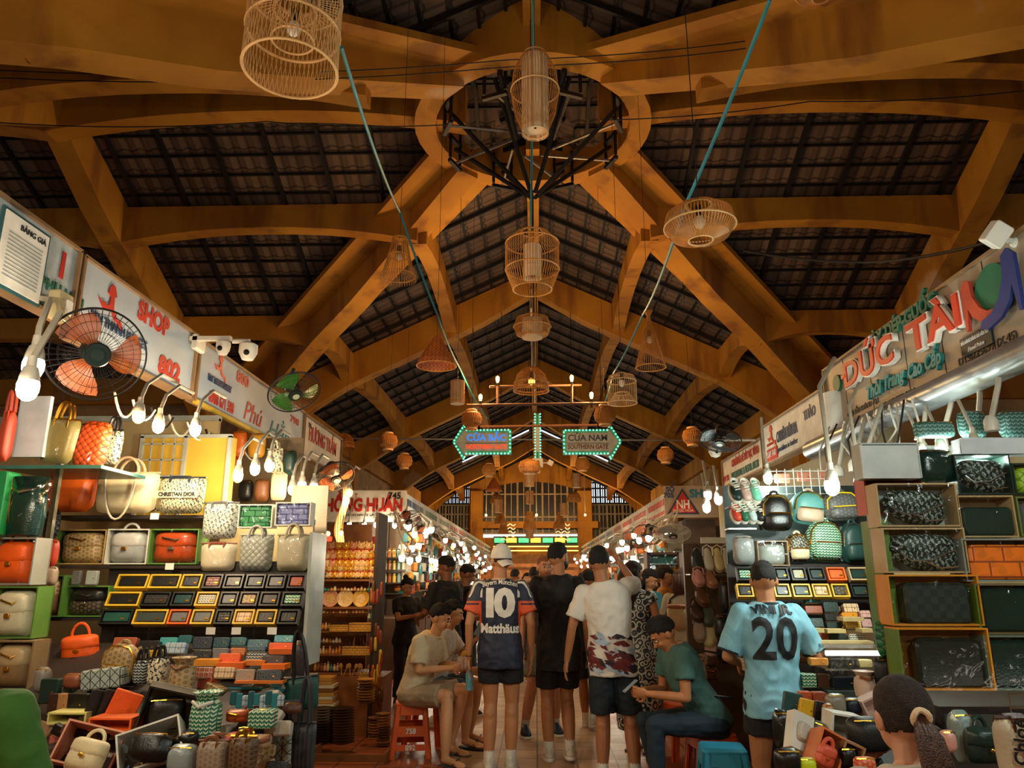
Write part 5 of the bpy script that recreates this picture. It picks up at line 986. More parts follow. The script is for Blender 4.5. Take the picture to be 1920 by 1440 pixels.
# ---- right box wall
slab('display_counter', (2.82, 4.1, .48), (1.9, .6, .96), WOODD, 'dark counter carrying the right wall of boxed bags', 'counter'); partition(2.02, 4.4, 4.62, 2.3, 'cream panel wall behind the right boxed bags', CREAMP)
LGB = L('#5f7a6e', .4); BGE = L('#b89a6c'); WBX = L('#9aa6a2', .4); OLV = L('#5d7a22'); AMB = L('#d88a1a', .4)
YR = 3.85
openbox((1612, 832, 1720, 897), YR, 'grey white box lid at the top of the right stack', L('#aab0ac', .5), dep=.12); slab('card_sheet', P(1668, 866, YR - .09), (.28, .01, .165), L('#b4b9b4', .5), 'worn grey card front of the topmost box in the right stack', 'tray'); openbox((1618, 897, 1728, 965), YR + .12, 'red orange box under the grey white lid', L('#b8432a'), dep=.12)
boxed('saddle', (1640, 907, 1790, 988), YR, 'upper pale box holding a saddle bag', 'dark patterned saddle bag in the upper pale box', BGE, OBL, inner=WBX, side=BGE, ins=(1655, 916, 1772, 985), d=.11); boxed('saddle', (1652, 990, 1806, 1074), YR - .02, 'lower pale box holding a saddle bag', 'dark patterned saddle bag in the lower pale box', BGE, OBL, inner=WBX, side=BGE, ins=(1668, 997, 1795, 1073), d=.11)
boxed('case', (1662, 1077, 1832, 1172), YR - .06, 'amber yellow box holding the checked case', 'dark green checked case with gold stud in the amber box', AMB, CHK, inner=L('#c9873a'), ins=(1690, 1092, 1812, 1171), d=.09); boxed('case', (1682, 1176, 1852, 1292), YR - .12, 'olive green box holding the flat black case', 'large flat black case in the olive green box', AMB, L('#14211d', .3), inner=L('#a8702a'), side=OLV, ins=(1714, 1195, 1838, 1290), d=.07)
bag('pouch', (1716, 842, 1786, 906), YR + .05, 'glossy dark green round bag behind the topmost boxes', DGG, d=.1, wrap=True)
boxed('saddle', (1786, 853, 1890, 928), YR + .02, 'dark box around the trapezoid patterned bag', 'dark patterned trapezoid bag in the upper right box', L('#173029'), OBL, d=.1); boxed('case', (1792, 930, 1897, 1008), YR, 'tan box around the plain dark green case', 'plain dark green rounded case in the tan box', BGE, L('#143029', .35), ins=(1796, 952, 1890, 1006), d=.1)
boxed('case', (1800, 1010, 1935, 1090), YR - .03, 'grey box around the orange woven bag', 'large orange woven leather bag in a grey box', L('#8a908a'), WVO, ins=(1808, 1022, 1932, 1086), d=.12); boxed('case', (1825, 1094, 1940, 1188), YR - .06, 'olive edged box with the dark green bag below the orange one', 'dark green glossy bag with chrome lettering below the orange woven one', L('#7a6a4a'), DGG, side=OLV, d=.08); boxed('case', (1842, 1190, 1945, 1292), YR - .1, 'lowest right box wrapped in plastic', 'dark green bag under crinkled plastic in the lowest right box', L('#6a7a6a'), DGG, d=.08)
boxed('pouch', (1893, 870, 1950, 928), YR + .02, 'dark box around the lime quilted bag', 'lime green quilted bag at the right border', DG, QLL, d=.1); boxed('pouch', (1902, 932, 1955, 1006), YR, 'olive box at the right border', 'grey rounded bag in the olive box at the right border', L('#6a7a3a'), GRY, d=.1); openbox((1800, 822, 1945, 852), YR + .04, 'long white box lid lying on top of the right stack', L('#c2cacc'), L('#c2cacc'), dep=.1)
slab('card_sheet', P(1872, 837, YR - .03), (.38, .01, .075), L('#c8ced0', .4), 'long white card front lying on top of the right stack', 'tray')
for k, (x0, x1) in enumerate(((1712, 1790), (1795, 1850), (1870, 1940))): bag('pouch', (x0, 770 + (k == 0) * 20, x1, 822), YR + .2, '%s teal patterned bag hanging above the right stack' % ['Leftmost', 'Middle', 'Rightmost'][k], PT('chevron', '#2a5a54', '#7a9a90', 40), d=.08)
t = slab('olive_panel', P(1650, 1080, YR + .1), (.05, .2, .55), OLV, 'olive green box spine beside the right stack', 'tray')
bag('pouch', (1643, 1163, 1676, 1232), 3.9, 'bright green quilted bag hanging left of the right stack', PT('quilt', '#1c6a3a', '#0c3a20', 26), d=.1); bag('pouch', (1640, 1232, 1690, 1282), 3.9, 'black ribbed bag hanging below the bright green one', PT('stripe', '#1b1f20', '#0d1010', 40), d=.1)
# ---- backpacks, shoes and wallets
slab('wire_grid_board', (P(1495, 1000, 5.66).x, 5.66, 1.7), (1.05, .02, 1.0), L('#2f3836'), 'dark mesh board behind the hanging backpacks', 'board'); slab('display_counter', (2.1, 5.5, .5), (1.24, .4, 1.0), WOODD, 'dark counter below the right backpacks', 'counter')
t = thing('wire_grid', 'white wire grid with small purses above the backpacks', 'grid', P(1505, 905, 5.5)); 
for k in range(9): MB().tube([(-.24 + k * .06, 0, -.09), (-.24 + k * .06, 0, .1)], .003, 4).build('wire', CW, t)
for k in range(4): MB().tube([(-.25, 0, -.08 + k * .055), (.25, 0, -.08 + k * .055)], .003, 4).build('wire', CW, t)
for k in range(3): bag('wallet', (1452 + k * 42, 888 - k * 3, 1480 + k * 42, 905 - k * 3), 5.58, '%s reddish purse behind the white wire grid' % ['Left', 'Middle', 'Right'][k], L('#b06a50'), d=.03)
bag('pack', (1424, 926, 1484, 996), 5.4, 'large black leather arched backpack', BK, BK, d=.15); bag('pack', (1484, 921, 1546, 984), 5.4, 'teal backpack with beige front pocket', L('#5a9a92'), L('#c0a88c'), d=.14, roll=.12); bag('pack', (1543, 922, 1612, 976), 5.35, 'grey monogram backpack with yellow trim', PT('mono', '#4a4a4a', '#6a6656', 40), PT('mono', '#4a4a4a', '#6a6656', 40), d=.13, hw=L('#e0b81a'), roll=-.05)
bag('pack', (1513, 976, 1578, 1053), 5.35, 'green and white chevron backpack', CHG, CHG, d=.13, roll=.05); bag('pack', (1576, 979, 1624, 1056), 5.35, 'dark green nylon backpack with triangle plate', L('#1a3a34'), L('#1a3a34'), d=.13, hw=SIL); bag('pack', (1474, 1000, 1517, 1053), 5.35, 'small dark patterned backpack with cream band', PT('oblique', '#1f2220', '#b8ac8c', 60), CRM, d=.11)
bag('pouch', (1374, 1004, 1415, 1059), 5.35, 'silver bag in glaring clear plastic', L('#9a9a98', .2), d=.1, wrap=True); boxed('pouch', (1418, 1014, 1476, 1061), 5.35, 'tan box with the grey bag beside the silver one', 'grey quilted bag in the tan box', L('#9a7a54'), L('#a5a6a0', .3), d=.08)
def shoe(px, py, Y, l, m, label, nm='sneaker', sole=None, yaw=0, pitch=.9, holes=False, w_=.1, grp=None):
    t = thing(nm, label, 'shoe', P(px, py, Y), rot=(abs(pitch), 0, yaw), group=grp); h = l / 2
    def ol(k, z, n=20):
        o = []
        for i in range(n):
            a = 2 * pi * i / n; y = -h * cos(a); wd = w_ / 2 * (1 + .18 * cos(a)) * (abs(sin(a)) ** .75) * (1 if sin(a) > 0 else -1); o.append(Vector((wd * k, y * (k * .5 + .5), z)))
        return o
    def loft(rs):
        vs = [v for r in rs for v in r]; n = len(rs[0]); fs = [(i * n + k, i * n + (k + 1) % n, (i + 1) * n + (k + 1) % n, (i + 1) * n + k) for i in range(len(rs) - 1) for k in range(n)]; fs += [tuple(reversed(range(n))), tuple((len(rs) - 1) * n + k for k in range(n))]; return MB().add(vs, fs)
    loft([ol(1.05, 0), ol(1.08, .012), ol(1.02, .026)]).build('sole', sole or WHB, t, smooth=True)
    up = []
    for z, k in ((.024, 1.0), (.045, .98), (.065, .8), (.075, .45)):
        r = ol(k, z)
        for v in r: v.z = .024 + (v.z - .024) * (.75 + .5 * max(0, v.y / h)); 
        up.append(r)
    loft(up).build('upper', m, t, smooth=2)
    if nm == 'clog': MB().tube([(-w_ * .5, h * .25, .05), (-w_ * .45, h * .9, .075), (0, h * 1.1, .08), (w_ * .45, h * .9, .075), (w_ * .5, h * .25, .05)], .008, 6).build('heel_strap', m, t, smooth=True)
    elif nm == 'sneaker': 
        f = MB().lathe([(.028, .06), (.034, .085), (.03, .085), (.024, .07)], 14, (0, h * .55, 0), sy=1.3); f.build('collar', WHB, t, smooth=True); g = MB()
        for k in range(4): g.tube([(-.02, -h * .3 + k * .022, .078), (.02, -h * .3 + k * .022 + .008, .08)], .0035, 4)
        g.build('laces', WHT, t)
    return t
shelf(1366, 1424, 950, 5.55, 'small shelf under the upper row of little sneakers', SIL, .12, .01); shelf(1366, 1424, 990, 5.55, 'small shelf under the lower row of little sneakers', SIL, .12, .01)
for k, (x, m, n_) in enumerate([(1376, DG, 'dark green'), (1394, L('#c9a89a'), 'pink and white'), (1413, L('#7ad0b0'), 'mint green')]): shoe(x, 928, 5.42, .17, m, '%s small sneaker, upper row beside the black backpack' % n_, yaw=.15, w_=.075)
for k, (x, m, n_) in enumerate([(1377, L('#c8442a'), 'orange red'), (1391, L('#2a6a4a'), 'green and white'), (1406, L('#b8ccc8'), 'pale blue'), (1420, L('#20201e'), 'black')]): shoe(x, 970, 5.42, .13, m, '%s small sneaker, lower row beside the black backpack' % n_, yaw=.2, w_=.06)
SHY = 6.9
slab('shoe_rack', (P(1335, 1060, SHY + .2).x, SHY + .25, .92), (.5, .06, 1.84), L('#5a4630'), 'tan board of the shoe rack behind the seated man', 'rack'); shelf(1294, 1370, 1076, SHY, 'wire shelf under the row of clogs', SIL, .2, .01)
for k, (x, m, n_) in enumerate([(1306, L('#26322e'), 'black'), (1326, L('#d2cdb8'), 'white'), (1345, L('#cfc08a'), 'beige'), (1361, L('#b8b09c'), 'grey')]): shoe(x, 1053, SHY, .22, m, '%s perforated clog standing on the rack behind the seated man' % n_, 'clog', sole=m, yaw=.1, w_=.09, pitch=1.1)
for k, (x, y, l, m, n_, p) in enumerate([(1308, 1088, .15, L('#d89a8c'), 'pink', -.9), (1331, 1092, .18, L('#a8765c'), 'tan rose', -.6), (1315, 1120, .22, L('#6a452c'), 'brown', -.8), (1306, 1150, .2, L('#4a382c'), 'dark brown', -.8), (1326, 1152, .24, L('#4a5442'), 'olive', -1.0), (1312, 1182, .24, L('#b8a68c'), 'beige tilted', -.9), (1330, 1188, .26, L('#c9bd8c'), 'cream spotted', -1.1), (1334, 1218, .18, L('#d8a8a0'), 'rose patterned', -.9)]): shoe(x, y, SHY - .1, l, m, '%s clog hanging in the column of clogs' % n_, 'clog', sole=m, yaw=.3 - .1 * k, w_=.1, pitch=p)
for k, (x0, y0, x1, y1, n_, m) in enumerate([(1348, 1085, 1378, 1150, 'shiny black', BK), (1340, 1152, 1368, 1200, 'soft black', BK), (1344, 1196, 1392, 1245, 'slouchy black', BK), (1360, 1120, 1380, 1160, 'small dark', NVY)]): bag('pouch', (x0, y0, x1, y1), 6.0, '%s bag hanging between the clogs and the man in pale blue' % n_, m, d=.14)
for k in range(14): x = 1252 + (k % 5) * 17; y = 1225 + (k // 5) * 26; bag(['flap', 'pouch', 'tote'][k % 3], (x, y, x + 26, y + 24), 6.75, 'small bag in the stall heap in front of the seated man', [L('#8a5236'), L('#a8765c'), BK, L('#b8a08c'), L('#5a3a2c')][k % 5], d=.06, group='small bags heaped beside the seated man')
r1 = [(1380, 1412, BB, CHG, 'green chevron'), (1415, 1447, BB, WHB, 'silver'), (1450, 1478, BB, DG, 'dark green'), (1481, 1511, BB, PT('mono', '#a8a48a', '#8a7a52', 60), 'beige striped'), (1514, 1546, BB, OBT, 'green ribbed'), (1549, 1585, OB, ORF, 'orange'), (1590, 1628, L('#b89a6c'), DG, 'black')]
r2 = [(1380, 1412, YB, BK, 'yellow eyed black'), (1415, 1447, YB, DG, 'dark'), (1450, 1481, YB, BK, 'plain'), (1484, 1520, YB, DG, 'dark green logo'), (1522, 1556, YB, PLD, 'beige plaid'), (1558, 1591, YB, MOND, 'dark monogram'), (1594, 1630, BB, OBT, 'teal ribbed')]
for ri, rr in enumerate((r1, r2)):
    for ci, (x0, x1, bm_, wm, n_) in enumerate(rr): tray((x0, 1064 + ri * 31, x1, 1092 + ri * 31), 5.25 - ri * .05, 'tray, %s from the left in the %s row behind the man in pale blue' % (ORD[ci], ['upper', 'lower'][ri]), '%s wallet, %s from the left in the %s row of the right rack' % (n_, ORD[ci], ['upper', 'lower'][ri]), bm_, wm)
slab('wallet_rack', (P(1503, 1095, 5.35).x, 5.39, 1.48), (.98, .03, .3), WOODD, 'dark board behind the right wallet trays', 'rack')
k = 0
for (x0, y0, x1, y1, n_, m) in [(1508, 1137, 1540, 1152, 'red brown', L('#8a4020')), (1542, 1130, 1570, 1150, 'dark green', DG), (1580, 1133, 1608, 1150, 'beige plaid', PLD), (1612, 1146, 1630, 1160, 'pink plaid', PT('plaid', '#d8a89a', '#8a4a3a', 40)), (1510, 1160, 1542, 1178, 'teal black', DG), (1545, 1152, 1572, 1166, 'black', BK), (1583, 1162, 1612, 1180, 'yellow chevron', CHY), (1548, 1168, 1576, 1180, 'blackish green', L('#1a2a24')), (1523, 1188, 1552, 1203, 'rust', L('#9a4a26')), (1554, 1188, 1584, 1203, 'green black', DG), (1590, 1190, 1620, 1204, 'grey chevron', CHW), (1508, 1122, 1536, 1132, 'blue wrapped', TEA), (1500, 1150, 1512, 1166, 'slate', GRY), (1545, 1138, 1574, 1148, 'brown banded', BRN), (1614, 1162, 1632, 1178, 'pale rose', L('#c99a94')), (1576, 1150, 1606, 1159, 'mustard edged', AMB)]:
    bag('wallet', (x0, y0, x1, y1), 5.25 - (y1 - 1130) * .0035, '%s wallet in the stepped rows right of the man in pale blue' % n_, m, CRM, d=.05, tilt=-.3)
for k, (x0, y, x1) in enumerate([(1575, 1161, 1614), (1546, 1183, 1580), (1505, 1182, 1540), (1610, 1182, 1632), (1505, 1205, 1632)]): c, w, h = rect(x0, y - 4, x1, y + 3, 5.1 - (y - 1130) * .0035); slab('shallow_tray', c, (w, .1, h), L('#c9b07a'), '%s pale lid edge between the stepped wallets at right' % ORD[k].capitalize(), 'tray')
t = thing('glass_counter', 'steel framed glass counter with a white light tube right of the man in pale blue', 'counter', (1.95, 4.85, 0)); z0, z1 = P(1572, 1296, 4.7).z, P(1572, 1212, 4.7).z
MB().box((0, 0, z1), (.52, .3, .02)).build('top_frame', SIL, t); MB().box((0, 0, z0 / 2), (.52, .3, z0)).build('base', L('#3a4644'), t); MB().box((0, -.148, (z0 + z1) / 2), (.5, .004, z1 - z0)).build('glass_pane', FILM, t); MB().tube([(-.24, -.12, z1 - .04), (.24, -.12, z1 - .04)], .014, 8).build('light_tube', glow('white_tube', '#fff4e0', 5), t)
MB().box((0, .0, (z0 + z1) / 2 - .01), (.5, .24, .008)).build('glass_shelf', SIL, t)
for (x0, y0, x1, y1, n_, m, kd) in [(1517, 1233, 1550, 1247, 'orange envelope', L('#e8a04a'), 'wallet'), (1554, 1234, 1606, 1253, 'black chevron stitched', PT('chevron', '#1a1f20', '#3a4242', 16), 'wallet'), (1608, 1236, 1632, 1250, 'pale yellow', L('#d8c890'), 'wallet'), (1502, 1262, 1528, 1288, 'green chevron', CHG, 'wallet'), (1530, 1262, 1552, 1288, 'black and brown', L('#4a2a18'), 'wallet'), (1558, 1268, 1608, 1290, 'navy tan edged', NVY, 'wallet')]: bag(kd, (x0, y0, x1, y1), 4.77, '%s wallet inside the glass counter' % n_, m, CRM, d=.06)
# lower right heap
RA, RB = P(1500, 1300, 4.0), P(1500, 1440, 3.1); RK = (RA.z - RB.z) / (RA.y - RB.y)
def Yr(px, py): d = ray(px, py); k = (RB.z - RK * RB.y - CAMZ) / (d.z - RK * d.y); return (CO + d * k).y
mb = MB(); mb.prism([(2.6, 0), (RA.y + .1, 0), (RA.y + .1, RA.z), (2.6, RB.z - RK * (RB.y - 2.6))], 1.0, 1.82, f=lambda x, y, z: (max(y, .318 * x) if y < 1.5 else y, x, z - .05 if z > .1 else 0)); tag(mb.build('stepped_counter', WOODD, clean=True), 'dark sloping table heaped with purses at the lower right', 'counter')
def rp(kind, r, label, m, m2=None, **k): return bag(kind, r, Yr((r[0] + r[2]) / 2, r[3]) + k.pop('dy', .04), label, m, m2, **k)
rp('wallet', (1468, 1298, 1502, 1336), 'dark teal flat pouch standing at the left of the right heap', L('#1d4648'), ORG, d=.03, roll=.2); rp('wallet', (1498, 1311, 1528, 1347), 'yellow flat pouch in the right heap', L('#e0aa1a'), d=.03, roll=.25); rp('wallet', (1526, 1315, 1548, 1350), 'black flat pouch beside the yellow one', BK, d=.03, roll=.2); rp('wallet', (1498, 1296, 1520, 1312), 'orange purse end at the back of the right heap', L('#b8501f'), d=.05); rp('wallet', (1523, 1297, 1547, 1315), 'rust purse end at the back of the right heap', L('#9a4420'), d=.05)
rp('bucket', (1600, 1258, 1642, 1306), 'pinkish cream drawstring bag at the back of the right heap', L('#c9a890'), BRN, d=.12); rp('pouch', (1548, 1300, 1585, 1340), 'clear wrapped bundle in the right heap', L('#8f8478', .3), d=.08, wrap=True); rp('pouch', (1580, 1308, 1615, 1338), 'dark and white rolled scarf in the right heap', NVY, WHB, d=.08); rp('pouch', (1545, 1318, 1562, 1362), 'tan soft pouch in the right heap', L('#b88a60'), d=.08)
openbox((1618, 1303, 1668, 1346), Yr(1640, 1340), 'pale pink small box lid tilted in the right heap', L('#c9a89a'), dep=.08, roll=-.4); openbox((1555, 1338, 1614, 1388), Yr(1580, 1380), 'white box tilted open in the right heap', WHB, L('#8a8a7a'), dep=.12, roll=.15)
c, w, h = rect(1478, 1335, 1518, 1412, Yr(1500, 1412)); t = thing('white_gift_box', 'white gift box showing a pale purse print, leaning in the right heap', 'box', c, rot=(-.3, .42, .25)); MB().box((0, 0, 0), (w * 1.1, .05, h * .95)).build('carton', WHB, t); MB().puff(w * .7, h * .5, .03, c=(0, -.03, 0)).build('print', L('#b5aa98'), t)
rp('pouch', (1516, 1352, 1548, 1410), 'silver wrapped purse beside the white gift box', L('#6f6a64', .15), d=.05, wrap=True, roll=.4); rp('pouch', (1450, 1330, 1480, 1400), 'black shiny wrapped bag at the left of the right heap', BK, d=.08, wrap=True); rp('pouch', (1452, 1402, 1500, 1450), 'black netted bag at the bottom of the right heap', BK, d=.1, dy=.0); rp('pouch', (1495, 1420, 1530, 1450), 'neon yellow pouch at the bottom of the right heap', L('#c9d81a'), d=.06, dy=-.02)
openbox((1525, 1374, 1575, 1450), Yr(1550, 1440), 'orange box with a coral purse tipped to the right', L('#d0702f'), dep=.1, roll=.5, tilt=-.3); rp('flap', (1528, 1395, 1566, 1440), 'coral pink purse in the tipped orange box', L('#d85a3c'), d=.06, dy=-.03, roll=.4, handle=.3); openbox((1572, 1390, 1612, 1450), Yr(1590, 1440), 'tan box with a black purse beside the orange one', L('#a8764a'), dep=.1, roll=.4); rp('pouch', (1574, 1400, 1604, 1440), 'black purse in the tan box', BK, d=.06, dy=-.02)
rp('pouch', (1589, 1342, 1663, 1410), 'big black round pouch in the right heap', L('#121413', .5), d=.16, dy=0); rp('pouch', (1600, 1418, 1642, 1450), 'orange polka dot pouch at the bottom of the right heap', PT('mono', '#d85a2a', '#e8a080', 60), d=.06, dy=-.05)
for k in range(5): rp('wallet', (1626 + k * 8, 1385 - k * 5, 1650 + k * 8, 1425 - k * 5), '%s brown purse strip of the fan behind the ponytail woman' % ORD[k].capitalize(), L('#8a4a2c'), d=.015, roll=.8, dy=.05)
for k in range(34):
    px = random.uniform(1445, 1640); py = random.uniform(1300, 1425)
    rp(random.choice(['wallet', 'pouch', 'case']), (px, py, px + random.uniform(22, 36), py + random.uniform(18, 28)), 'small purse filling the gaps of the lower right heap', random.choice([BK, BRN, NVY, L('#b88a60'), L('#d0c8b8'), DG, TEA]), d=.05, dy=.12, roll=random.uniform(-.5, .5), tilt=random.uniform(-.7, 0), yaw=random.uniform(-.6, .6), group='small purses filling the lower right heap', dz=-.03)
# counter, bags and basket beyond the ponytail
slab('lit_display_counter', (2.55, 3.5, .47), (1.4, .45, .94), L('#3a4644'), 'glass fronted counter with a wire basket at the right edge', 'counter')
t = thing('wire_basket', 'long wire basket running along the right counter', 'basket', (2.35, 3.2, 1.0)); 
for z in (0, .05, .1): MB().tube([(-.5, 0, z), (.5, 0, z)], .004, 4).build('wire', SIL, t)
for k in range(16): MB().tube([(-.5 + k * .066, 0, 0), (-.5 + k * .066, 0, .1)], .003, 4).build('wire', SIL, t)
tag(MB().tube([(1.85, 3.1, .93), (2.9, 3.1, .93)], .018, 8).build('light_tube', glow('counter_tube', '#fff2df', 6)), 'glowing white tube under the wire basket at right', 'light')
bag('flap', (1812, 1362, 1868, 1432), 2.75, 'dark green bag with gold zip pull at the lower right', DG, DG, d=.1, handle=.3); bag('pouch', (1765, 1368, 1790, 1412), 2.8, 'pink pouch peeking out behind the ponytail', L('#d89a8a'), d=.06); bag('pouch', (1785, 1330, 1822, 1430), 2.85, 'clear plastic bag bundle behind the ponytail', L('#8fa09c', .15), d=.1, wrap=True)
t = bag('tote', (1868, 1342, 1960, 1470), 2.4, 'beige canvas tote with dark strap at the lower right corner', L('#cdb898'), L('#4a2418'), d=.08, handle=.01); text('Chloé', .05, BLK, (-.025, -.05, .03), t, off=.001, rot=-1.45)
# ---------------------------------------------------------------- souvenir stall
SV = 8.15; WD2 = mat('honey_wood', '#c9913f', .5, var=.15); WD3 = mat('brown_wood', '#8a5526', .55, var=.2); IV = mat('ivory_glaze', '#e0bd84', .35, var=.1); PKG = mat('pink_glaze', '#d89a7a', .35); BSK = mat('straw_basket', '#d09a3a', .6, pat='weave', c2='#7a4a14', sc=40, bump=.4)
slab('stall_partition', (-2.4, SV + .5, 1.06), (1.05, .05, 2.12), WD3, 'brown back wall of the souvenir stall', 'partition')
for k, (y, l) in enumerate([(1086, 'crowded with lucky cats'), (1138, 'holding painted plates'), (1183, 'holding straw trays'), (1226, 'holding chopstick basket'), (1262, 'holding wooden spoons')]): shelf(592 - k * 2, 702, y, SV, 'souvenir stall shelf ' + l, WD3, .35)
def cat_mesh():
    b = MB(); b.sph((0, 0, -.012), (.036, .03, .04), 12, 9); b.sph((0, -.004, .042), (.031, .027, .027), 12, 8)
    for s in (-1, 1): b.lathe([(.011, 0), (.001, .02)], 6, (s * .018, 0, .06)); b.sph((s * .018, -.026, -.03), (.011, .011, .014), 8, 6)
    b.tube([(.028, 0, 0), (.04, -.005, .03), (.034, -.01, .058)], [.011, .01, .009], 7)
    return b
cb = cat_mesh().mesh('cat_body', IV, 2); cl = MB().lathe([(.026, .014), (.029, .018), (.026, .022)], 14, cap=False).sph((0, -.03, .012), .008, 8, 6).mesh('collar', mat('red_collar', '#b8301c', .4), True); fc = MB().sph((-.011, -.03, .048), .0035, 6, 4).sph((.011, -.03, .048), .0035, 6, 4).sph((0, -.032, .04), .0025, 6, 4).mesh('face', BLK, True)
cbp = cb.copy(); cbp.materials.clear(); cbp.materials.append(PKG); cby = cb.copy(); cby.materials.clear(); cby.materials.append(mat('gold_glaze', '#dba43a', .3, metal=.3))
random.seed(3)
for r, (y, n, sc, x0, x1) in enumerate([(1078, 11, 1.05, 597, 698), (1056, 9, 1.3, 600, 696), (1038, 7, 1.5, 606, 692)]):
    for k in range(n):
        t = thing('lucky_cat_figurine', 'glazed waving cat figurine in the crowd on the souvenir shelf, %s tier' % ['front', 'middle', 'back'][r], 'figurine', P(x0 + (x1 - x0) * k / (n - 1), y - 3, SV - .06 + r * .1) , random.uniform(-.3, .3), 'lucky cats on the souvenir shelf, %s tier' % ['front', 'middle', 'back'][r]); t.scale = (sc,) * 3
        link('body', random.choice([cb, cb, cbp, cby]), t); link('collar', cl, t); link('face', fc, t)
for k, x in enumerate((628, 652)): slab('cat_riser', P(648, [1067, 1048][k], SV + .08 + k * .1), (.6, .1, .05), WD3, '%s stepped riser under the lucky cats' % ['Lower', 'Upper'][k], 'riser')
for k, (x, m) in enumerate([(620, PKG), (648, IV), (677, mat('gilt', '#d8a838', .35))]):
    t = thing('painted_plate', '%s painted plate standing on the souvenir shelf' % ['Pink left', 'Cream middle', 'Yellow right'][k], 'plate', P(x, 1122, SV - .02), rot=(pi / 2 - .15, 0, 0)); MB().lathe([(.0, -.01), (.05, -.01), (.086, .008), (.088, .014), (.05, .0), (.0, 0)], 28, cap=False).build('dish', m, t, smooth=True); MB().lathe([(.0, .003), (.045, .003)], 20, cap=False).build('picture', mat('plate_picture', '#e8cf8a', .4, pat='curl', c2='#c98a2a', sc=30), t)
def basket(x0, y0, x1, y1, Y, label, fill=None, fl=None, n=10):
    c, w, h = rect(x0, y0, x1, y1, Y); t = thing('straw_basket', label, 'basket', c); mb = MB(); 
    for s in (-1, 1): mb.box((s * w / 2, 0, 0), (.008, .14, h)); mb.box((0, s * .07, 0), (w, .008, h))
    mb.box((0, 0, -h / 2), (w, .14, .008)); mb.build('weave', BSK, t); MB().tube([(-w / 2, -.075, h / 2), (w / 2, -.075, h / 2)], .006, 5).build('rim', BSK, t); return c, w, h
basket(622, 1172, 655, 1183, SV - .05, 'straw tray of pale fans on the souvenir shelf'); basket(658, 1168, 700, 1183, SV - .05, 'wide straw tray of soaps on the souvenir shelf'); c, w, h = basket(645, 1212, 700, 1227, SV - .05, 'long straw basket full of chopsticks')
for k in range(16):
    x = c.x - w * .45 + w * .9 * k / 15; tag(MB().tube([(x, c.y, c.z), (x + random.uniform(-.03, .03), c.y - .02, c.z + random.uniform(.08, .13))], .0035, 5).build('chopstick', random.choice([WD2, WD3, flat('#2a1510', .4)])), 'lacquered chopstick standing in the long straw basket', 'chopstick', 'chopsticks in the straw basket')
basket(676, 1262, 702, 1280, SV - .1, 'small straw basket below the wooden spoons')
for k in range(8):
    a = P(640 + k * 8, 1258, SV - .08); t = thing('wooden_spoon', 'pale wooden spoon fanned on the souvenir shelf', 'spoon', a, rot=(0, random.uniform(-.5, .5), 0), group='wooden spoons fanned on the shelf'); MB().tube([(0, 0, -.05), (0, 0, .03)], .005, 6).build('handle', WD2, t); MB().sph((0, 0, .05), (.018, .006, .026), 10, 7).build('bowl', WD2, t)
def stuffrow(name, label, cat, group, xs, y, Y, f): 
    for x in xs: o = f(x, y, Y); tag(o, label, cat, group)
random.seed(11)
for row, (y, x0, x1, hh) in enumerate([(1136, 592, 606, 10), (1180, 590, 620, 14), (1160, 690, 704, 16), (1226, 585, 640, 16), (1108, 600, 700, 9), (1258, 588, 636, 20), (1205, 586, 640, 10), (1150, 592, 690, 7)]):
    n = max(3, int((x1 - x0) / 6))
    for k in range(n):
        x = x0 + (x1 - x0) * (k + .5) / n; h = hh * random.uniform(.6, 1); c, w, h2 = rect(x - 3.4, y - h, x + 3.4, y, SV - .03); m = random.choice([IV, WD2, WD3, PKG, mat('amber_trinket', '#e0902a', .3), mat('teal_trinket', '#3a8a7c', .4), mat('white_trinket', '#e0d4b8', .4)])
        tag(MB().lathe([(w * .3, -h2 / 2), (w * .45, -h2 * .3), (w * .4, h2 * .1), (w * .2, h2 * .25), (w * .3, h2 * .38), (w * .1, h2 / 2)], 10, c).build('trinket', m, smooth=True), 'tiny turned souvenir trinket crowding the %s souvenir shelf' % ['plate', 'tray', 'tray', 'chopstick', 'cat', 'spoon', 'upper chopstick', 'low plate'][row], 'souvenir', 'trinkets on the %s souvenir shelf' % ['plate', 'tray', 'tray', 'chopstick', 'cat', 'spoon', 'upper chopstick', 'low plate'][row])
for k in range(8): tag(MB().box(P(604, 1320 - k * 7, 7.7) + Vector((random.uniform(-.01, .01), 0, 0)), (.26, .2, .03)).build('lacquer_tray', random.choice([WD2, WD3, CRM])), 'flat wooden tray in the stack beside the souvenir shelf', 'tray', 'stacked wooden trays')
for k in range(13):
    tag(MB().lathe([(.05, 0), (.11, .018), (.115, .02), (.1, .016), (.05, .006)], 22, P(641, 1395 - k * 5.3, 7.3)).build('black_bowl', flat('#14110f', .25), smooth=True), 'black lacquer plate in the tall stack on the floor', 'plate', 'black lacquer plates')
for k in range(13): tag(MB().lathe([(.045, 0), (.1, .018), (.105, .02), (.05, .006)], 22, P(604, 1395 - k * 5.3, 7.35)).build('black_bowl', flat('#1a1512', .25), smooth=True), 'black lacquer plate in the left hand stack on the floor', 'plate', 'black lacquer plates in the left stack')
for s, (x, y0, n, r_) in enumerate([(718, 1398, 12, .07), (703, 1385, 8, .07), (686, 1318, 9, .085)]):
    for k in range(n): tag(MB().lathe([(r_ * .7, 0), (r_, .012), (r_, .018), (r_ * .6, .01)], 18, P(x, y0 - k * 5.2, 7.6)).build('wooden_plate', random.choice([WD2, WD3]), smooth=True), 'round wooden plate in the %s stack' % ['rightmost', 'middle', 'upper'][s], 'plate', 'round wooden plates, %s stack' % ['rightmost', 'middle', 'upper'][s])
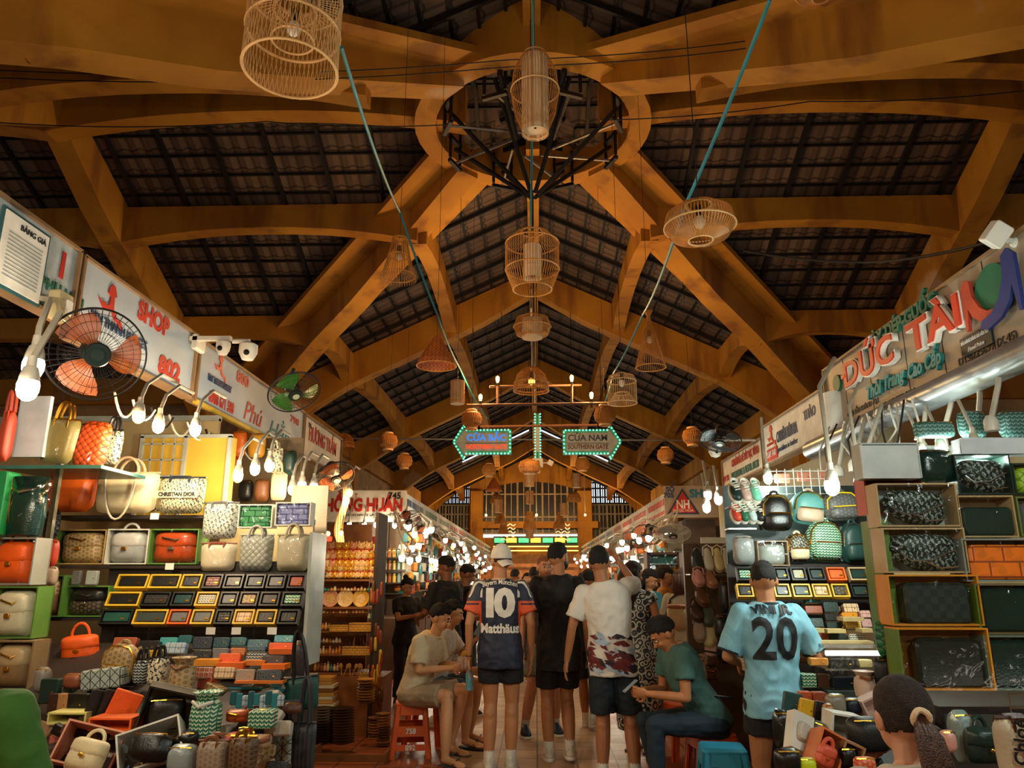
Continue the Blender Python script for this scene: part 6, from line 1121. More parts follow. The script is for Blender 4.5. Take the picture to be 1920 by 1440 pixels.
t = thing('wooden_crate', 'low open wooden crate on the floor at the foot of the souvenir stall', 'crate', P(660, 1418, 7.1)); 
for z in (-.05, .03): MB().box((0, -.2, z), (.66, .015, .06)).build('slat', WD3, t)
for s in (-1, 1): MB().box((s * .33, 0, 0), (.015, .4, .14)).build('side_panel', WD3, t)
MB().box((0, 0, -.07), (.66, .4, .012)).build('bottom', WD3, t)
slab('souvenir_base', (-2.0, SV + .1, .28), (.9, .5, .56), WD3, 'low brown base cabinet of the souvenir stall', 'cabinet')
t = thing('scarf_bundle', 'striped orange and cream scarf hanging by the warm bulb', 'scarf', P(642, 960, 7.6)); MB().puff(.1, .6, .06, taper=.4, p=8, f=lambda q, u, v: Vector((q.x + .03 * sin(v * 3), q.y, q.z))).build('cloth', PT('stripe', '#d8842a', '#e8d8b0', 40), t, smooth=2)
for k in range(22):
    x = random.uniform(694, 716); y = random.uniform(1100, 1330); c, w, h = rect(x - 3, y - 14, x + 3, y + 14, SV - .25)
    tag(MB().puff(w, h, .03).build('hanging_charm', random.choice([L('#8a3a1c'), L('#c98a2a'), L('#5a3a1c'), L('#b8601c'), L('#d8b83a')]), smooth=2, loc=c), 'small charm dangling on the dark end of the souvenir stall', 'charm', 'charms hanging on the souvenir stall end')
slab('stall_partition', (P(703, 1200, 8.0).x - .02, SV + .05, 1.1), (.03, .5, 2.2), flat('#2a1810', .7), 'dark end panel of the souvenir stall hung with charms', 'partition')
t = thing('panda_box', 'small red shelf box with two white faced dolls left of the cats', 'toy', P(608, 1005, 7.6)); MB().box((0, 0, -.03), (.15, .06, .05)).build('tray', flat('#b8412a', .5), t)
for s in (-1, 1): MB().sph((s * .035, -.01, .02), .03, 10, 8).build('doll_head', WHT, t, smooth=True)
# ---------------------------------------------------------------- far stalls
JAR = mat('jar_goods', '#b88a4a', .3)
for side in (-1, 1):
    nm_ = 'left' if side < 0 else 'right'
    for k in range(10):
        y0 = 13.2 + k * 2.35; t = thing('stall_unit', '%s wooden stall unit of the far %s row, counting from its corner sign' % (ORD[k].capitalize(), nm_), 'stall', (side * 2.75, y0 + 1.1, 0))
        MB().box((side * .1, 0, 1.25), (.5, 2.25, 2.5)).build('cabinet', flat('#4a3828', .7), t); MB().box((-side * .3, 0, .45), (.5, 2.2, .9)).build('counter', flat('#6a4a30', .6), t)
        for z in (1.25, 1.6, 1.95): MB().box((-side * .25, 0, z), (.25, 2.2, .02)).build('shelf', SIL, t)
GOODC = ['#d8d0b8', '#b8452a', '#e0a03a', '#2f6a6a', '#c9c2a8', '#8a3a24', '#d87a2a', '#f0e4c8', '#3a3a3a', '#7aa8a4', '#a86a3a', '#26343a']
random.seed(21)
gm = {}
for c in GOODC:
    m = mat('goods_' + c, c, .35)
    gm[c] = [MB().rbox((0, 0, 0), (.12, .08, .16), .02).mesh('packet', m), MB().lathe([(.04, -.1), (.042, .03), (.018, .06), (.018, .1)], 10).mesh('bottle', m, True), MB().puff(.16, .14, .1, p=4, n=6).mesh('purse', m, 2)]
for side in (-1, 1):
    nm_ = 'left' if side < 0 else 'right'
    for kind, nm, n in ((0, 'packet', 110), (1, 'bottle', 70), (2, 'purse', 90)):
        for k in range(n):
            y = 13.1 + 20 * (random.random() ** 1.6); z = random.choice([1.05, 1.32, 1.67, 2.02, 2.2, 1.5]) + random.uniform(0, .06)
            o = link(nm, gm[random.choice(GOODC)][kind], None, (side * (2.36 - random.uniform(0, .25)), y, z)); o.rotation_euler.z = random.uniform(-1.4, 1.4); tag(o, 'small %s on the crowded shelves of the far %s stalls' % (nm, nm_), nm, '%ss on the far %s stalls' % (nm, nm_))
# front of the corner stalls under the corner signs
slab('stall_partition', (-2.95, 13.5, 1.2), (1.3, .05, 2.4), flat('#6a5338', .7), 'back panel under the HONG HUAN corner sign', 'partition'); slab('stall_partition', (2.9, 13.5, 1.2), (1.3, .05, 2.4), flat('#7a7058', .7), 'back panel under the triangle corner sign', 'partition')
for r, y in enumerate((1045, 1068, 1092)): shelf(682, 762, y, 12.9, '%s glass shelf under the HONG HUAN sign' % ORD[r].capitalize(), SIL, .4)
random.seed(5)
for r, y in enumerate((1045, 1068, 1092)):
    for k in range(9): c, w, h = rect(684 + k * 8.6, y - 17, 691 + k * 8.6, y, 12.9); b = MB().lathe([(w * .48, -h / 2), (w * .5, h * .2), (w * .3, h * .3), (w * .34, h * .34), (w * .34, h * .48)], 12, c); tag(b.build('glass_jar', mat('jar%d' % (k % 4), ['#c9c2a0', '#a8602a', '#d8b04a', '#8aa8a0'][k % 4], .2), smooth=True), 'lidded jar in the rows under the HONG HUAN sign, %s shelf' % ORD[r], 'jar', 'jars under the corner sign, %s shelf' % ORD[r])
for r in range(2):
    for k in range(2): slab('snack_packet', P(698 + k * 14, 1013 + r * 14, 12.8), (.11, .06, .12), L('#a8382a', .3), '%s red snack packet below the corner sign' % ['Upper left', 'Upper right', 'Lower left', 'Lower right'][r * 2 + k], 'packet')
slab('stall_side_counter', (-2.6, 12.6, .45), (1.0, .8, .9), flat('#5a4028', .6), 'counter under the HONG HUAN corner sign', 'counter')
# right: glass cabinets and hanging goods under the triangle sign
for k, (x0, y0, x1, y1, Y) in enumerate([(1213, 1038, 1270, 1098, 10.5), (1282, 1038, 1296, 1120, 8.9)]):
    c, w, h = rect(x0, y0, x1, y1, Y); t = thing('glass_cabinet', '%s brown framed glass cabinet full of trinkets beyond the women' % ['Wide', 'Narrow'][k], 'cabinet', c); f = MB()
    for s in (-1, 1): f.box((s * w / 2, 0, 0), (.03, .3, h + .03)); f.box((0, 0, s * h / 2), (w, .3, .03))
    f.build('frame', flat('#6a3a24', .5), t); MB().box((0, .14, 0), (w, .01, h)).build('back', mat('teal_glass', '#4fa09a', .2), t)
    for q in (-.17, .17): MB().box((0, 0, q * h), (w, .24, .01)).build('shelf', SIL, t)
    MB().box((0, -.14, 0), (w, .004, h)).build('glass_pane', FILM, t)
    for q in range(12 if k == 0 else 4): cc = c + Vector((w * (-.42 + .84 * (q % 6) / 5.) if k == 0 else 0, -.02, h * (-.42 + (.33 * (q // 6 if k == 0 else q % 3))) + .03)); tag(MB().lathe([(.03, -.03), (.04, 0), (.02, .03), (.01, .07)], 8, cc).build('glass_trinket', random.choice([mat('white_trinket', '#e0d4b8', .4), mat('teal_trinket', '#3a8a7c', .4), mat('amber_trinket', '#e0902a', .3)]), smooth=True), 'little ornament inside the %s glass cabinet' % ['wide', 'narrow'][k], 'ornament', 'ornaments in the %s glass cabinet' % ['wide', 'narrow'][k])
slab('cabinet_base', (1.9, 10.6, .7), (.9, .6, 1.4), flat('#4a3020', .6), 'brown base below the wide glass cabinet', 'cabinet'); slab('side_wall_panel', (2.3, 9.3, 1.0), (.6, .05, 2.0), L('#8f7a5c'), 'tan wall panel behind the shoe rack', 'partition')
slab('side_wall_panel', (2.75, 8.5, 1.35), (.06, 5.6, 2.6), CREAMP, 'cream wall panel along the right stalls under the signs', 'partition'); slab('side_wall_panel', (-2.75, 7.6, 1.35), (.06, 4.0, 2.6), CREAMP, 'cream wall panel along the left stalls under the signs', 'partition')
# gallery stall closing the aisle
t = thing('gallery_stall', 'green and yellow lit market stall closing the far end of the aisle', 'stall', (0, 38, 0)); MB().box((0, 0, 3.2), (4.2, .3, .5)).build('fascia', flat('#2c2418', .6), t); 
for k in range(7): MB().box((-1.8 + k * .6, -.2, 3.25), (.5, .05, .22)).build('light_panel', glow('green_panel', '#3ad07a', 1.2) if k % 2 == 0 else glow('yellow_panel', '#f0c83a', 1.4), t)
for z in (2.75, 2.95): MB().box((0, -.18, z), (4.2, .04, .05)).build('light_strip', glow('yellow_strip', '#f0d060', 2), t)
MB().box((0, .6, 1.3), (5.4, .1, 2.6)).build('back', flat('#c98a5a', .6), t); MB().box((0, 0, .5), (4, .5, 1)).build('counter', flat('#8a8a80', .5), t)
for s in (-1, 1): 
    b = MB()
    for k in range(5): b.tube([(s * 1.35 + x, -.25, 4.0 - k * .18 + .05 * sin(x * 20)) for x in [-.35 + .05 * i for i in range(15)]], .03, 4)
    b.build('wavy_grille', WHT, t)
for s in (-1, 1): t = thing('carton_stack', '%s heap of pale cartons at the end of the aisle' % ('Left' if s < 0 else 'Right'), 'box', (s * 1.5, 34, 0)); MB().box((0, 0, .5), (.8, .6, 1.0)).build('carton', L('#a8906c'), t); MB().box((.1, 0, 1.2), (.6, .5, .4)).build('carton', L('#c9b08a'), t)
# ================================================================ people
V3 = Vector
def remesh(mb, vox, smooth=3, fac=.5, noise_a=0, noise_s=9, name='body', mats=None):
    me = mb.mesh(name, mats or [], False); o = bpy.data.objects.new('tmp', me); COL.objects.link(o)
    r = o.modifiers.new('r', 'REMESH'); r.mode = 'VOXEL'; r.voxel_size = vox; r.adaptivity = 0
    if smooth: s = o.modifiers.new('s', 'SMOOTH'); s.factor = fac; s.iterations = smooth
    dg = bpy.context.evaluated_depsgraph_get(); out = bpy.data.meshes.new_from_object(o.evaluated_get(dg)); bpy.data.objects.remove(o); bpy.data.meshes.remove(me)
    if noise_a:
        nr = [v.normal.copy() for v in out.vertices]
        for v, q in zip(out.vertices, nr):
            p = v.co * noise_s; n = noise.noise(V3((p.x, p.y, p.z * .45))) + .6 * noise.noise(V3((p.x * 2 + p.z, p.y * 2 + 5, p.z * 1.1 - p.x))) + .5 * (1 - abs(noise.noise(V3((p.x * 1.2 + p.z * .9 + 9, p.y, p.z * 1.3 - p.x * .8)))) * 4); v.co += q * n * noise_a
    out.materials.clear()
    for m in (mats if isinstance(mats, (list, tuple)) else [mats]): out.materials.append(m)
    out.polygons.foreach_set('use_smooth', [True] * len(out.polygons)); out.update(); return out
def caps(mb, a, b, ra, rb, n=12, ends=(True, True), mid=None):
    a, b = V3(a), V3(b); d = b - a; L = d.length; d.normalize(); pts = []; rr = []
    if ends[0]:
        for k in (1, .7, .35): pts.append(a - d * ra * k); rr.append(ra * sqrt(max(0, 1 - k * k)) + .001)
    for i in range(6): t = i / 5; pts.append(a + d * L * t); rr.append(ra + (rb - ra) * t + (mid or 0) * sin(pi * t))
    if ends[1]:
        for k in (.35, .7, 1): pts.append(b + d * rb * k); rr.append(rb * sqrt(max(0, 1 - k * k)) + .001)
    mb.tube(pts, rr, n)
def loftr(mb, rings, n=20):
    # rings: (centre, lateral axis, forward axis, rx, ry)
    vs = []; fs = []
    for c, ax, ay, rx, ry in rings:
        for k in range(n):
            a = 2 * pi * k / n; ca, sa = cos(a), sin(a); e = .85
            vs.append(c + ax * rx * abs(ca) ** e * (1 if ca > 0 else -1) + ay * ry * abs(sa) ** e * (1 if sa > 0 else -1))
    m = len(rings)
    for i in range(m - 1):
        for k in range(n): k2 = (k + 1) % n; fs.append((i * n + k, i * n + k2, (i + 1) * n + k2, (i + 1) * n + k))
    fs.append(tuple(reversed(range(n)))); fs.append(tuple((m - 1) * n + k for k in range(n))); mb.add(vs, fs)
def skin(c='#c98a5c'): return mat('skin_' + c[1:], c, .5, var=.05, sss=.08)
def hand(mb, w, d, palm, s, k, curl=.5, spread=1):
    # w wrist, d direction of the fingers, palm normal, s side of the thumb
    d = V3(d).normalized(); pn = V3(palm); pn = (pn - d * pn.dot(d)).normalized(); sd = d.cross(pn) * s; R = Matrix((sd, d, pn)).transposed()
    mb.sph(w + d * .05 * k, (.043 * k, .055 * k, .019 * k), 12, 8, R)
    for i in range(4):
        o = (i - 1.5) * .0225 * k; L = [.068, .078, .073, .058][i] * k; p = w + d * .088 * k + sd * (-o); dd = (d + sd * (-o / k) * 2.4 * spread).normalized(); pts = [p - d * .02 * k, p]; a = 0
        for j in range(3): a += curl * (.6 if j == 0 else .9); q = dd * cos(a) + pn * sin(a); p = p + q * L * [.45, .32, .23][j]; pts.append(p.copy())
        mb.tube(pts, [.0105 * k, .010 * k, .0095 * k, .0085 * k, .0065 * k], 8)
    b = w + d * .02 * k + sd * .03 * k; t1 = b + (sd * .75 + d * .55).normalized() * .04 * k; t2 = t1 + (sd * .25 + d * .9 + pn * .35).normalized() * .035 * k
    mb.tube([b, t1, t2], [.013 * k, .0115 * k, .008 * k], 8)
def person(label, loc, rz, H, J={}, sk='#c98a5c', hair='#17110d', hairtype='short', head=(0, 0, 0), shirt='#222222', sleeve=.62, loose=1.0, hem=.47, legs='shorts', legc='#141414', leglen=.8, shoes='sneaker', shoec='#e8e4da', face=False, vox=.009, shirtmat=None, legmat=None, build=1.0, hands=(True, True), curl=(.35, .35), tight=False, fem=False, palm={}, hoodcol=None, collar=None, sole=None, nofeet=False, beard=None):
    t = thing('person', label, 'person', loc, rz); k = H
    D = dict(pel=(0, 0, .53), che=(0, 0, .72), nek=(0, .005, .845), hea=(0, -.005, .93), LS=(.107, 0, .815), RS=(-.107, 0, .815), LE=(.135, .01, .64), RE=(-.135, .01, .64), LW=(.142, -.03, .49), RW=(-.142, -.03, .49), LH=(.05, 0, .52), RH=(-.05, 0, .52), LK=(.055, -.01, .285), RK=(-.055, -.01, .285), LA=(.055, .015, .045), RA=(-.055, .015, .045), LT=(.065, -1, 0), RT=(-.065, -1, 0))
    D.update(J); D = {a: V3(b) * (k if a not in ('LT', 'RT') else 1) for a, b in D.items()}
    bs = build * k; sw = .93 if fem else 1.0
    axS = (D['LS'] - D['RS']).normalized(); axH = (D['LH'] - D['RH']).normalized()
    def torso(mb, inf, low, wz=1.0, top=True):
        p, c, n = D['pel'], D['che'], D['nek']; up1 = (c - p).normalized(); up2 = (n - c).normalized(); f1 = up1.cross(axH).normalized(); f2 = up2.cross(axS).normalized(); f1 = -f1; f2 = -f2; R = []
        hw = .1 if fem else .092
        for q, rx, ry in [(-low, hw * wz, .066 * wz), (-.02, hw * wz, .068 * wz), (.03, .088 * (wz * .5 + .5), .062), (.09, (.072 if fem else .08), .056)]: R.append((p + up1 * q * k, axH, f1, rx * bs + inf, ry * bs + inf))
        for q, rx, ry in [(-.04, .088 * sw, .062), (.02, .1 * sw, .068), (.07, .103 * sw, .062), (.095, .088 * sw, .052)] + ([(.118, .055, .04), (.13, .036, .034)] if top else []): R.append((c + up2 * q * k, axS, f2, rx * bs + inf, ry * bs + inf * .8))
        loftr(mb, R)
    mb = MB(); torso(mb, -.004, .045); hd = D['hea']; Rh = Euler(head).to_matrix()
    caps(mb, D['nek'] - V3((0, 0, .03)) * k, hd - V3((0, -.01, .03)) * k, .034 * k * (.85 if fem else 1), .032 * k * (.85 if fem else 1))
    def hp(x, y, z): return hd + Rh @ (V3((x, y, z)) * k)
    mb.sph(hp(0, .008, .012), (.0455 * k, .057 * k, .056 * k), 20, 14, Rh); mb.sph(hp(0, -.012, -.022), (.036 * k, .042 * k, .042 * k), 16, 12, Rh); mb.sph(hp(0, -.03, -.045), (.02 * k, .02 * k, .014 * k), 10, 8, Rh)
    caps(mb, hp(0, -.05, .006), hp(0, -.062, -.014), .005 * k, .0085 * k, 8); mb.sph(hp(0, -.048, .018), (.03 * k, .008 * k, .005 * k), 10, 6, Rh)
    for s in (-1, 1): mb.sph(hp(s * .046, .006, -.004), (.0075 * k, .013 * k, .021 * k), 8, 6, Rh); mb.sph(hp(s * .02, -.042, -.016), (.012 * k, .01 * k, .012 * k), 8, 6, Rh)
    for s, q in ((1, 'L'), (-1, 'R')):
        S, E, Wr = D[q + 'S'], D[q + 'E'], D[q + 'W']; caps(mb, S, E, .026 * bs, .0205 * bs, mid=.002 * k); caps(mb, E, Wr, .020 * bs, .0135 * bs, mid=.002 * k)
        if hands[0 if s > 0 else 1]: pl = palm.get(q, (-s, 0, 0)); hand(mb, Wr, (Wr - E), pl, 1 if palm.get(q + 's') else (s if True else 1), k / 1.75, curl[0 if s > 0 else 1])
        Hh, Kn, An = D[q + 'H'], D[q + 'K'], D[q + 'A']; caps(mb, Hh, Kn, .052 * bs, .033 * bs, mid=.003 * k); caps(mb, Kn, An, .031 * bs, .019 * bs, mid=.0075 * k); mb.sph(Kn, .034 * bs, 12, 8)
        calf = Kn.lerp(An, .3); caps(mb, calf + V3((0, .008 * k, .02 * k)), calf + V3((0, .008 * k, -.05 * k)), .026 * bs, .022 * bs)
        fd = (V3((D[q + 'T'].x * .3, D[q + 'T'].y, 0))).normalized()
        if not nofeet: caps(mb, An - fd * .002 * k + V3((0, 0, -.01 * k)), An + fd * .1 * k - V3((0, 0, .03 * k)), .02 * k, .015 * k); mb.sph(An + fd * .09 * k - V3((0, 0, .032 * k)), (.026 * k, .03 * k, .012 * k), 10, 6)
    link('body', remesh(mb, vox * .72, 2, .5, name='body', mats=skin(sk)), t)
    # shirt
    inf = .010 + .012 * loose; shm = shirtmat or mat('cloth_' + shirt[1:], shirt, .8, var=.06, bump=.15, bs=60)
    mb = MB(); torso(mb, inf, .53 - hem if ('pel' not in J or hem != .47) else .03, 1.04 if 'pel' not in J else .97)
    for s, q in ((1, 'L'), (-1, 'R')):
        S, E, Wr = D[q + 'S'], D[q + 'E'], D[q + 'W']
        if sleeve > 0: f = min(sleeve, 1); caps(mb, S.lerp(D['che'], .1), S.lerp(E, f), .034 * bs + inf * .6, .031 * bs + inf * .9, ends=(True, False))
        if sleeve > 1: caps(mb, E, E.lerp(Wr, sleeve - 1), .03 * bs + inf * .5, .024 * bs + inf * .4, ends=(True, False))
    sm = remesh(mb, vox, 4, .5, noise_a=.0045 * loose, noise_s=8, name='shirt', mats=shm); sh = link('shirt', sm, t)
    # legs
    lm = legmat or mat('cloth_' + legc[1:], legc, .8, var=.08, bump=.15, bs=60); li = .012
    if legs != 'none':
        mb = MB(); up1 = (D['che'] - D['pel']).normalized(); f1 = -up1.cross(axH).normalized(); R = []
        seat = 'pel' in J
        for q, w_ in ((-.05, .9), (-.02, 1), (.03, .92), (.06, .85)): R.append((D['pel'] + up1 * q * k, axH, f1, .094 * bs * w_ + li, .068 * bs * w_ + li))
        loftr(mb, R)
        for q in 'LR':
            Hh, Kn, An = D[q + 'H'], D[q + 'K'], D[q + 'A']
            if legs == 'shorts': caps(mb, Hh, Hh.lerp(Kn, leglen), .055 * bs + li, .05 * bs + li * 1.4, ends=(True, False))
            elif legs in ('pants', 'jeans'): wd = 1.0 if legs == 'pants' else .85; caps(mb, Hh, Kn, .054 * bs + li, .038 * bs * wd + li); caps(mb, Kn, Kn.lerp(An, .93), .038 * bs * wd + li, .034 * bs * wd + li * .8, ends=(True, False))
        if legs == 'dress': loftr(mb, [(D['pel'] + V3((0, 0, z)) * k, axH, f1, rx * k, ry * k) for z, rx, ry in ((-.42, .12, .09), (-.3, .13, .1), (-.12, .12, .09), (0, .105, .08), (.09, .08, .065))])
        link({'shorts': 'shorts', 'dress': 'skirt'}.get(legs, 'trousers'), remesh(mb, vox, 3, .5, noise_a=.005, noise_s=9, name='legs', mats=lm), t)
    # shoes
    if not nofeet:
        for s, q in ((1, 'L'), (-1, 'R')):
            An = D[q + 'A']; fd = V3((D[q + 'T'].x * .3, D[q + 'T'].y, 0)).normalized(); sdv = V3((-fd.y, fd.x, 0)); z0 = An.z - .045 * k; c = V3((An.x, An.y, 0)) + fd * .046 * k; scm = mat('shoe_' + shoec[1:], shoec, .6, var=.06)
            def ring(z, kk, sh_=0, n=18):
                o = []
                for i in range(n): a = 2 * pi * i / n; y = cos(a); wd = .031 * k * (1 + .15 * y) * abs(sin(a)) ** .7 * (1 if sin(a) > 0 else -1); o.append(c + fd * (y * .083 * k * kk + sh_) + sdv * wd * kk + V3((0, 0, z0 + z)))
                return o
            def lo_(rs): vs = [v for r in rs for v in r]; n = 18; return MB().add(vs, [(i * n + j, i * n + (j + 1) % n, (i + 1) * n + (j + 1) % n, (i + 1) * n + j) for i in range(len(rs) - 1) for j in range(n)] + [tuple(reversed(range(n))), tuple((len(rs) - 1) * n + j for j in range(n))])
            if shoes == 'flip':
                lo_([ring(0, 1.02), ring(.014, 1.02)]).build('flip_flop_sole', scm, t, smooth=True); MB().tube([c + sdv * .028 * k + V3((0, 0, z0 + .012)), c + fd * .03 * k + V3((0, 0, z0 + .045 * k)), c - sdv * .028 * k + V3((0, 0, z0 + .012))], .004, 6).build('toe_strap', BK, t, smooth=True)
            else:
                so = lo_([ring(0, 1.0), ring(.012, 1.05), ring(.028, 1.0)]).build('shoe_sole', mat('shoe_' + (sole or '#e8e4da')[1:], sole or '#e8e4da', .6, var=.06), t, smooth=True)
                lo_([ring(.026, .99), ring(.045, .95, -.002), ring(.062, .86, -.006 * k), ring(.082, .68, -.022 * k), ring(.108, .56, -.034 * k)]).build('shoe', scm, t, smooth=2)
                g = MB()
                for j in range(4): g.tube([c + fd * (.02 - j * .012) * k + sdv * x * k + V3((0, 0, z0 + .068 + j * .006)) for x in (-.014, .014)], .003, 4)
                g.build('laces', mat('shoe_laces', '#d8d4c8', .6), t)
                if legs == 'shorts': caps_ = MB(); caps(caps_, An + V3((0, 0, -.012 * k)), An.lerp(D[q + 'K'], .2), .0245 * k, .0245 * k, ends=(False, False)); caps_.build('sock', mat('white_sock', '#e4dfd2', .8), t, smooth=True)
    # hair
    if hairtype:
        hm = mat('hair_' + hair[1:], hair, .8, var=.3, vs=60, bump=.9, bs=220); b = MB(); n, m = 44, 30
        b.sph((0, 0, 0), 1, n, m); vs = []
        long_ = hairtype in ('long', 'bob', 'pony', 'bun', 'curly')
        for v in b.v:
            x, y, z = v; line = (.42 if y < -.55 else .1 if y < -.2 else (-.25 if abs(x) > .6 and y < .15 else -.42 if not long_ else -.75))
            if long_ and y > -.15: line = -.7
            if long_ and y <= -.15: line = .3
            thick = {'short': 1.05, 'fade': 1.02, 'tall': 1.1, 'long': 1.12, 'bob': 1.15, 'pony': 1.07, 'bun': 1.08, 'curly': 1.22}[hairtype]
            if hairtype == 'tall' and z > .3: thick += .1 * z * (1.3 if y < 0 else .6)
            if hairtype == 'fade' and z > .45: thick += .06
            ln = line + .12 * noise.noise(V3((x * 7, y * 7, 3))); d_ = (z - ln) / .22; j = 1 if d_ > 0 else .82; f = (1.0 + (thick - 1.0) * min(1, d_ + .12)) if d_ > 0 else .82
            if j == 1: f += noise.noise(V3(v) * (6 if hairtype != 'curly' else 4)) * (.03 if hairtype != 'curly' else .12) * min(1, d_) + (noise.noise(V3(v) * 16) * .05 * min(1, max(0, z)) if hairtype in ('tall', 'short') else 0)
            vs.append(hp(x * .0465 * f, .008 + y * .058 * f, .014 + z * .057 * f))
        hb = MB(); hb.add(vs, b.f); hb.build('hair', hm, t, smooth=2)
        if hairtype in ('tall', 'fade', 'short') and vox < .01:
            tf = MB(); rs = random.Random(len(label))
            for i in range(90):
                a = rs.uniform(0, 2 * pi); e_ = rs.uniform(.35, 1.0) ** .6 * pi / 2; x, y, z = cos(e_) * cos(a), cos(e_) * sin(a), sin(e_); L1 = .012 if hairtype == 'fade' else .022
                p0 = hp(x * .047, .008 + y * .059, .014 + z * .058); p1 = hp(x * .047 * (1 + L1 * 9), .008 + y * .059 * (1 + L1 * 9) - L1 * .6, .014 + z * .058 * (1 + L1 * 11)); tf.tube([p0, p0.lerp(p1, .6), p1], [.006 * k, .0045 * k, .001], 4)
            tf.build('hair_tufts', hm, t, smooth=2)['kind'] = 'stuff'
        if hairtype in ('long', 'bob'):
            hb = MB(); L_ = .17 if hairtype == 'long' else .075
            for a in range(-4, 5):
                th_ = a * .33; x, y = sin(th_), cos(th_)
                hb.tube([hp(x * .046, .012 + y * .056, .02), hp(x * .054, .014 + y * .062, -.03), hp(x * .056, .016 + y * .062, -.03 - L_ * .5), hp(x * .045, .014 + y * .055, -.03 - L_)], [.017 * k, .02 * k, .02 * k, .012 * k], 8)
            hb.build('long_hair', hm, t, smooth=2)
        if hairtype == 'bun': MB().sph(hp(0, .05, .065), (.024 * k, .024 * k, .022 * k), 14, 10).build('hair_bun', hm, t, smooth=2)
    if beard: 
        b = MB(); b.sph((0, 0, 0), 1, 20, 12); b.v = [tuple(hp(x * .0385, -.012 + y * .0445, -.025 + z * .043)) if (z < .25 and y < .35) else tuple(hp(x * .03, -.01 + y * .03, -.022 + z * .03)) for x, y, z in b.v]; b.build('beard', mat('hair_' + beard[1:], beard, .6, var=.2, vs=60), t, smooth=2)
    if face:
        for s in (-1, 1):
            MB().sph(hp(s * .0185, -.0475, .004), (.0085 * k, .006 * k, .0045 * k), 10, 8, Rh).build('eye', mat('eye_white', '#d8cfc4', .3), t, smooth=True); MB().sph(hp(s * .0185, -.0535, .004), .0036 * k, 8, 6).build('iris', mat('eye_dark', '#140d08', .2), t, smooth=True)
            MB().tube([hp(s * .009, -.055, .018), hp(s * .019, -.056, .0215), hp(s * .029, -.05, .019)], .0025 * k, 5).build('eyebrow', mat('hair_' + hair[1:], hair, .5), t)
        MB().tube([hp(-.014, -.0515, -.033), hp(0, -.056, -.0325), hp(.014, -.0515, -.033)], [.001 * k, .0036 * k, .001 * k], 6).build('lips', mat('lips', '#9c5244', .5), t, smooth=True)
    if collar: R_ = []; c0 = D['nek'] + V3((0, .002, -.012)) * k; MB().tube([c0 + V3((.047 * k * cos(a), .043 * k * sin(a), .012 * k * sin(a))) for a in [2 * pi * i / 20 for i in range(20)]], .011, 6, close=True).build('collar', mat('cloth_' + collar[1:], collar, .8), t, smooth=True)
    return t, sh, D, hp
def decal(sh, me, mtl, t, name='print', origin=(0, 0), zc=1.3, back=True, off=.009, cuts=0, maxlen=.018):
    # drape a flat mesh (XZ) over the shirt by casting along Y
    bm = bmesh.new(); bm.from_mesh(me); bmesh.ops.triangulate(bm, faces=bm.faces)
    for _ in range(4):
        es = [e for e in bm.edges if e.calc_length() > maxlen]
        if not es: break
        bmesh.ops.subdivide_edges(bm, edges=es, cuts=1); bmesh.ops.triangulate(bm, faces=bm.faces)
    bv = BVHTree.FromPolygons([v.co for v in sh.data.vertices], [tuple(p.vertices) for p in sh.data.polygons]); s = 1 if back else -1; dead = []
    for v in bm.verts:
        x, z = v.co.x * (-1 if back else 1) + origin[0], v.co.z + zc; h = bv.ray_cast(V3((x, s * 1.0, z)), V3((0, -s, 0)))
        if h[0] is None: dead.append(v); continue
        v.co = h[0] + V3((0, s * (off + v.co.y * 0), 0))
    bmesh.ops.delete(bm, geom=dead, context='VERTS'); out = bpy.data.meshes.new(name); bm.to_mesh(out); bm.free(); out.materials.clear(); out.materials.append(mtl); return link(name, out, t)
def flattext(s, size, off=.0, width=None, sx=1, spacing=1):
    me = text_mesh(s, size, off, 0, spacing=spacing, sx=sx)
    if width: xs = [v.co.x for v in me.vertices]; k = width / (max(xs) - min(xs)); [setattr(v.co, 'x', v.co.x * k) for v in me.vertices]
    return me
def poly(pts): return MB().add([(x, 0, z) for x, z in pts], [tuple(range(len(pts)))]).mesh('p', [])
def at(px, py, Y): p = P(px, py, Y); return (p.x, Y, 0)
PRW = mat('white_print', '#e8e2d4', .6, var=.04); PRB = mat('black_print', '#101418', .6, var=.04)
# man in the navy jersey
def jersey_mat():
    m = bpy.data.materials.new('navy_jersey_with_orange_sleeve_bands'); m.use_nodes = True; t = NT(m); M = t.math; sp = t.node('ShaderNodeSeparateXYZ'); t.lk(t.node('ShaderNodeTexCoord').outputs['Object'], sp.inputs[0]); x, y, z = sp.outputs; ax = M('ABSOLUTE', x)
    band = M('MULTIPLY', M('GREATER_THAN', ax, .158), M('MULTIPLY', M('GREATER_THAN', z, 1.13), M('LESS_THAN', z, 1.34)))
    st = M('MULTIPLY', M('GREATER_THAN', ax, .18), M('LESS_THAN', M('ABSOLUTE', M('SUBTRACT', z, 1.20)), .007)); st2 = M('MULTIPLY', M('GREATER_THAN', ax, .18), M('LESS_THAN', M('ABSOLUTE', M('SUBTRACT', z, 1.315)), .007))
    sh = M('MULTIPLY', M('MULTIPLY', M('GREATER_THAN', z, 1.37), M('GREATER_THAN', ax, .15)), M('LESS_THAN', M('FRACT', M('MULTIPLY', y, 22)), .35))
    nz = t.node('ShaderNodeTexNoise'); nz.inputs['Scale'].default_value = 2
    c = t.mix(M('MULTIPLY', nz.outputs[0], .5), lin('#152238'), lin('#2a2336')); c = t.mix(band, c, lin('#d4501c')); c = t.mix(M('MAXIMUM', st, st2), c, lin('#101828')); c = t.mix(sh, c, lin('#d8d0c0')); t.lk(c, t.b.inputs['Base Color']); t.b.inputs['Roughness'].default_value = .6; return m
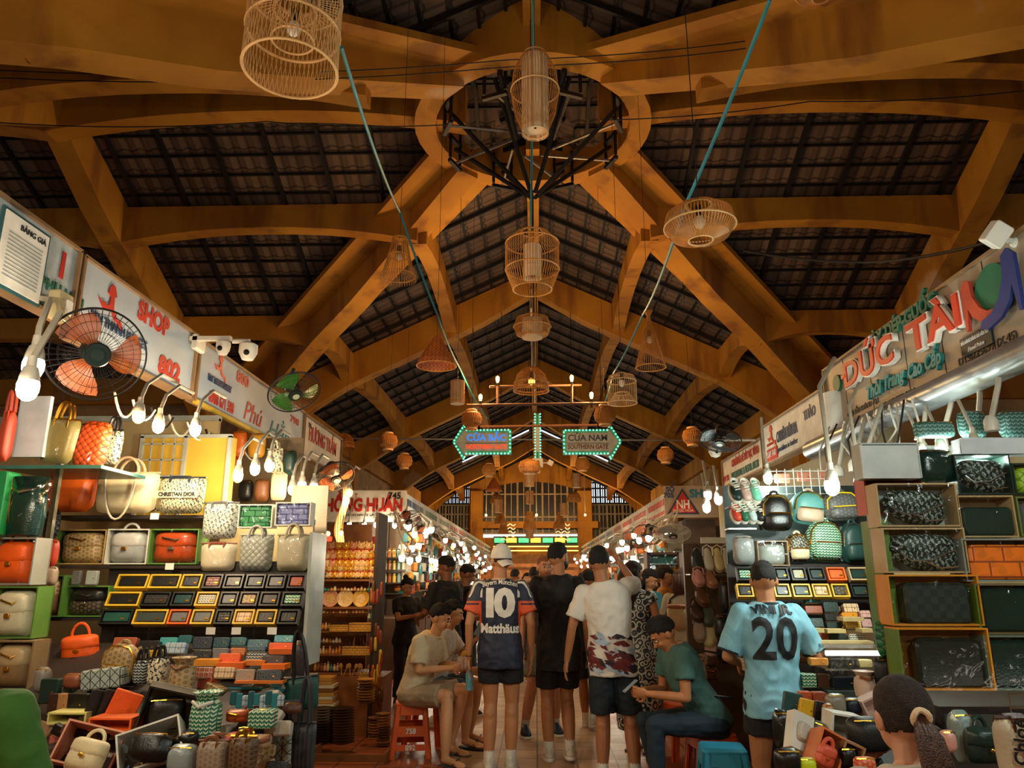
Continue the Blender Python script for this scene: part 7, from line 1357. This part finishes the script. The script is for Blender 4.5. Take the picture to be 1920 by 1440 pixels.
tA, sA, dA, hA = person('man in a navy jersey lettered 10 and white backward cap, walking away', at(938, 1200, 6.75), pi, 1.80, dict(LW=(.148, -.02, .48), RW=(-.145, -.035, .485), LE=(.148, .02, .64), RE=(-.148, .02, .64), LK=(.045, -.02, .29), LA=(.05, .03, .045), RK=(-.055, -.03, .29), RA=(-.05, .0, .045)), sk='#b97f55', head=(0, 0, .5), shirtmat=jersey_mat(), loose=1.25, hem=.44, sleeve=.72, legc='#121418', leglen=.62, hairtype='fade', hair='#2a1c12', collar='#d8a890', shoec='#e0d9c8', vox=.009)
decal(sA, flattext('I0', .31, .016, width=.25), PRW, tA, 'number', (0, 0), 1.315); decal(sA, flattext('Matthäus', .105, .004, width=.33), PRW, tA, 'lettering', (0, 0), 1.115)
me = flattext('Bayern München', .058, .001, width=.3)
for v in me.vertices: v.co.z += .03 - (v.co.x ** 2) * 1.1
decal(sA, me, PRW, tA, 'lettering', (0, 0), 1.468)
b = MB(); b.sph((0, 0, 0), 1, 24, 14); b.v = [tuple(hA(x * .050, .008 + y * .062, .02 + max(z, -.12) * .066)) for x, y, z in b.v]; b.build('cap', mat('white_cap', '#e4ddd0', .7, bump=.2, bs=30), tA, smooth=2)
b = MB(); pts = []; n = 9
for j in range(4):
    for i in range(n): a = -1 + 2 * i / (n - 1); pts.append(hA(a * .04 * (1 - .25 * (j / 3) ** 2), .062 + .04 * j / 3 - .02 * a * a, .012 - .028 * j / 3 - .012 * a * a))
b.add(pts, [(j * n + i, j * n + i + 1, (j + 1) * n + i + 1, (j + 1) * n + i) for j in range(3) for i in range(n - 1)]); o = b.build('cap_brim', MC['white_cap'], tA, smooth=2)
o.modifiers.new('t', 'SOLIDIFY').thickness = .006
w_ = dA['LW']; MB().tube([w_ + V3((.026 * cos(a), .026 * sin(a), .02)) for a in [2 * pi * i / 14 for i in range(14)]], .007, 6, close=True).build('wristwatch', BK, tA)
hb_ = Matrix.Rotation(pi, 3, 'Z') @ (w_ + V3((-.0, -.03, -.16))) + V3(at(938, 1200, 6.75)); tag(MB().lathe([(.0, -.1), (.032, -.1), (.034, .03), (.014, .07), (.014, .1), (0, .1)], 14, hb_).build('water_bottle', mat('blue_clear_bottle', '#6fb0c0', .15, alpha=.8), smooth=True), 'small blue clear water bottle held by the man in the 10 jersey', 'bottle')
# man in black
tB, sB, dB, hB = person('man in loose black t-shirt and black shorts, bearded, in the middle of three', at(1048, 1200, 7.1), pi, 1.84, dict(LK=(.06, -.02, .285), RK=(-.035, -.05, .29), RA=(-.045, .05, .06), hea=(-.005, -.002, .93)), sk='#b57a50', head=(0, .05, -.75), shirt='#17181b', loose=1.6, hem=.40, sleeve=.8, legc='#0f1012', leglen=.85, hairtype='fade', hair='#15100c', shoec='#d8d2c4', beard='#1c130d')
decal(sB, flattext('ESSENTIALS', .06, .001, width=.3), mat('dark_print', '#0a0a0b', .7), tB, 'lettering', (0, 0), 1.3)
# man in white with geometric hem
tC, sC, dC, hC = person('man in white t-shirt with maroon geometric hem and navy shorts, right of three', at(1146, 1200, 6.35), pi, 1.78, dict(nek=(.028, .0, .845), hea=(.042, -.01, .93), che=(.01, 0, .72), LS=(.13, .0, .80), RS=(-.088, -.01, .832), LE=(.175, .0, .645), LW=(.2, -.03, .50), RE=(-.13, -.11, .83), RW=(-.07, -.17, .93), LK=(.045, -.01, .285), RK=(-.075, -.03, .285), RA=(-.085, .04, .05)), sk='#a86e48', head=(0, .05, -.25), shirt='#d8d0c4', loose=1.4, hem=.44, sleeve=.75, legc='#16242e', leglen=1.0, hairtype='fade', hair='#120d0a', shoec='#e0d9c8')
random.seed(9)
MAR = mat('maroon_print', '#6e1f22', .7); LBL = mat('pale_blue_print', '#a9bccb', .7); BLKP = mat('black_shard', '#2a1e22', .7)
for k in range(64):
    x = random.uniform(-.2, .2); z = random.uniform(-.13, .13) - .02; s = random.uniform(.02, .05) * (1.25 - z * 3); a = random.uniform(-.9, .3)
    pts = [(x + s * 1.2 * cos(a), z + s * 1.2 * sin(a)), (x + s * .5 * cos(a + 1.7), z + s * .5 * sin(a + 1.7)), (x - s * 1.1 * cos(a), z - s * 1.1 * sin(a)), (x + s * .45 * cos(a - 1.4), z + s * .45 * sin(a - 1.4))]
    decal(sC, poly(pts), [MAR, MAR, LBL, BLKP, MAR][k % 5], tC, 'shard_print', (0, 0), .98, off=.006 + .0006 * (k % 4))
# man in pale blue
def blue_mat():
    m = bpy.data.materials.new('pale_blue_jersey'); m.use_nodes = True; t = NT(m); M = t.math; sp = t.node('ShaderNodeSeparateXYZ'); t.lk(t.node('ShaderNodeTexCoord').outputs['Object'], sp.inputs[0]); x, y, z = sp.outputs
    zz = M('ADD', z, M('MULTIPLY', M('PINGPONG', M('MULTIPLY', x, 9), .5), -.16)); band = M('LESS_THAN', M('FRACT', M('MULTIPLY', zz, 7)), .5); low = M('LESS_THAN', z, 1.02)
    c = t.mix(M('MULTIPLY', band, .28), lin('#7fb4c4'), lin('#4f8ca0')); t.lk(c, t.b.inputs['Base Color']); t.b.inputs['Roughness'].default_value = .7; return m
tD, sD, dD, hD = person('man in a pale blue jersey lettered VINI JR. 20 standing at the right stall', at(1443, 1200, 4.85), pi, 1.64, dict(LE=(.16, .0, .655), RE=(-.165, .01, .655), LW=(.09, -.14, .62), RW=(-.1, -.15, .63), hea=(-.0, -.015, .925), LK=(.06, -.02, .285)), sk='#a87048', head=(.25, 0, -.2), shirtmat=blue_mat(), loose=1.35, hem=.45, sleeve=.9, legc='#101214', leglen=.55, hairtype='fade', hair='#15100d', build=1.0, collar='#1a2a34')
decal(sD, flattext('20', .33, .008, width=.27), PRB, tD, 'number', (.0, 0), 1.175); decal(sD, flattext('VINI JR.', .072, .003, width=.25), PRB, tD, 'lettering', (0, 0), 1.352)
for s in 'LR': 
    S, E = dD[s + 'S'], dD[s + 'E']; d_ = (E - S).normalized(); u_ = d_.orthogonal().normalized(); v_ = d_.cross(u_); c_ = S.lerp(E, .88); MB().tube([c_ + (u_ * cos(a) + v_ * sin(a)) * .066 for a in [2 * pi * i / 18 for i in range(18)]], .008, 6, close=True).build('sleeve_cuff', mat('cloth_141c24', '#141c24', .8), tD, smooth=True)
# seated pair on the left
def seat(rz_, kx=.0, lean=.0): return dict(pel=(0, .0, .315), che=(0, -.02 - lean, .5), nek=(0, -.05 - lean * 1.6, .62), hea=(0, -.085 - lean * 1.8, .7), LS=(.1, -.03 - lean * 1.4, .59), RS=(-.1, -.03 - lean * 1.4, .59), LH=(.05, .0, .30), RH=(-.05, .0, .30), LK=(.07 + kx, -.25, .315), RK=(-.07 - kx, -.25, .3), LA=(.07 + kx, -.2, .05), RA=(-.075, -.24, .05))
def stool(loc, rz, label, col, texts=(), h=.45):
    t = thing('plastic_stool', label, 'stool', loc, rz); m = mat('stool_' + col[1:], col, .4, var=.06); b = MB(); b.rbox((0, 0, 0), (.29, .03, .29), .04, n=4); b.v = [(x, z, y + h - .015) for x, y, z in b.v]; b.f = [f[::-1] for f in b.f]; b.build('seat', m, t, smooth=True)
    for a in range(4):
        R = Matrix.Rotation(a * pi / 2, 3, 'Z'); q = MB(); z1, z0 = h - .02, .0; o1, o0 = .14, .19; w1, w0 = .035, .03
        def pt(u, z): f = (h - z) / h; o = o1 + (o0 - o1) * f; return R @ V3((u * o, -o, z))
        for s in (-1, 1): q = MB(); q.add([pt(s * 1, z0), pt(s * .72, z0), pt(s * .62, z1), pt(s * 1, z1)] + [pt(s * 1, z0) * 1 + R @ V3((0, .015, 0)), pt(s * .72, z0) + R @ V3((0, .015, 0)), pt(s * .62, z1) + R @ V3((0, .015, 0)), pt(s * 1, z1) + R @ V3((0, .015, 0))], [(0, 1, 2, 3), (7, 6, 5, 4), (0, 4, 5, 1), (1, 5, 6, 2), (2, 6, 7, 3), (3, 7, 4, 0)]); q.build('leg', m, t, clean=True)
        for z, hh in [(h - .06, .08)] + ([(.22, .08), (.09, .05)] if texts else []): q = MB(); q.add([pt(-.72, z - hh / 2), pt(.72, z - hh / 2), pt(.68, z + hh / 2), pt(-.68, z + hh / 2)] + [p + R @ V3((0, .012, 0)) for p in (pt(-.72, z - hh / 2), pt(.72, z - hh / 2), pt(.68, z + hh / 2), pt(-.68, z + hh / 2))], [(0, 1, 2, 3), (7, 6, 5, 4), (0, 4, 5, 1), (1, 5, 6, 2), (2, 6, 7, 3), (3, 7, 4, 0)]); q.build('apron', m, t, clean=True)
    q = MB()
    for k, (s_, z) in enumerate(texts): o = text(s_, .06, WHT, (0, -.002, 0), t, off=.002, name='stool_number'); f = (h - z) / h; o.location = (0, -(.14 + .05 * f) - .006, z)
    return t
pE = at(772, 1300, 7.25); stool((pE[0] + .0, 7.27, 0), .15, 'orange plastic stool marked 758 and 892 under the man in the cream polo', '#de5c14', (('758', .22), ('892', .09)))
J = seat(0, .02, .04); J.update(LE=(.13, -.1, .44), LW=(.06, -.24, .46), RE=(-.12, -.1, .44), RW=(-.03, -.25, .45), LK=(.08, -.26, .33), LA=(.1, -.17, .04), RK=(-.07, -.25, .315), RA=(-.13, -.28, .04))
tE, sE, dE, hE = person('seated man in cream polo and khaki shorts holding a paper wrapped snack', (pE[0] + .02, 7.25, 0), 1.15, 1.68, J, sk='#d8a070', head=(.4, 0, .15), shirt='#d8c8a4', loose=1.1, sleeve=.8, legc='#a8977c', leglen=.85, hairtype='tall', hair='#120d0a', shoes='flip', shoec='#3f4a4c', face=True, collar='#d8c8a4', curl=(.9, .9), palm={'L': (-1, 0, .3), 'R': (1, 0, .3)})
q = tE.matrix_basis if False else Matrix.Translation(tE.location) @ Euler((0, 0, 1.15)).to_matrix().to_4x4()
f_ = q @ ((dE['LW'] + dE['RW']) / 2 + V3((0, -.09, .03))); t = thing('wrapped_snack', 'paper wrapped snack with yellow filling held by the man in the cream polo', 'food', f_); MB().puff(.1, .13, .09, taper=-.3, p=3, f=lambda q, u, v: q + V3((0, .01 * sin(u * 9), .008 * sin(u * 12)))).build('paper', mat('pink_white_paper', '#d8b8a8', .7, bump=.5), t, smooth=2); MB().sph((.01, 0, .075), (.035, .03, .03), 12, 8).build('filling', mat('corn_yellow', '#e0a82a', .5, bump=.4, bs=90), t, smooth=True)
pF = at(800, 1280, 7.75); stool((pF[0], 7.78, 0), -.1, 'orange plastic stool hidden behind the pair of seated men', '#d0541a')
J = seat(0, .0, .02); J.update(LE=(.14, -.12, .46), LW=(.1, -.2, .53), RE=(-.12, -.1, .44), RW=(-.03, -.24, .4))
tF, sF, dF, hF = person('seated man in white t-shirt raising a phone, behind the man in the cream polo', (pF[0] + .06, 7.75, 0), 1.25, 1.7, J, sk='#d29a6a', head=(.25, 0, .1), shirt='#ddd4c0', loose=1.1, sleeve=.75, legc='#3c5a68', leglen=.85, hairtype='tall', hair='#15100c', shoes='flip', shoec='#1e1e1e', face=True, curl=(.8, .5), palm={'L': (0, -1, 0)})
q = Matrix.Translation(tF.location) @ Euler((0, 0, 1.25)).to_matrix().to_4x4(); f_ = q @ (dF['LW'] + V3((0, -.07, .13))); t = thing('smartphone', 'dark smartphone held up by the seated man in white', 'phone', f_, rot=(0, .5, .3)); MB().rbox((0, 0, 0), (.07, .009, .14), .01).build('body', BK, t); MB().rbox((0, -.006, 0), (.062, .002, .13), .008).build('screen', mat('phone_screen', '#8fa0a8', .1), t)
# standing men behind them
PLS = PT('plaid', '#cfc4ac', '#6a5a48', 26)
tG, *_ = person('tall man in black t-shirt and checked shorts behind the seated pair', (P(835, 1200, 8.6).x, 8.6, 0), -2.2, 1.76, dict(LE=(.13, -.05, .66), LW=(.08, -.16, .62), RE=(-.14, -.05, .66), RW=(-.07, -.17, .66)), sk='#7e4f32', head=(.3, 0, .5), shirt='#15171a', loose=1.7, hem=.42, sleeve=.85, legmat=PLS, leglen=.95, hairtype='fade', hair='#0e0a08', face=True, shoec='#d8d2c6')
tH, *_ = person('man in black sleeveless top and denim shorts looking down, left of the cap wearer', (P(873, 1200, 9.2).x, 9.2, 0), 1.9, 1.68, dict(LE=(.14, -.05, .66), LW=(.06, -.18, .64), RW=(-.06, -.18, .64)), sk='#8f5c3a', head=(.5, 0, 0), shirt='#121315', loose=.8, sleeve=.12, legc='#4a6878', leglen=.9, hairtype='fade', hair='#1a120c', face=True, shoec='#222222', vox=.011)
tI, *_ = person('woman in black with a hair bun leaning behind the souvenir stall', (P(762, 1130, 9.9).x, 9.9, 0), .8, 1.52, dict(LE=(.13, -.06, .68), LW=(.05, -.18, .74), RE=(-.12, -.06, .68), RW=(-.05, -.17, .7)), sk='#c08a60', head=(.4, 0, .2), shirt='#141416', loose=.9, sleeve=.7, legs='pants', legc='#1a1a1c', hairtype='bun', hair='#120c0a', face=True, fem=True, shoec='#222222', vox=.011)
tJ, *_ = person('blond bearded man facing the camera between the cap wearer and the man in black', (P(1022, 1100, 8.2).x, 8.2, 0), .15, 1.76, dict(LK=(.05, -.05, .29), RK=(-.09, -.06, .29), RA=(-.13, -.02, .045)), sk='#d29a78', head=(.05, 0, .1), shirt='#3a2a2a', loose=1.1, legc='#7a7466', leglen=.9, hairtype='fade', hair='#a86a3a', beard='#a8683c', face=True, shoec='#1d2a3c', vox=.011)
tK, *_ = person('walker in dark clothes and white sneakers half hidden behind the man in white', (P(1106, 1200, 8.6).x, 8.6, 0), 2.9, 1.62, dict(RK=(-.05, -.02, .29), LA=(.04, .0, .045), RA=(-.02, .1, .06)), sk='#a8704c', shirt='#2a3038', legc='#1f2226', leglen=.95, shoec='#dcd8cc', hairtype='short', hair='#1a120c', vox=.012)
far_p = [(1002, 1100, 12.0, 1.68, 2.8, '#5a2a26', '#2a1c14', 'short', 'pants', 'man in a maroon t-shirt far down the aisle, left of the blond man', '#8a5a3c', False),
         (966, 1090, 13.5, 1.66, 2.6, '#20242c', '#15100c', 'fade', 'pants', 'man in dark t-shirt far down the aisle behind the white cap', '#a8704c', False),
         (988, 1092, 15.5, 1.6, .4, '#7a7468', '#20140e', 'long', 'pants', 'long haired visitor in grey far down the aisle', '#c08a60', True),
         (1093, 1100, 14.0, 1.6, 2.0, '#2f3a44', '#15100c', 'short', 'pants', 'visitor in slate blue far away beside the right stalls', '#b07a54', False)]
for px, py, Y, H, rz, sc_, hc, ht, lg, lab, skc, fe in far_p: person(lab, (P(px, py, Y).x, Y, 0), rz, H, dict(), sk=skc, shirt=sc_, hair=hc, hairtype=ht, legs=lg, legc='#26262a', fem=fe, vox=.016, shoec='#3a3a3a', face=False)
# right side group
CURL = PT('curl', '#26333c', '#c9c8bc', 14)
tN, *_ = person('long haired woman in a dark dress with white swirls', (P(1192, 1200, 7.45).x, 7.45, 0), 2.5, 1.68, dict(LE=(.13, -.03, .67), LW=(.06, -.16, .66), RE=(-.13, -.03, .66), RW=(-.05, -.17, .62)), sk='#b97c52', head=(.2, 0, -.3), shirtmat=CURL, loose=.9, sleeve=.25, legs='dress', legmat=CURL, hairtype='long', hair='#3a2416', fem=True, shoes='flip', shoec='#2a1c16', vox=.01)
tO, *_ = person('woman in teal blouse and wide pale jeans looking down at the right stalls', (P(1222, 1200, 8.9).x, 8.9, 0), .9, 1.62, dict(LE=(.12, -.05, .66), LW=(.04, -.19, .6), RE=(-.12, -.05, .66), RW=(-.03, -.2, .6), LA=(.06, -.06, .045)), sk='#c48a62', head=(.45, 0, .2), shirt='#3a7f86', loose=1.1, sleeve=.5, legs='pants', legc='#6f9296', hairtype='long', hair='#1c120c', fem=True, face=True, shoec='#201c1a', vox=.01)
tP, *_ = person('dark curly haired woman in a mustard top beyond the white backpack', (P(1249, 1140, 9.85).x, 9.85, 0), 1.2, 1.66, dict(LW=(.05, -.17, .62), RW=(-.05, -.17, .62)), sk='#b07a50', head=(.3, 0, .0), shirt='#b8803a', loose=1.0, sleeve=.4, legs='pants', legc='#26292c', hairtype='curly', hair='#20140e', fem=True, face=True, shoec='#2a2a2a', vox=.012)
tQ, sQ, dQ, hQ = person('brown haired woman in a white t-shirt with a small pale backpack', (P(1283, 1150, 8.3).x, 8.3, 0), 2.7, 1.62, dict(LE=(.14, -.04, .66), LW=(.06, -.16, .62), RE=(-.14, -.04, .66), RW=(-.06, -.16, .62)), sk='#b97f58', head=(.2, 0, .2), shirt='#d8d4c4', loose=1.2, sleeve=.7, legs='pants', legc='#22262a', hairtype='bob', hair='#5a3520', fem=True, shoec='#2a2a2a', vox=.01)
t = thing('backpack', 'small cream backpack with brown trim worn by the woman in white', 'backpack', Matrix.Rotation(2.7, 3, 'Z') @ V3((.03, .17, 1.13)) + tQ.location, 2.7 + pi); MB().puff(.22, .24, .1, p=5).build('body', CRM, t, smooth=2); MB().puff(.2, .05, .1, c=(0, -.01, .11), p=5).build('top_flap', L('#a8704a'), t, smooth=2); MB().tube([(-.1, .02, -.1), (-.14, .04, .0), (-.08, .05, .18), (.02, .06, .26)], .012, 6).build('strap', BK, t, smooth=True)
# seated man in teal on the right
pM = at(1333, 1340, 5.95); stool((pM[0] + .0, 5.97, 0), .1, 'red orange plastic stool under the seated man in teal', '#d24c18'); stool((P(1352, 1400, 5.45).x, 5.42, 0), -.1, 'sky blue plastic stool in front of the orange one at right', '#2f96b8', h=.46)
stool((P(1280, 1300, 7.25).x, 7.25, 0), .2, 'orange plastic stool standing behind the knees of the seated man in teal', '#da5a1c')
J = seat(0, .0, .09); J.update(LE=(.12, -.16, .42), LW=(.05, -.3, .43), RE=(-.13, -.16, .42), RW=(-.05, -.3, .43), hea=(0, -.2, .665), nek=(0, -.14, .61), LK=(.06, -.28, .31), RK=(-.09, -.27, .3), LA=(.07, -.28, .05), RA=(-.1, -.2, .05))
tM, sM, dM, hM = person('seated man in grey teal t-shirt and jeans bent over a phone on the right', (pM[0], 5.95, 0), -1.35, 1.7, J, sk='#b8784c', head=(.75, 0, -.1), shirt='#41655f', loose=1.1, sleeve=.6, legs='jeans', legc='#1c2c3a', hairtype='tall', hair='#14100d', face=True, shoec='#2a2a2a', curl=(.9, .9), palm={'L': (-1, 0, .3), 'R': (1, 0, .3)})
q = Matrix.Translation(tM.location) @ Euler((0, 0, -1.35)).to_matrix().to_4x4(); t = thing('smartphone', 'phone in the hands of the seated man in teal', 'phone', q @ ((dM['LW'] + dM['RW']) / 2 + V3((0, -.1, .04))), rot=(-.9, 0, -1.35)); MB().rbox((0, 0, 0), (.07, .009, .14), .01).build('body', BK, t); MB().rbox((0, -.006, 0), (.062, .002, .13), .008).build('screen', mat('phone_screen', '#8fa0a8', .1), t)
tag(MB().tube([q @ V3((.16, .02, 1.0)), q @ V3((.1, -.2, 1.04)), q @ V3((.12, -.1, .72)), q @ V3((.17, .1, .7))], .01, 6).build('bag_strap', BK, smooth=True), 'black bag strap over the shoulder of the seated man in teal', 'strap')
# woman with the ponytail, lower right, and the green shoulder, lower left
zt = P(1712, 1268, 2.35).z; Hr = 1.6; J = seat(0, 0, .02); J = {a: (V3(b) + V3((0, 0, zt / Hr - .772)) if a[-1] not in 'T' else b) for a, b in J.items()}; J['LA'] = (.07, -.2, .05); J['RA'] = (-.07, -.2, .05); J['hea'] = V3((0, -.05, zt / Hr - .077)); J['nek'] = V3((0, -.02, zt / Hr - .155))
J['LS'] = V3((.1, -.01, zt / Hr - .185)); J['RS'] = V3((-.1, -.01, zt / Hr - .185)); J['LE'] = V3((.13, -.08, zt / Hr - .35)); J['RE'] = V3((-.13, -.08, zt / Hr - .35)); J['LW'] = V3((.08, -.2, zt / Hr - .36)); J['RW'] = V3((-.08, -.2, zt / Hr - .36)); J['che'] = V3((0, 0, zt / Hr - .28))
tR, sR, dR, hR = person('woman with a long brown ponytail and beige t-shirt, back to us, lower right', (P(1716, 1400, 2.35).x, 2.35, 0), pi - .1, Hr, J, sk='#c98e6c', head=(.15, 0, .15), shirt='#bfb29c', loose=.9, sleeve=.7, legs='jeans', legc='#26323c', hairtype='pony', hair='#2c1a10', fem=True, face=False, shoec='#ddd8cc', vox=.008)
b = MB(); hm = mat('brown_ponytail_hair', '#4a2a16', .4, var=.3, vs=50, bump=.5, bs=200); base = hR(.0, .066, .0)
for i in range(26):
    a = 2 * pi * i / 26 * 2.4; r = .006 + .011 * (i / 26); sx_ = cos(a) * r; sz = sin(a) * r; b.tube([base + V3((sx_, 0, sz * .4)), base + V3((sx_ * 2.2 - .01, .03, -.05 + sz * .3)), base + V3((sx_ * 2.8 - .025, .04, -.15)), base + V3((sx_ * 3.0 - .05, .035, -.26)), base + V3((sx_ * 1.6 - .075, .03, -.36 - .02 * sin(i)))], [.006, .008, .008, .007, .002], 6)
b.build('ponytail', hm, tR, smooth=2); MB().tube([base + V3((.022 * cos(a), .006 + .004 * sin(3 * a), .022 * sin(a) - .002)) for a in [2 * pi * i / 16 for i in range(16)]], .009, 7, close=True).build('hair_tie', mat('beige_scrunchie', '#d8b890', .7, bump=.5), tR, smooth=True)
zs = P(40, 1292, 2.0).z; Hs = 1.65; k0 = zs / Hs - .845
J = {a: (V3(b) + V3((0, 0, k0)) if a not in ('LA', 'RA', 'LT', 'RT') else b) for a, b in dict(pel=(0, 0, .55), che=(0, 0, .72), nek=(0, .005, .845), hea=(0, -.005, .93), LS=(.11, 0, .815), RS=(-.11, 0, .815), LE=(.14, -.02, .65), RE=(-.14, -.02, .65), LW=(.1, -.14, .62), RW=(-.1, -.14, .62), LH=(.05, 0, .53), RH=(-.05, 0, .53), LK=(.07, -.22, .52), RK=(-.07, -.22, .52)).items()}; J['LA'] = (.07, -.2, .05); J['RA'] = (-.07, -.2, .05)
tS, *_ = person('person in a green t-shirt whose shoulder fills the lower left corner', (P(40, 1300, 2.0).x - .2, 2.0, 0), pi + .1, Hs, J, sk='#c08a60', shirt='#3a6a1e', loose=1.3, sleeve=.9, legs='jeans', legc='#26323c', hairtype='short', hair='#14100d', vox=.009)
for n_, v in LABS.items():
    if len(v) > 1 and len({g for _, g in v}) > 1 or (len(v) > 1 and v[0][1] is None): print('DUP', n_, v[:3])
